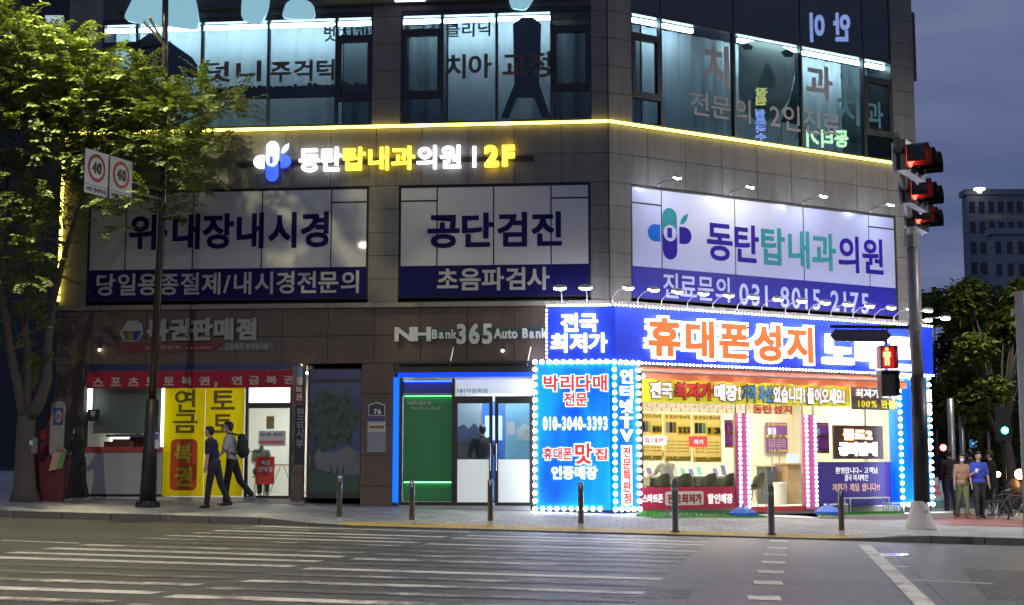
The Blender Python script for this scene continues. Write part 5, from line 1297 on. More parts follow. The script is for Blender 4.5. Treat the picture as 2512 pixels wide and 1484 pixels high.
for i, s in enumerate((7.6, 4.4, 1.55)):
    t = thing('traffic_signal', ['nearest and highest', 'middle', 'farthest and lowest'][i] + ' of the three black traffic signals with red lamp on the mast arm', 'traffic signal', ar(s, -.2, .2), 'traffic signals on the mast arm')
    ra_ = math.atan2(-DA.y, -DA.x) - R(13); PLS = Plane((ar(s).x, ar(s).y, 0), (math.cos(ra_), math.sin(ra_), 0))       # faces the right
    L_ = .62 if i < 2 else .55
    zc = zarm + .02
    MB().pb(PLS, -L_, L_, zc - .25, zc + .25, .10, .26).build('housing', HB, t)
    MB().pb(PLS, -L_ - .22, -L_ + .02, zc - .30, zc + .16, .085, .098).build('back_plate', SWH, t); MB().pb(PLS, L_ - .02, L_ + .16, zc - .26, zc + .2, .085, .098).build('back_plate', SWH, t)
    for k, uu in enumerate((-L_ * .66, 0, L_ * .66)):
        v = MB(); nseg = 14; rr_ = .205
        for j in range(nseg + 1):
            a = R(-35 + 250 * j / nseg); cu, cv = uu + rr_ * math.cos(a), zc + rr_ * math.sin(a)
            v.v += [PLS.P(cu, cv, .262), PLS.P(cu, cv, .262 + .30)]
        for j in range(nseg): v.f.append((2 * j, 2 * j + 2, 2 * j + 3, 2 * j + 1))
        v.build('visor', HB, t)
        ci = [(uu + .17 * math.cos(2 * math.pi * q / 18), zc + .17 * math.sin(2 * math.pi * q / 18)) for q in range(18)]
        MB().poly(PLS, ci, .261, .275).ell(PLS.P(uu, zc, .275), (.09, .09, .12), 12, 8).build('lens', REDL if k == 0 else M('dark_lens', (.03, .03, .02), .2), t)
    MB().tube([ar(s, .0, .02), ar(s, .0, .10)], .035, 8).build('bracket', POLEG, t)
# street name blade and pedestrian signal hung from a short arm
za = at(2243, 803, Zr); zl = at(2036, 801, Zr)
MB().tube([za, zl], .035, 8).build('short_arm', POLEB, rp)
bl_ = thing('street_sign', 'dark arrow-shaped street name blade hanging under the short arm', 'street sign', at(2110, 838, Zr))
PF = Plane((0, Zr, 0), (1, 0, 0)); fx = lambda x, y: (at(x, y, Zr).x, at(x, y, Zr).z)
MB().poly(PF, [fx(2048, 837), fx(2172, 838), fx(2187, 823), fx(2172, 809), fx(2048, 808), fx(2036, 822)], -.03, .03).build('blade', M('blade_navy', (.02, .022, .04), .4), bl_)
text('동탄반석로', PF, (*[fx(2068, 0)[0], fx(2150, 0)[0]], fx(0, 830)[1], fx(0, 815)[1]), .032, M('blade_print', (.10, .10, .12), .5), bl_, .02)
for x in (2052, 2110, 2165): MB().tube([at(x, 802, Zr), at(x, 809, Zr)], .012, 6).build('hanger', POLEB, bl_)
pg = thing('pedestrian_signal', 'pedestrian signal with glowing red standing figure hanging beside the pole', 'traffic signal', at(2172, 976, Zr - .1))
W2 = PF
for k, (y0, y1) in enumerate(((850, 905), (910, 972))):
    x0, x1 = (2151, 2192) if k == 0 else (2153, 2196)
    a_, b_ = fx(x0, y1), fx(x1, y0); MB().pb(PF, a_[0], b_[0], a_[1], b_[1], .0, .16).build('housing', HB if k else M('red_lit_case', (.35, .02, .02), .4, em=.5, emc=(.8, .01, .01)), pg)
    q = .03
    h = MB().pb(PF, a_[0], a_[0] + q, a_[1], b_[1], .161, .36).pb(PF, b_[0] - q, b_[0], a_[1], b_[1], .161, .36).pb(PF, a_[0] + q, b_[0] - q, b_[1] - q, b_[1], .161, .36); h.build('hood', HB, pg)
f0 = fx(2172, 900); fm = MB(); fu, fv = f0
fm.poly(PF, [(fu - .05, fv + .02), (fu - .01, fv + .02), (fu, fv + .15), (fu + .01, fv + .02), (fu + .05, fv + .02), (fu + .055, fv + .2), (fu + .085, fv + .2), (fu + .075, fv + .31), (fu - .075, fv + .31), (fu - .085, fv + .2), (fu - .055, fv + .2)], .162, .168)
fm.poly(PF, [(fu + .04 * math.cos(2 * math.pi * k / 12), fv + .36 + .04 * math.sin(2 * math.pi * k / 12)) for k in range(12)], .162, .168).build('lit_figure', E('red_man', (1, .12, .05), 7), pg)
MB().tube([at(2176, 802, Zr), at(2174, 851, Zr)], .02, 6).build('hanger', POLEB, pg)
# cut-off grey pole at the right edge
ep = walk(2502, 1300); eb = Vector((ep.x, 31.5, zs(ep.x, 31.5)))
e0 = at(2502, 715, 26.0); gpz = zr(e0.x)
op = thing('grey_post', 'light grey post with a stub at the right edge of the picture', 'post', (e0.x, e0.y, gpz))
MB().tube([Vector((e0.x, e0.y, gpz)), Vector((e0.x, e0.y, gpz + 1.6)), e0], [.11, .10, .095], 14).build('shaft', M('light_grey_paint', (.30, .32, .31), .5), op, True)
MB().tube([at(2482, 770, 26), at(2496, 770, 26)], .05, 10).build('stub', M('light_grey_paint', (.30, .32, .31), .5), op)
# street lamps outside the frame that light the road and the tree
def street_lamp(x, y, h, ax, ay, power, colr, label, tilt=0, spread=2.9):
    z = zr(x) + .0; t = thing('street_lamp', label, 'street lamp', (x, y, z), 'street lamps')
    MB().tube([(x, y, z), (x, y, z + h * .6), (x, y, z + h)], [.11, .09, .07], 12).build('post', POLEG, t, True)
    hx, hy = x + ax, y + ay
    MB().tube([(x, y, z + h), (x + ax * .5, y + ay * .5, z + h + .25), (hx, hy, z + h + .3)], .04, 8).build('arm', POLEG, t, True)
    MB().box((hx, hy, z + h + .22), (.5, .3, .12), math.atan2(ay, ax)).build('lamp_head', POLEG, t)
    l = bpy.data.lights.new('lamp_light', 'AREA'); l.shape = 'RECTANGLE'; l.size = .45; l.size_y = .25; l.energy = power; l.color = colr; l.spread = spread
    o = bpy.data.objects.new('lamp_light', l); col.objects.link(o); o.parent = t; o.location = Vector((hx, hy, z + h + .205)) - wl(t); o.rotation_euler = (0, -R(tilt), math.atan2(ay, ax))
WARMW = (1.0, .86, .66)
street_lamp(-14.2, 29.2, 11.9, 4.9, 1.0, 680, (1.0, .92, .5), 'street lamp standing left of the big tree', spread=2.3)
street_lamp(-14, 3, 10, 1.5, 2.5, 4300, WARMW, 'street lamp across the road at the left')
street_lamp(11, 1, 10, -1.2, 2.5, 3000, (1, .93, .82), 'street lamp across the road at the right')
street_lamp(20.5, 31, 10.5, -2.4, .4, 1600, (1, .95, .86), 'tall street lamp at the right side of the junction', tilt=24)
street_lamp(17, 46, 9, -2, .5, 300, (1, .9, .7), 'street lamp down the side street')

# ---------------------------------------------------------------- trees
LEAF = bpy.data.materials.new('leaf'); LEAF.use_nodes = True
t_ = LEAF.node_tree; pb_ = t_.nodes['Principled BSDF']; pb_.inputs['Roughness'].default_value = .55
ge_ = t_.nodes.new('ShaderNodeNewGeometry'); rp_ = t_.nodes.new('ShaderNodeValToRGB'); rp_.color_ramp.elements[0].color = (.06, .10, .012, 1); rp_.color_ramp.elements[1].color = (.15, .18, .028, 1)
t_.links.new(ge_.outputs['Random Per Island'], rp_.inputs[0]); t_.links.new(rp_.outputs[0], pb_.inputs['Base Color'])
tr_ = t_.nodes.new('ShaderNodeBsdfTranslucent'); mx_ = t_.nodes.new('ShaderNodeMixShader'); mx_.inputs[0].default_value = .3
t_.links.new(rp_.outputs[0], tr_.inputs[0]); t_.links.new(pb_.outputs[0], mx_.inputs[1]); t_.links.new(tr_.outputs[0], mx_.inputs[2]); t_.links.new(mx_.outputs[0], t_.nodes['Material Output'].inputs[0])
LEAFD = LEAF
BARK = M('bark', (.085, .075, .062), .85, var=.3, vs=10, bump=.6, bs=14)
def leaf(b, p, d, l, wd, up_):
    s = d.cross(up_).normalized() * wd; n = len(b.v); m_ = p + d * (l * .45) + up_ * (l * .06)
    b.v += [p, m_ + s, p + d * l - up_ * (l * .08), m_ - s]; b.f.append((n, n + 1, n + 2, n + 3))
def spray(b, tw, p, d, L, np_, ll, lw):
    pts = []; q = Vector(p); dd = d.normalized()
    for i in range(np_):
        pts.append(q.copy()); q = q + dd * (L / np_); dd = (dd + Vector((random.uniform(-.08, .08), random.uniform(-.08, .08), -.09))).normalized()
    for i, q in enumerate(pts[1:]):
        t = (q - pts[i]).normalized(); side = t.cross(Vector((0, 0, 1))).normalized(); upv = side.cross(t).normalized()
        for s in (-1, 1):
            dv = (t * .55 + side * s * .85 + upv * random.uniform(-.35, .25)).normalized(); leaf(b, q, dv, ll * random.uniform(.7, 1.2) * (1 - .35 * i / np_), lw, (upv + Vector((random.uniform(-.4, .4), random.uniform(-.4, .4), 0))).normalized())
    if tw is not None: tw.tube([pts[0], pts[len(pts) // 2], pts[-1]], [.006, .004, .002], 3, False)
def limb(b, pts, r0, r1, seg=8):
    n = len(pts); b.tube(pts, [r0 + (r1 - r0) * i / (n - 1) for i in range(n)], seg)
random.seed(11)
tb0 = walk(62, 1230); Yt = tb0.y
T = lambda x, y, dy=0: at(x, y, Yt + dy)
tree = thing('street_tree', 'broad leafy street tree lit from above, left of the lottery shop', 'tree', tb0)
tk = MB(); tw = MB(); lv = MB()
tk.tube([tb0 - Vector((0, 0, .05)), T(60, 1200), T(61, 1130), T(63, 1060), T(66, 1020)], [.36, .25, .21, .20, .19], 14)
L1 = [T(66, 1030), T(95, 990, -.2), T(116, 930, -.3), T(116, 860, -.4), T(130, 740, -.6), T(165, 600, -.9), T(215, 450, -1.3)]
L2 = [T(60, 1030), T(45, 950, .1), T(25, 860, .2), T(10, 760, .1), T(0, 600, -.3), T(20, 420, -.6)]
L3 = [T(64, 1010), T(72, 900, .3), T(60, 800, .4), T(70, 650, .3), T(90, 480, -.4), T(110, 320, -.8)]
limb(tk, L1, .15, .04); limb(tk, L2, .13, .04); limb(tk, L3, .10, .03)
blobs = [(40, 105, 55, 50, 34), (130, 140, 50, 40, 26), (60, 190, 85, 100, 70), (150, 255, 130, 80, 120), (70, 390, 130, 130, 160), (245, 320, 110, 100, 130), (335, 250, 70, 55, 50), (425, 330, 100, 80, 95), (535, 262, 65, 40, 26), (430, 430, 65, 50, 32), (200, 530, 120, 100, 18), (60, 620, 80, 110, 45), (355, 515, 80, 28, 20), (70, 780, 70, 120, 34), (20, 70, 35, 40, 18), (300, 420, 110, 55, 30), (480, 390, 60, 40, 24), (215, 165, 40, 45, 26), (330, 195, 60, 40, 30), (-60, 300, 80, 200, 60), (-80, 600, 80, 200, 40)]
trunks = L1 + L2 + L3
for (cx, cy, rx, ry, ns) in blobs:
    dc = random.uniform(-1.6, -.2); cen = T(cx, cy, dc)
    src = min(trunks[3:], key=lambda q: (q - cen).length)
    mid_ = src.lerp(cen, .5) + Vector((0, 0, .25)); tk.tube([src, mid_, cen], [.045, .03, .015], 6)
    kx, kz = rx * Yt / FPX, ry * Yt / FPX
    for k in range(int(ns * .85)):
        a = random.uniform(0, 2 * math.pi); r_ = math.sqrt(random.random()); e = random.uniform(-1, 1)
        p = cen + Vector((kx * r_ * math.cos(a), e * 1.1, kz * r_ * math.sin(a)))
        p.y = min(p.y, 33.7)
        od = (p - cen + Vector((random.uniform(-.5, .5), random.uniform(-.8, .3), .45))).normalized()
        if k % 6 == 0: tk.tube([cen, cen.lerp(p, .6) + Vector((0, 0, .08)), p], [.014, .010, .005], 4, False)
        for s_ in range(2):
            d2 = (od + Vector((random.uniform(-.7, .7), random.uniform(-.7, .7), random.uniform(-.2, .4)))).normalized()
            spray(lv, tw if s_ == 0 else None, p, d2, random.uniform(.55, 1.0), 10, .165, .036)
tk.build('trunk', BARK, tree, True); cw = lv.build('crown', LEAF, tree); tw.build('twigs', BARK, tree)
tag_ = thing('tree_tag', 'small box hung on the street tree trunk', 'box', T(84, 1095, -.22))
MB().box(T(84, 1112, -.24), (.12, .08, .34)).build('case', M('grey_box', (.13, .13, .12), .5), tag_); MB().box(T(76, 1092, -.30), (.07, .02, .10)).build('label_plate', M('tag_white', (.6, .6, .6), .5), tag_)

def far_tree(x, ybase, Y, top, rx, label, nl, ls, seed, lean=0):
    random.seed(seed); c = at(x, ybase, Y); zg = zr(c.x); base_ = Vector((c.x, Y, zg)); ztop = at(x, top, Y).z; R_ = rx * Y / FPX; H_ = ztop - zg
    t = thing('street_tree', label, 'tree', base_, 'trees down the side street')
    b = MB(); b.tube([base_, base_ + Vector((lean * .3, 0, H_ * .2)), base_ + Vector((lean, 0, H_ * .45))], [.22, .16, .11], 10)
    cl_ = []
    for k in range(16):
        a = random.uniform(0, 2 * math.pi); e = random.uniform(.3, .92); q = base_ + Vector((lean + R_ * .75 * math.cos(a) * (1.1 - abs(e - .6)), R_ * .75 * math.sin(a), H_ * e)); cl_.append(q)
        b.tube([base_ + Vector((lean * .8, 0, H_ * random.uniform(.25, .42))), (base_ + Vector((lean, 0, H_ * .45))).lerp(q, .5), q], [.06, .04, .015], 5)
    b.build('trunk', BARK, t, True); g = MB()
    for k in range(nl):
        q = random.choice(cl_); d = Vector((random.gauss(0, 1), random.gauss(0, 1), random.gauss(0, 1))).normalized(); rr_ = R_ * .42 * random.random() ** .4; p = q + Vector((d.x * rr_, d.y * rr_, d.z * rr_ * .8))
        dd = Vector((random.uniform(-1, 1), random.uniform(-1, 1), random.uniform(-.6, .3))).normalized(); leaf(g, p, dd, ls * random.uniform(.6, 1.3), ls * .28, Vector((random.uniform(-.5, .5), random.uniform(-.5, .5), 1)).normalized())
    g.build('crown', LEAF, t)
far_tree(2400, 1180, 58, 690, 150, 'dense dark street tree right of the corner building', 9000, .34, 1, .3)
far_tree(2490, 1180, 50, 655, 120, 'dark street tree with leaning trunk at the right edge', 8000, .30, 2, -.4)
far_tree(2300, 1170, 82, 700, 120, 'tall dark tree just right of the blue light box column', 6000, .45, 3)
far_tree(2450, 1165, 100, 720, 140, 'tall dark tree far down the side street', 6000, .5, 4)
far_tree(2425, 1165, 66, 990, 55, 'small lower tree above the pedestrians', 4000, .26, 5)
far_tree(2545, 1165, 85, 690, 140, 'dark tree cut by the right picture edge', 5000, .45, 6)

# ---------------------------------------------------------------- people
HAIR = M('black_hair', (.012, .010, .009), .5); HAIRB = M('dark_brown_hair', (.03, .02, .014), .5)
MASK = M('white_mask', (.75, .75, .75), .7)
def person(label, pos, head, H=1.72, lean=4, la=(0, 5), ra=(0, 5), larm=(0, 8, 15, 0), rarm=(0, 8, 15, 0), top=(.2, .2, .2), bottom=(.03, .03, .04), shoe=(.02, .02, .02), hair='short', hairm=None, mask=False, sleeve='short', shorts=False, group=None, turn=0, bulk=1.0):
    """head: heading in degrees (0 = faces +y, 90 = faces -x); la/ra: thigh swing, knee bend; larm: swing, out, elbow, inward"""
    s = H / 1.72; t = thing('person', label, 'person', pos, group)
    RZ = Matrix.Rotation(R(head), 3, 'Z')
    hip = {-1: Vector((-.09, 0, .92)), 1: Vector((.09, 0, .92))}
    J = {}
    for sd, (a, k) in ((-1, la), (1, ra)):
        kn = hip[sd] + Vector((0, math.sin(R(a)), -math.cos(R(a)))) * .44
        an = kn + Vector((sd * .0, math.sin(R(a - k)), -math.cos(R(a - k)))) * .41
        J[sd] = (hip[sd], kn, an)
    dz = .085 - min(J[-1][2].z, J[1][2].z)
    l = R(lean); ax = Vector((0, math.sin(l), math.cos(l)))
    pel = Vector((0, 0, .95)); ch = pel + ax * .34; nk = pel + ax * .54; hd = nk + Vector((0, math.sin(l * .6) * .14 + .015, .135))
    RT = Matrix.Rotation(R(turn), 3, 'Z')
    AR = {}
    for sd, (a, o_, e, inn) in ((-1, larm), (1, rarm)):
        sh = pel + ax * .465 + Vector((sd * .165 * bulk, 0, 0))
        el = sh + Vector((sd * math.sin(R(o_)), math.sin(R(a)) * math.cos(R(o_)), -math.cos(R(a)) * math.cos(R(o_)))) * .29
        f_ = a + e; wr = el + Vector((-sd * math.sin(R(inn)) + sd * math.sin(R(o_)) * .5, math.sin(R(f_)), -math.cos(R(f_)))).normalized() * .245
        AR[sd] = (sh, el, wr)
    X = lambda v: Vector(pos) + RZ @ ((Vector(v) + Vector((0, 0, dz))) * s)
    def rm(mb, name, m, vox=.012, par=t):
        for i, v in enumerate(mb.v): mb.v[i] = X(v)
        o = mb.build(name, m, par, True)
        md = o.modifiers.new('r', 'REMESH'); md.mode = 'VOXEL'; md.voxel_size = vox; md.use_smooth_shade = True
        sm = o.modifiers.new('s', 'SMOOTH'); sm.factor = .5; sm.iterations = 3
        return o
    b = MB()
    for sd in (-1, 1):
        h_, k_, a_ = J[sd]; b.cap(h_, k_, .078, .052).cap(k_, a_, .05, .036); b.cap(a_ + Vector((0, -.03, -.03)), a_ + Vector((0, .13, -.055)), .032, .026)
        sh, el, wr = AR[sd]; b.cap(sh, el, .047, .038).cap(el, wr, .036, .026)
        d = (wr - el).normalized(); sx = Vector((sd, 0, 0)); sx = (sx - d * sx.dot(d)).normalized(); fy = d.cross(sx)
        pm = wr + d * .05; b.ell(pm, (.022, .036, .048), 10, 8, Matrix((fy, sx, d)).transposed() if False else Matrix(((sx.x, fy.x, d.x), (sx.y, fy.y, d.y), (sx.z, fy.z, d.z))))
        for q in range(4):
            o0 = wr + d * .08 + fy * (-.027 + .018 * q); ln = (.052, .062, .06, .045)[q]; m1 = o0 + d * ln * .6 - sx * .006 * sd; b.cap(o0, m1, .0095, .009, 6).cap(m1, m1 + d * ln * .35 - sx * .018, .009, .008, 6)
        o0 = wr + d * .03 + fy * .03; b.cap(o0, o0 + fy * .03 + d * .03, .011, .010, 6).cap(o0 + fy * .03 + d * .03, o0 + fy * .034 + d * .06, .010, .009, 6)
    b.ell(pel, (.15, .11, .13)).ell(pel + ax * .2, (.135, .095, .16)).ell(ch, (.15, .105, .165)).cap(pel + ax * .445 + Vector((-.125, 0, 0)), pel + ax * .445 + Vector((.125, 0, 0)), .05, .05); b.cap(nk - ax * .06, hd - Vector((0, 0, .05)), .055, .05)
    hm = lambda v: hd + RT @ Vector(v)
    b.ell(hd + Vector((0, 0, .015)), (.074, .09, .105), 14, 10).ell(hm((0, .02, -.05)), (.055, .065, .065), 12, 8)
    b.ell(hm((0, .095, -.012)), (.013, .018, .026), 8, 6)
    for sd in (-1, 1): b.ell(hm((sd * .076, -.005, -.005)), (.012, .022, .032), 8, 6)
    rm(b, 'body', SKIN, .0105)
    for sd in (-1, 1):
        e_ = MB().ell(X(hm((sd * .030, .084, .012))), (.011 * s, .008 * s, .006 * s), 8, 6); e_.build('eye', BLK, t)
    MB().ell(X(hm((0, .083, -.058))), (.022 * s, .010 * s, .006 * s), 8, 6).build('mouth', M('lips', (.32, .12, .10), .5), t)
    # trousers
    c = MB(); c.ell(pel + Vector((0, 0, -.01)), (.165 * bulk, .125 * bulk, .12))
    for sd in (-1, 1):
        h_, k_, a_ = J[sd]
        if shorts: c.cap(h_, h_.lerp(k_, .85), .095, .085)
        else: c.cap(h_, k_, .095 * bulk, .075).cap(k_, k_.lerp(a_, .93), .072, .062)
    rm(c, 'trousers', M('cloth_%s' % str(bottom), bottom, .85), .016)
    c = MB(); c.ell(pel + ax * .02, (.172 * bulk, .13 * bulk, .10)).ell(pel + ax * .2, (.162 * bulk, .122 * bulk, .18)).ell(ch, (.182 * bulk, .13 * bulk, .18)).cap(pel + ax * .45 + Vector((-.135 * bulk, 0, 0)), pel + ax * .45 + Vector((.135 * bulk, 0, 0)), .072, .072).cap(pel + ax * .45, pel + ax * .505, .088, .07)
    for sd in (-1, 1):
        sh, el, wr = AR[sd]
        if sleeve == 'short': c.cap(sh + Vector((-sd * .012, 0, -.010)), sh.lerp(el, .8), .064, .062)
        else: c.cap(sh, el, .068, .056).cap(el, el.lerp(wr, .9), .055, .043)
    rm(c, 'shirt', M('cloth_%s' % str(top), top, .85), .016)
    for sd in (-1, 1):
        a_ = J[sd][2]; c = MB(); c.ell(a_ + Vector((0, .05, -.052)), (.05, .14, .035)).ell(a_ + Vector((0, -.02, -.03)), (.045, .065, .05)); rm(c, 'shoe', M('shoe_%s' % str(shoe), shoe, .6), .014)
    c = MB(); c.ell(hm((0, -.03, .03)), (.086, .09, .095), 14, 10).ell(hm((0, -.055, -.01)), (.07, .05, .075), 12, 8).ell(hm((0, .02, .085)), (.072, .075, .045), 12, 8)
    if hair == 'long': c.ell(hm((0, -.055, -.05)), (.088, .06, .15), 12, 10).ell(hm((-.055, -.02, -.05)), (.035, .05, .13)).ell(hm((.055, -.02, -.05)), (.035, .05, .13))
    elif hair == 'bob': c.ell(hm((0, -.035, -.02)), (.09, .075, .10)).ell(hm((-.06, .0, -.01)), (.028, .05, .09)).ell(hm((.06, .0, -.01)), (.028, .05, .09))
    rm(c, 'hair', hairm or HAIR, .013)
    if mask:
        c = MB().ell(hm((0, .068, -.045)), (.058, .04, .05), 12, 8); rm(c, 'mask', MASK, .011)
    return t, X, J, AR, hm, hd
# woman in black at the counter, facing left with shopping bag
p = walk(190, 1231)
t, X, J, AR, hm, hd = person('woman in black with white mask looking at her phone left of the counter', p, 62, 1.66, 6, (14, 8), (-8, 12), (28, 6, 70, 10), (18, 6, 60, 15), (.008, .008, .009), (.010, .010, .011), (.25, .25, .25), 'long', None, True, bulk=1.05)
bp = X(AR[-1][2]); bgp = walk(170, 1222)
bg_ = thing('shopping_bag', 'pink and green shopping bag hanging from the arm of the woman in black', 'bag', bp - Vector((.1, 0, .55)))
BGP = Plane((bp.x, bp.y, 0), (math.cos(R(20)), math.sin(R(20)), 0)); z1 = bp.z - .08
MB().hexa([BGP.P(-.22, z1 - .40, .05), BGP.P(.06, z1 - .34, .05), BGP.P(.06, z1 - .34, -.05), BGP.P(-.22, z1 - .40, -.05), BGP.P(-.14, z1, .06), BGP.P(.14, z1 + .02, .06), BGP.P(.14, z1 + .02, -.06), BGP.P(-.14, z1, -.06)]).build('bag_body', M('bag_pink', (.50, .30, .24), .6), bg_)
MB().poly(BGP, [(-.08, z1 - .35), (.055, z1 - .33), (.135, z1 + .0), (.01, z1 - .02)], .056, .066).build('green_side', M('bag_green', (.10, .32, .06), .6), bg_)
MB().tube([BGP.P(-.1, z1, .0), BGP.P(-.04, z1 + .14, 0), BGP.P(.05, z1 + .02, 0)], .008, 6).build('handle', M('bag_pink', (.50, .30, .24), .6), bg_)
# two men walking left
p = walk(524, 1247)
person('man in navy T-shirt and dark trousers walking left in front of yellow banner', p, 74, 1.72, 12, (10, 4), (-15, 14), (-4, 4, 12, 0), (8, 4, 20, 0), (.010, .013, .045), (.014, .016, .032), (.012, .012, .014), 'short', None, False, group='men walking past the lottery shop')
p = walk(567, 1241)
t, X, J, AR, hm, hd = person('man in white T-shirt with black backpack walking behind the navy shirt', p, 80, 1.80, 8, (9, 5), (-20, 22), (10, 5, 35, 0), (0, 5, 20, 0), (.42, .42, .43), (.010, .010, .011), (.2, .2, .2), 'short', None, True, group='men walking past the lottery shop')
bk_ = thing('backpack', 'black backpack worn by the man in white T-shirt', 'backpack', X((0, -.25, 1.0)))
c = MB().ell((0, -.22, 1.22), (.16, .12, .25)).ell((0, -.26, 1.12), (.13, .11, .14)).ell((0, -.2, 1.40), (.11, .09, .09))
for i, v in enumerate(c.v): c.v[i] = X(v)
o = c.build('pack', M('black_nylon', (.010, .010, .014), .7), bk_, True); md = o.modifiers.new('r', 'REMESH'); md.mode = 'VOXEL'; md.voxel_size = .016; md.use_smooth_shade = True
for sd in (-1, 1): MB().tube([X((sd * .11, -.12, 1.45)), X((sd * .12, .06, 1.50)), X((sd * .12, .14, 1.36)), X((sd * .13, .08, 1.12)), X((sd * .12, -.12, 1.05))], .02, 6).build('strap', M('black_nylon', (.010, .010, .014), .7), bk_, True)
# bank customer seen from behind
p = A.P(A.u(1184, -.9), bv0, -.9); person('customer in black standing at the cash machine behind the bank door', p, 15, 1.76, 2, (0, 0), (0, 0), (8, 22, 50, 20), (8, 22, 50, 20), (.012, .012, .013), (.02, .02, .03), sleeve='long')
# lottery clerk behind the counter, customer on a chair behind the door
p = A.P(A.u(343, -1.0), A.v(300, 1180), -1.0); person('masked clerk sitting behind the lottery counter', p, 170, 1.62, 6, (80, 85), (80, 85), (30, 5, 40, 0), (30, 5, 40, 0), (.10, .03, .03), (.03, .03, .04), mask=True)
p = A.P(A.u(641, -1.0), lv0, -1.0); person('customer in blue-grey shirt sitting inside the lottery shop door', p, 200, 1.66, 14, (82, 80), (78, 70), (20, 8, 60, 10), (20, 8, 60, 10), (.16, .22, .26), (.03, .03, .04), (.3, .3, .3))
st_ = thing('stool', 'plain round stool under the customer in the lottery shop', 'stool', p); MB().lathe(p + Vector((0, 0, .42)), [(.17, 0), (.17, .04), (.001, .041)], 14).build('seat', WOOD, st_)
for a in (45, 135, 225, 315): MB().tube([p + Vector((.12 * math.cos(R(a)), .12 * math.sin(R(a)), .42)), p + Vector((.16 * math.cos(R(a)), .16 * math.sin(R(a)), 0))], .012, 6).build('leg', STEEL, st_)
# phone shop clerk from behind, on the first chair
p = B.P(B.u(1640, -.42), pv0, -.48); person('person in white shirt sitting at the phone shop desk, seen from behind', p, 20, 1.70, 10, (84, 88), (84, 88), (40, 8, 40, 0), (40, 8, 40, 0), (.70, .70, .70), (.05, .05, .06), hair='short')
# couple walking towards us on the right and people behind them
p = walk(2363, 1271); person('woman in tan T-shirt and green trousers with white mask walking towards us', p, 183, 1.60, 1, (8, 4), (-8, 14), (4, 8, 10, 0), (2, 8, 10, 0), (.36, .22, .12), (.15, .17, .07), (.35, .08, .08), 'bob', HAIRB, True, group='couple walking towards us', bulk=1.08)
p = walk(2405, 1272); t, X, J, AR, hm, hd = person('man in bright blue polo shirt holding a cup beside the woman in tan', p, 178, 1.66, 1, (-6, 12), (8, 4), (4, 8, 12, 0), (10, 10, 105, 30), (.035, .07, .42), (.03, .03, .035), (.08, .08, .1), 'short', HAIRB, False, group='couple walking towards us', bulk=1.1)
cp = thing('paper_cup', 'white paper cup in the hand of the man in blue', 'cup', X(AR[1][2] + Vector((0, .08, -.03))))
MB().lathe(X(AR[1][2] + Vector((0, .08, -.03))), [(.028, 0), (.036, .10), (.038, .105), (.001, .106)], 12).build('body', M('paper_white', (.75, .75, .75), .6), cp)
p = walk(2441, 1266); person('person in black standing behind the man in blue', p, 60, 1.72, 6, (4, 4), (-6, 8), (10, 8, 40, 0), (5, 8, 30, 0), (.010, .010, .010), (.010, .010, .011), group='people in dark clothes behind the couple', sleeve='long')
p = walk(2333, 1263); person('person in dark jacket behind the sandwich board, left of the couple', p, 0, 1.74, 2, (4, 4), (-6, 8), (10, 8, 20, 0), (5, 8, 20, 0), (.014, .014, .02), (.02, .028, .06), group='people in dark clothes behind the couple', sleeve='long')
p = walk(2386, 1262); person('person in dark top and shorts half hidden between the couple', p, 10, 1.76, 2, (6, 4), (-8, 8), (4, 8, 20, 0), (5, 8, 20, 0), (.02, .02, .025), (.012, .012, .016), shorts=True, group='people in dark clothes behind the couple')

# ---------------------------------------------------------------- lottery kiosk banner and red box at the left, sandwich board
RB = M('dark_red_cabinet', (.10, .006, .012), .5)
kb = thing('red_cabinet', 'dark red cabinet beside the tree with a tall lottery sign on it', 'cabinet', walk(118, 1228))
kp = walk(118, 1228); KP = Plane((kp.x, kp.y, 0), (math.cos(R(-6)), math.sin(R(-6)), 0)); mm_ = lambda x, y: ((at(x, y, kp.y).x - kp.x), at(x, y, kp.y).z)
a_, b_ = mm_(84, 1225), mm_(165, 1122); MB().pb(KP, a_[0], b_[0], kp.z, b_[1], -.4, .12).build('body', RB, kb)
a_, b_ = mm_(110, 1122), mm_(142, 985); MB().poly(KP, rrect(KP, (a_[0], b_[0], a_[1] + .001, b_[1]), .1), -.2, -.02).build('sign_side', RB, kb)
a_, b_ = mm_(122, 1121), mm_(161, 984); MB().poly(KP, rrect(KP, (a_[0], b_[0], a_[1] + .002, b_[1]), .13), -.019, .04).build('sign_face', M('cream_sign', (.30, .29, .27), .5), kb)
a_, b_ = mm_(132, 1043), mm_(161, 1001); MB().pb(KP, a_[0], b_[0] - .02, a_[1], b_[1], .0405, .044).build('blue_field', M('kiosk_blue', (.02, .05, .20), .5), kb)
a_, b_ = mm_(137, 1038), mm_(156, 1006); cx, cy, rx, ry = (a_[0] + b_[0]) / 2, (a_[1] + b_[1]) / 2, (b_[0] - a_[0]) / 2, (b_[1] - a_[1]) / 2
MB().poly(KP, [(cx + rx * math.cos(2 * math.pi * k / 18), cy + ry * math.sin(2 * math.pi * k / 18)) for k in range(18)], .0445, .047).build('oval', M('cream_sign', (.30, .29, .27), .5), kb)
text('복권', KP, (mm_(136, 0)[0], mm_(157, 0)[0], mm_(0, 1117)[1], mm_(0, 1052)[1]), .042, M('kiosk_red', (.30, .012, .02), .5), kb, .03, vertical=True)
text('로또', KP, (cx - rx * .6, cx + rx * .6, cy - ry * .35, cy + ry * .35), .0475, M('kiosk_red', (.30, .012, .02), .5), kb, .02)
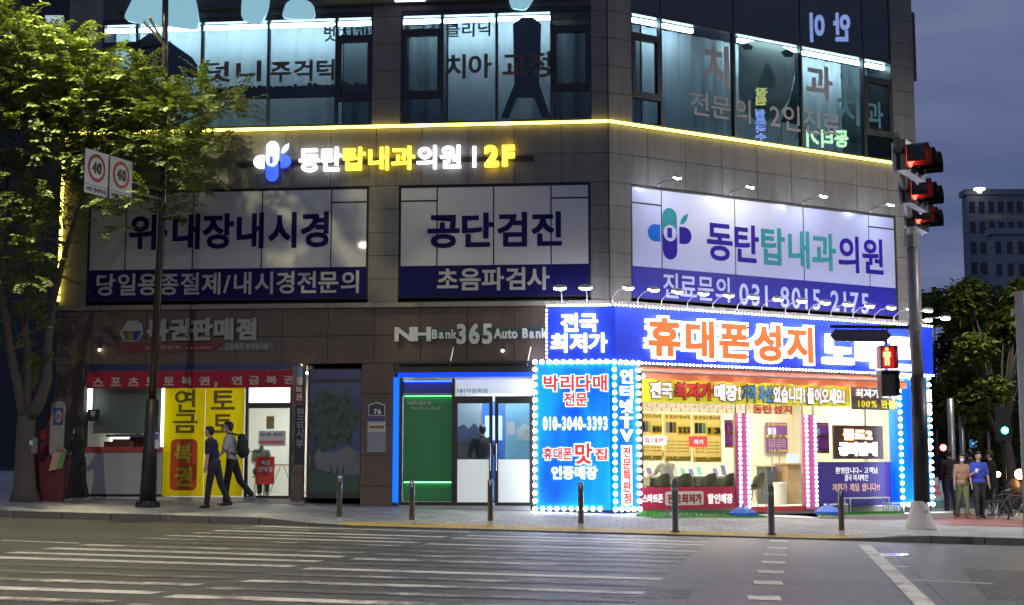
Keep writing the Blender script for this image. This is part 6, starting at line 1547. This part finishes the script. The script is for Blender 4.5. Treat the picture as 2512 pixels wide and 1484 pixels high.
# sticker on the lottery window
wk = thing('window_sticker', 'black square sticker with white shield on the lottery window', 'sticker', A.hit(229, 1030, -.03))
MB().pb(A, *A.rect(214, 1004, 243, 1033, -.03), -.04, -.03).build('sheet', BLK, wk); MB().poly(A, P2(A, -.028, [(228, 1024), (234, 1016), (234, 1008), (222, 1008), (222, 1016)]), -.029, -.026).build('shield', M('shield_grey', (.35, .35, .34), .5), wk)
# sandwich board at the right
sw = walk(2290, 1258); sbd = thing('sandwich_board', 'pale blue sandwich board with pink print on the right sidewalk', 'sign', sw)
SWP = Plane((sw.x, sw.y, 0), (math.cos(R(25)), math.sin(R(25)), 0))
def sq(u0, u1, z0, z1, o): return [SWP.P(u0, sw.z + z0, .25 - z0 * .22 + o), SWP.P(u1, sw.z + z0, .25 - z0 * .22 + o), SWP.P(u1, sw.z + z0, .23 - z0 * .22 + o - .01), SWP.P(u0, sw.z + z0, .23 - z0 * .22 + o - .01), SWP.P(u0, sw.z + z1, .25 - z1 * .22 + o), SWP.P(u1, sw.z + z1, .25 - z1 * .22 + o), SWP.P(u1, sw.z + z1, .23 - z1 * .22 + o - .01), SWP.P(u0, sw.z + z1, .23 - z1 * .22 + o - .01)]
MB().hexa(sq(-.27, .27, .02, 1.0, 0)).build('front_board', M('board_pale', (.42, .55, .58), .5), sbd)
for z0, z1 in ((.66, .78), (.5, .62)): MB().hexa(sq(-.17, .17, z0, z1, .013)).build('pink_print', M('board_pink', (.65, .18, .25), .5), sbd)
MB().hexa(sq(-.15, .15, .14, .34, .013)).build('teal_print', M('board_teal', (.12, .35, .36), .5), sbd)
for s in (-1, 1): MB().tube([SWP.P(s * .25, sw.z + 1.0, .02), SWP.P(s * .25, sw.z, -.35)], .015, 6).build('back_leg', STEEL, sbd)

# ---------------------------------------------------------------- side street at the right
def pole_at(x, y0, Y, h, r, label, m=GALV):
    c = at(x, 1150, Y); z = zr(c.x); t = thing('street_pole', label, 'pole', (c.x, Y, z), 'poles down the side street')
    MB().tube([(c.x, Y, z), (c.x, Y, z + h * .5), (c.x, Y, z + h)], [r * 1.1, r, r * .9], 10).build('shaft', m, t, True); MB().lathe((c.x, Y, z), [(r * 1.8, 0), (r * 1.8, .06), (r * 1.1, .1)], 10).build('base', m, t); return t
pole_at(2337, 935, 47, 3.6, .11, 'left one of two pale poles behind the couple'); pole_at(2363, 940, 50, 3.9, .09, 'right one of two pale poles behind the couple')
def lightsig(x, y, Y, r, c, s, label):
    q = at(x, y, Y); z = zr(q.x); t = thing('traffic_light', label, 'traffic light', (q.x, Y, z))
    MB().tube([(q.x, Y + .1, z), (q.x, Y + .1, q.z + .3)], .06, 8).build('post', POLEB, t); MB().box((q.x, Y, q.z - .3), (.4, .2, 1.0)).build('housing', HB, t)
    PQ = Plane((q.x, Y, 0), (1, 0, 0)); MB().poly(PQ, [(r * math.cos(2 * math.pi * k / 14), q.z + r * math.sin(2 * math.pi * k / 14)) for k in range(14)], .101, .12).build('lens', E('sig_%d' % x, c, s), t)
lightsig(2462, 1056, 44, .10, (.05, 1, .5), 14, 'green traffic light down the side street'); lightsig(2312, 1098, 60, .13, (1, .06, .05), 14, 'red traffic light beside the blue column'); lightsig(2437, 1135, 75, .07, (1, .4, .6), 5, 'small pink light far down the side street')
gs = thing('guide_sign', 'small blue direction sign under the dark trees', 'sign', at(2402, 972, 55)); GP = Plane((0, 55, 0), (1, 0, 0)); f55 = lambda x, y: (at(x, y, 55).x, at(x, y, 55).z)
a_, b_ = f55(2380, 972), f55(2420, 948); MB().pb(GP, a_[0], b_[0], a_[1], b_[1], -.04, .0).build('panel', M('guide_blue', (.01, .04, .35), .4, em=.4, emc=(.01, .05, .5)), gs); text('반석초교', GP, (a_[0] + .06, b_[0] - .1, a_[1] + .17, a_[1] + .3), .002, WP, gs, .02)
MB().pb(GP, a_[0] + .1, b_[0] - .05, a_[1] + .04, a_[1] + .09, .001, .004).build('stripe', E('guide_white', (.9, .95, 1), 1.2), gs); MB().tube([Vector((b_[0] + .02, 55.05, zr(b_[0]))), Vector((b_[0] + .02, 55.05, b_[1] + .3))], .05, 8).build('post', POLEG, gs)
cg = thing('shop_sign_far', 'dim cyan lit sign far down the side street', 'sign', at(2400, 1098, 80)); GP8 = Plane((0, 80, 0), (1, 0, 0)); a_, b_ = (at(2380, 1098, 80).x, at(2380, 1098, 80).z), (at(2418, 1078, 80).x, at(2418, 1078, 80).z)
MB().pb(GP8, a_[0], b_[0], a_[1], b_[1], -.1, .0).build('box', E('cyan_far', (.03, .20, .42), .6), cg); text('약국', GP8, (a_[0] + .1, b_[0] - .1, a_[1] + .08, b_[1] - .08), .002, E('cyan_far_txt', (.3, .6, .8), 1), cg, .03); MB().tube([Vector((a_[0], 80.1, zr(a_[0]))), Vector((a_[0], 80.1, a_[1]))], .05, 6).build('post', POLEG, cg)
# bicycle and scooter with headlight
def wheel(par, c, ax, r, m1, m2, rim=.025, spokes=14):
    t = MB(); n = 28; pts = []; axv = Vector(ax).normalized(); e1 = axv.cross(Vector((0, 0, 1))).normalized(); e2 = Vector((0, 0, 1))
    for k in range(n): 
        a = 2 * math.pi * k / n; pts.append(Vector(c) + e1 * (r * math.cos(a)) + e2 * (r * math.sin(a)))
    t.tube(pts + [pts[0]], rim, 6, False); W = t.build('wheel', m1, par, True)
    for k in range(spokes):
        a = 2 * math.pi * k / spokes; MB().tube([Vector(c), Vector(c) + e1 * (r * math.cos(a)) + e2 * (r * math.sin(a))], .004, 4).build('spoke', m2, W)
    MB().tube([Vector(c) - axv * .05, Vector(c) + axv * .05], .02, 8).build('hub', m2, W)
def bike(x, y, Y, rz, label, lamp):
    q = at(x, y, Y); z = zr(q.x); o = Vector((q.x, Y, z)); d = Vector((math.cos(rz), math.sin(rz), 0)); n_ = Vector((-d.y, d.x, 0))
    t = thing('bicycle', label, 'bicycle', o, 'bicycles parked on the side street'); P_ = lambda a, h, s=0: o + d * a + Vector((0, 0, h)) + n_ * s
    BK = M('bike_black', (.015, .014, .013), .4); 
    wheel(t, P_(-.52, .34), n_, .31, BK, STEEL); wheel(t, P_(.52, .34), n_, .31, BK, STEEL)
    f = MB().tube([P_(-.52, .34), P_(-.12, .30), P_(.38, .75), P_(-.2, .82), P_(-.12, .30)], .018, 8).tube([P_(-.52, .34), P_(-.2, .80)], .012, 6).tube([P_(.52, .34), P_(.36, .95)], .018, 8); f.build('frame', M('bike_grey', (.12, .11, .10), .4), t, True)
    MB().tube([P_(.36, .95, -.28), P_(.40, 1.0, -.1), P_(.40, 1.0, .1), P_(.36, .95, .28)], .013, 6).build('handlebar', BK, t, True); MB().ell(P_(-.22, .90), (.12, .07, .035), 10, 6).build('saddle', BK, t, True)
    b = MB(); 
    for hh in (.72, .82, .92): b.tube([P_(.50, hh, -.16), P_(.80, hh, -.16), P_(.80, hh, .16), P_(.50, hh, .16), P_(.50, hh, -.16)], .008, 4)
    b.build('basket', BK, t)
    if lamp:
        MB().ell(P_(.62, .98), (.06, .06, .06), 10, 6).build('headlight', E('warm_headlight', (1, .62, .2), 90), t, True)
bike(2462, 1150, 41, R(-150), 'parked bicycle half hidden just right of the person in black', False)
bike(2492, 1150, 38.5, R(-25), 'bicycle seen side-on with its wheel toward us at the right edge', False)
hl = thing('scooter', 'dim scooter with two warm headlights behind the bicycles', 'scooter', (at(2488, 1165, 46).x, 46, zr(12)))
sx_, sy_ = at(2488, 1165, 46).x, 46.0; sz_ = zr(sx_)
MB().ell((sx_, sy_, sz_ + .75), (.22, .5, .45), 12, 8).ell((sx_, sy_ + .6, sz_ + .7), (.2, .5, .2), 12, 8).build('body', M('scooter_brown', (.06, .04, .03), .4), hl, True)
for dx, s_ in ((.0, .15), (-.65, .08)): MB().ell((sx_ + dx, sy_ - .5, at(2488, 1163, 46).z), (s_, .04, s_), 10, 6).build('headlight', E('warm_headlight', (1, .5, .12), 60), hl, True)
wheel(hl, (sx_, sy_ - .3, sz_ + .25), (1, 0, 0), .22, BLK, STEEL, .05, 6); wheel(hl, (sx_, sy_ + .9, sz_ + .25), (1, 0, 0), .22, BLK, STEEL, .05, 6)
# far lit windows and lamps
for i, (x, y, Y, c) in enumerate(((2472, 1010, 110, (.2, .5, 1)), (2505, 905, 110, (.7, .7, 1)), (2395, 1035, 100, (1, .85, .6)), (2460, 948, 120, (.8, .9, 1)), (2496, 978, 90, (.35, .3, 1)))):
    q = at(x, y, Y); t = thing('far_lamp', ['small blue lamp', 'pale lamp at the right edge', 'warm white lamp', 'tiny white lamp high up', 'violet lamp at the right edge'][i] + ' among the dark trees', 'lamp', (q.x, Y, zr(q.x)), 'lamps down the side street')
    MB().tube([(q.x, Y, zr(q.x)), (q.x, Y, q.z)], .06, 6).build('post', POLEB, t); MB().ell(q, (.16, .16, .16), 10, 6).build('globe', E('far_%d' % i, c, 6), t, True)

# ---------------------------------------------------------------- buildings behind
def block(label, x0, x1, ytop, Y, dep, wallm, rows, cols, lit, name='apartment_tower', fh=2.9, wfr=(.18, .82), glassm=None, ztop=None):
    a_, b_ = at(x0, 900, Y).x, at(x1, 900, Y).x; zt = ztop or at((x0 + x1) / 2, ytop, Y).z; zb0 = zr((a_ + b_) / 2) - 1
    t = thing(name, label, 'building', ((a_ + b_) / 2, Y, zb0)); PL = Plane((a_, Y, 0), (1, 0, 0)); W_ = b_ - a_
    MB().pb(PL, 0, W_, zb0, zt, -dep, 0).build('wall', wallm, t)
    MB().pb(PL, -.3, W_ + .3, zt, zt + .8, -dep - .3, .3).build('parapet', wallm, t)
    GM = glassm or M('far_dark_glass', (.02, .025, .04), .15); FR = M('far_window_frame', (.10, .11, .13), .5)
    for r_ in range(rows):
        for c_ in range(cols):
            u0 = W_ * (c_ + wfr[0]) / cols; u1 = W_ * (c_ + wfr[1]) / cols; v1 = zt - .9 - r_ * fh; v0 = v1 - fh * .58
            o = MB().pb(PL, u0, u1, v0, v1, .01, .06).build('window', FR, t)
            MB().pb(PL, u0 + .08, u1 - .08, v0 + .08, v1 - .08, .061, .09).build('pane', lit.get((r_, c_), GM), o)
    return t
TW = M('tower_concrete', (.22, .235, .27), .8, var=.06, vs=.3); LITW = E('lit_window', (1, .9, .65), .9); LITC = E('lit_window_cool', (.9, .95, 1), .7)
block('tall dark apartment tower with few lit windows at the right', 2388, 2530, 478, 210, 2.5, TW, 13, 6, {(2, 2): LITC, (4, 0): E('lit_faint', (.8, .7, .5), .25), (6, 1): LITW, (7, 4): MATS['lit_faint'] if 'lit_faint' in MATS else LITW, (9, 3): LITW})
block('lower apartment wing in front of the tall tower', 2447, 2560, 575, 195, 2, M('tower_concrete_light', (.27, .28, .31), .8), 11, 4, {(2, 1): LITW, (3, 3): LITW}, wfr=(.25, .75))
rl = at(2403, 473, 208); t = thing('roof_lamp', 'bright lamp on the roof corner of the apartment tower', 'lamp', rl); MB().lathe(rl, [(.3, 0), (.4, .3), (.8, .4), (.8, .65), (.1, .7)], 12).build('lamp_head', E('roof_glow', (1, .95, .75), 2.2), t)
block('dark apartment block behind the tree at the left', -420, 140, -250, 115, 12, M('dark_block_wall', (.045, .045, .05), .8), 8, 7, {(4, 6): E('lit_dim', (.7, .85, .9), .42)}, 'apartment_block', 3.0, ztop=at(100, 36, 115).z + 12.9)
# wooded mass that closes the side street
random.seed(21); hd_ = MB()
for k in range(14000):
    x = random.uniform(2180, 2700); Y = random.uniform(112, 150); q = at(x, 1130, Y); z = random.random() ** .8 * (6.5 + 2.5 * math.sin(x * .03)) + zr(q.x)
    d = Vector((random.uniform(-1, 1), random.uniform(-1, 1), random.uniform(-.5, .5))).normalized(); leaf(hd_, Vector((q.x, Y, z)), d, random.uniform(.6, 1.2), .32, Vector((random.uniform(-.5, .5), random.uniform(-.5, .5), 1)).normalized())
o = hd_.build('far_wood', LEAF, None); tag(o, 'dark mass of trees closing the side street', 'trees', kind='stuff')
block('low dark building closing the side street behind the trees', 2150, 2750, 960, 160, 12, M('dark_block_wall', (.045, .045, .05), .8), 3, 16, {(1, 9): LITW, (0, 12): LITC}, 'row_building')

# ---------------------------------------------------------------- lettering and prints on the third storey windows
WB_ = M('brown_grey_film', (.10, .075, .062), .6); WS_ = M('slate_film', (.05, .075, .11), .6); WG_ = M('light_grey_film', (.34, .32, .31), .6, em=.05); WT_ = M('teal_film', (.10, .26, .28), .6)
def wsign(label, items, pl):
    r0 = pl.rect(*items[0][1], -.03); t = thing('window_lettering', label, 'lettering', pl.P(r0[0], r0[2], -.03))
    for tx, bx, m_, bo in items: text(tx, pl, pl.rect(*bx, -.03), -.038, m_, t, bo, .002)
wsign('brown characters on the left third storey windows', [('덧니', (498, 152, 640, 203), WB_, .025), ('주걱턱', (663, 149, 820, 202), WB_, .025)], A)
wsign('slate clinic name at the top right of the left third storey windows', [('벗', (795, 62, 823, 102), WS_, .02), ('치과', (832, 66, 908, 98), WS_, .02)], A)
wsign('slate and brown characters on the middle third storey windows', [('교정', (1010, 58, 1082, 86), WS_, .02), ('클리닉', (1092, 55, 1203, 92), WS_, .02), ('치아', (1092, 134, 1206, 194), WB_, .025), ('교정', (1232, 128, 1352, 192), WB_, .025)], A)
wsign('light grey characters on the corner third storey windows', [('치', (1726, 103, 1789, 206), WG_, .03), ('과', (1979, 155, 2044, 240), WG_, .03), ('전문의', (1694, 222, 1842, 280), WG_, .01), ('2인진료', (1890, 250, 2062, 312), WG_, .01)], B)
wsign('dim teal characters at the right of the corner windows', [('치', (2053, 228, 2110, 300), WT_, .02), ('과', (2127, 245, 2168, 310), WT_, .02), ('이를', (2062, 172, 2092, 205), WS_, .0)], B)
# advertising prints on the glass
PR1 = paper('print_dark_slate', (.06, .085, .105), .5); PR2 = paper('print_skin_grey', (.50, .52, .48), .8); PR3 = paper('print_shadow', (.22, .25, .25), .8)
def prnt(label, pl, polys):
    t = thing('window_print', label, 'print', pl.hit(*polys[0][1][0], -.06))
    for nm, pts, m_, w_ in polys: MB().poly(pl, P2(pl, w_, pts), w_ - .003, w_).build(nm, m_, t)
prnt('dark dental device print on the middle third storey window', A, [('device_body', [(1228, 290), (1262, 205), (1258, 60), (1280, 42), (1308, 42), (1328, 60), (1322, 205), (1352, 290), (1330, 290), (1310, 240), (1268, 240), (1248, 290)], PR1, -.062), ('device_ring', [(1272, 105), (1268, 85), (1276, 70), (1294, 66), (1310, 72), (1316, 88), (1312, 106), (1294, 112)], paper('print_ring', (.2, .26, .3), .6), -.058)])
prnt('dark curved vehicle print on the left third storey window', A, [('curve', [(340, 190), (340, 100), (365, 82), (395, 86), (430, 112), (470, 140), (484, 160), (484, 190)], PR1, -.062), ('windscreen', [(352, 118), (372, 94), (396, 98), (424, 124)], PR3, -.058)])
fcx, fcy = 1868, 160
face = [(1812 + 0, 110), (1812, 240), (1838, 285), (1868, 300), (1905, 290), (1938, 240), (1950, 180), (1948, 128), (1915, 112), (1880, 104), (1845, 100)]
prnt('pale face print on the corner third storey window', B, [('face', list(reversed(face)) if False else face, PR2, -.066), ('nose', [(1880, 150), (1862, 205), (1878, 218), (1900, 216), (1905, 205), (1895, 170)], paper('print_nose', (.62, .62, .56), .8), -.063), ('eye', [(1915, 128), (1925, 140), (1945, 140), (1948, 130), (1932, 120)], PR1, -.063), ('eye', [(1818, 112), (1826, 122), (1844, 122), (1848, 114), (1834, 106)], PR1, -.063), ('hair', [(1948, 126), (1950, 190), (1936, 250), (1915, 300), (1955, 305), (1960, 130)], PR3, -.063), ('mouth', [(1842, 245), (1862, 254), (1885, 250), (1868, 240), (1856, 242)], paper('print_lip', (.35, .22, .20), .8), -.063)])
# added row of dark boxes standing in for a reflection in the left windows
random.seed(9); lsf = thing('reflection_row', 'added dark shapes standing in for a reflection in the left third storey windows', 'reflection', A.hit(700, 245, -.35))
SHD = M('reflection_dark', (.018, .022, .028), .7); sr = A.rect(500, 222, 905, 250, -.35); MB().pb(A, sr[0], sr[1], A.v(700, 240, -.35), A.v(700, 214, -.35), -.42, -.3).build('reflection_base', SHD, lsf)
u = sr[0] + .03
while u < sr[1] - .15:
    wd_ = random.uniform(.06, .14); MB().pb(A, u, u + wd_, A.v(700, 214, -.35), A.v(700, 214, -.35) + random.uniform(.02, .09), -.41, -.31).build('reflection_bump', SHD, lsf); u += wd_ + random.uniform(.01, .06)
# ---------------------------------------------------------------- big sign over the third storey, cut by the picture top
CY = E('pale_cyan_letter', (.30, .56, .66), .6)
us_t = thing('upper_sign', 'big pale cyan rounded sign letters cut by the top picture edge', 'sign', A.hit(600, 60, .3))
def blobp(pts, m_=CY):
    n = len(pts); q = []
    for i in range(n):                                # rounded corners
        a_, b_, c_ = Vector(pts[i - 1]), Vector(pts[i]), Vector(pts[(i + 1) % n])
        for k in range(4):
            tt = k / 3; q.append(tuple((a_.lerp(b_, .72)).lerp(b_, tt).lerp(b_.lerp(b_.lerp(c_, .28), tt), tt)))
    MB().poly(A, P2(A, .3, q), .22, .34).build('sign_letter', m_, us_t)
blobp([(300, 52), (400, 62), (490, 74), (482, 10), (462, -60), (365, -60), (330, -10)])
blobp([(590, 50), (640, 62), (658, 22), (664, -60), (600, -60)])
blobp([(690, 46), (774, 46), (768, 8), (730, -8), (702, 8)])
blobp([(1250, 20), (1290, 25), (1312, -8), (1312, -60), (1245, -60)])
MB().pb(A, A.u(250, .2), A.u(1450, .2), A.v(900, 8, .2), A.v(900, -6, .2), .06, .2).build('rail', M('rail_dark', (.05, .05, .045), .5), us_t)
lc = thing('upper_sign', 'small violet white lit sign edge at the top centre of the picture', 'sign', A.hit(1005, 2, .3)); MB().pb(A, *A.rect(968, -60, 1042, 2, .3), .2, .3).build('box', E('violet_white', (.75, .7, 1), 2.5), lc)
yl = thing('upper_lamp', 'warm yellow lamp under the upper sign rail', 'lamp', A.hit(830, -20, .3)); MB().tube([A.hit(790, -14, .3), A.hit(950, -18, .3)], .03, 8).build('tube', E('warm_yellow_tube', (1, .7, .1), 2.0), yl)
# vertical projecting sign on the far right edge of the building
vs2 = thing('projecting_sign', 'thin dark projecting sign on the right edge of the upper facade', 'sign', B.P(uBe + .1, B.v(2240, 200), -.3)); MB().pb(B, uBe + .02, uBe + .20, B.v(2240, 195), B.v(2240, 28), -.9, -.05).build('box', M('dark_box', (.02, .02, .022), .4), vs2); MB().pb(B, uBe + .05, uBe + .26, B.v(2240, 145), B.v(2240, 75), -1.2, -.95).build('bracket', POLEG, vs2)
# ---------------------------------------------------------------- signs across the side street, seen mirrored in the glass
def refl(v): d = (v - B.O).dot(B.n) + .045; return v - B.n * (2 * d)
nb = thing('shop_block', 'lit shop block across the side street, seen only as a reflection', 'building', (47, 20, zr(47)))
MB().box((52, 18, zr(47) - 1), (8, 46, 22), R(15)).build('wall', M('dark_block_wall', (.045, .045, .05), .8), nb)
def neon(tx, box, Yv, c, s, label, vert=False):
    PV = Plane((0, Yv, 0), (1, 0, 0)); x0, y0, x1, y1 = box; a_, b_ = at(x0, y1, Yv), at(x1, y0, Yv)
    t = None; big = MB()
    for q in fit(letters(tx, .04, .01, 0, vert), PV, (-b_.x, -a_.x, a_.z, b_.z), 0):
        n = len(big.v); big.v += [refl(Vector((-v.x, v.y, v.z))) for v in q.v]; big.f += [tuple(n + i for i in f) for f in q.f]
    t = thing('neon_sign', label, 'sign', big.org(), 'neon signs across the side street'); big.build('letters', E('neon_' + tx, c, s), t)
neon('안 이', (1985, 32, 2082, 104), 70, (.25, .35, .75), 9, 'pale blue neon sign across the side street')
neon('뭉티기', (1978, 318, 2080, 362), 68, (.5, .9, .45), 14, 'green white neon sign across the side street')
neon('원조국수', (1853, 268, 1878, 345), 66, (.3, .45, 1), 9, 'vertical blue neon sign across the side street', True)
neon('장원', (1852, 215, 1882, 258), 66, (.8, .85, .2), 7, 'yellow neon sign across the side street', True)
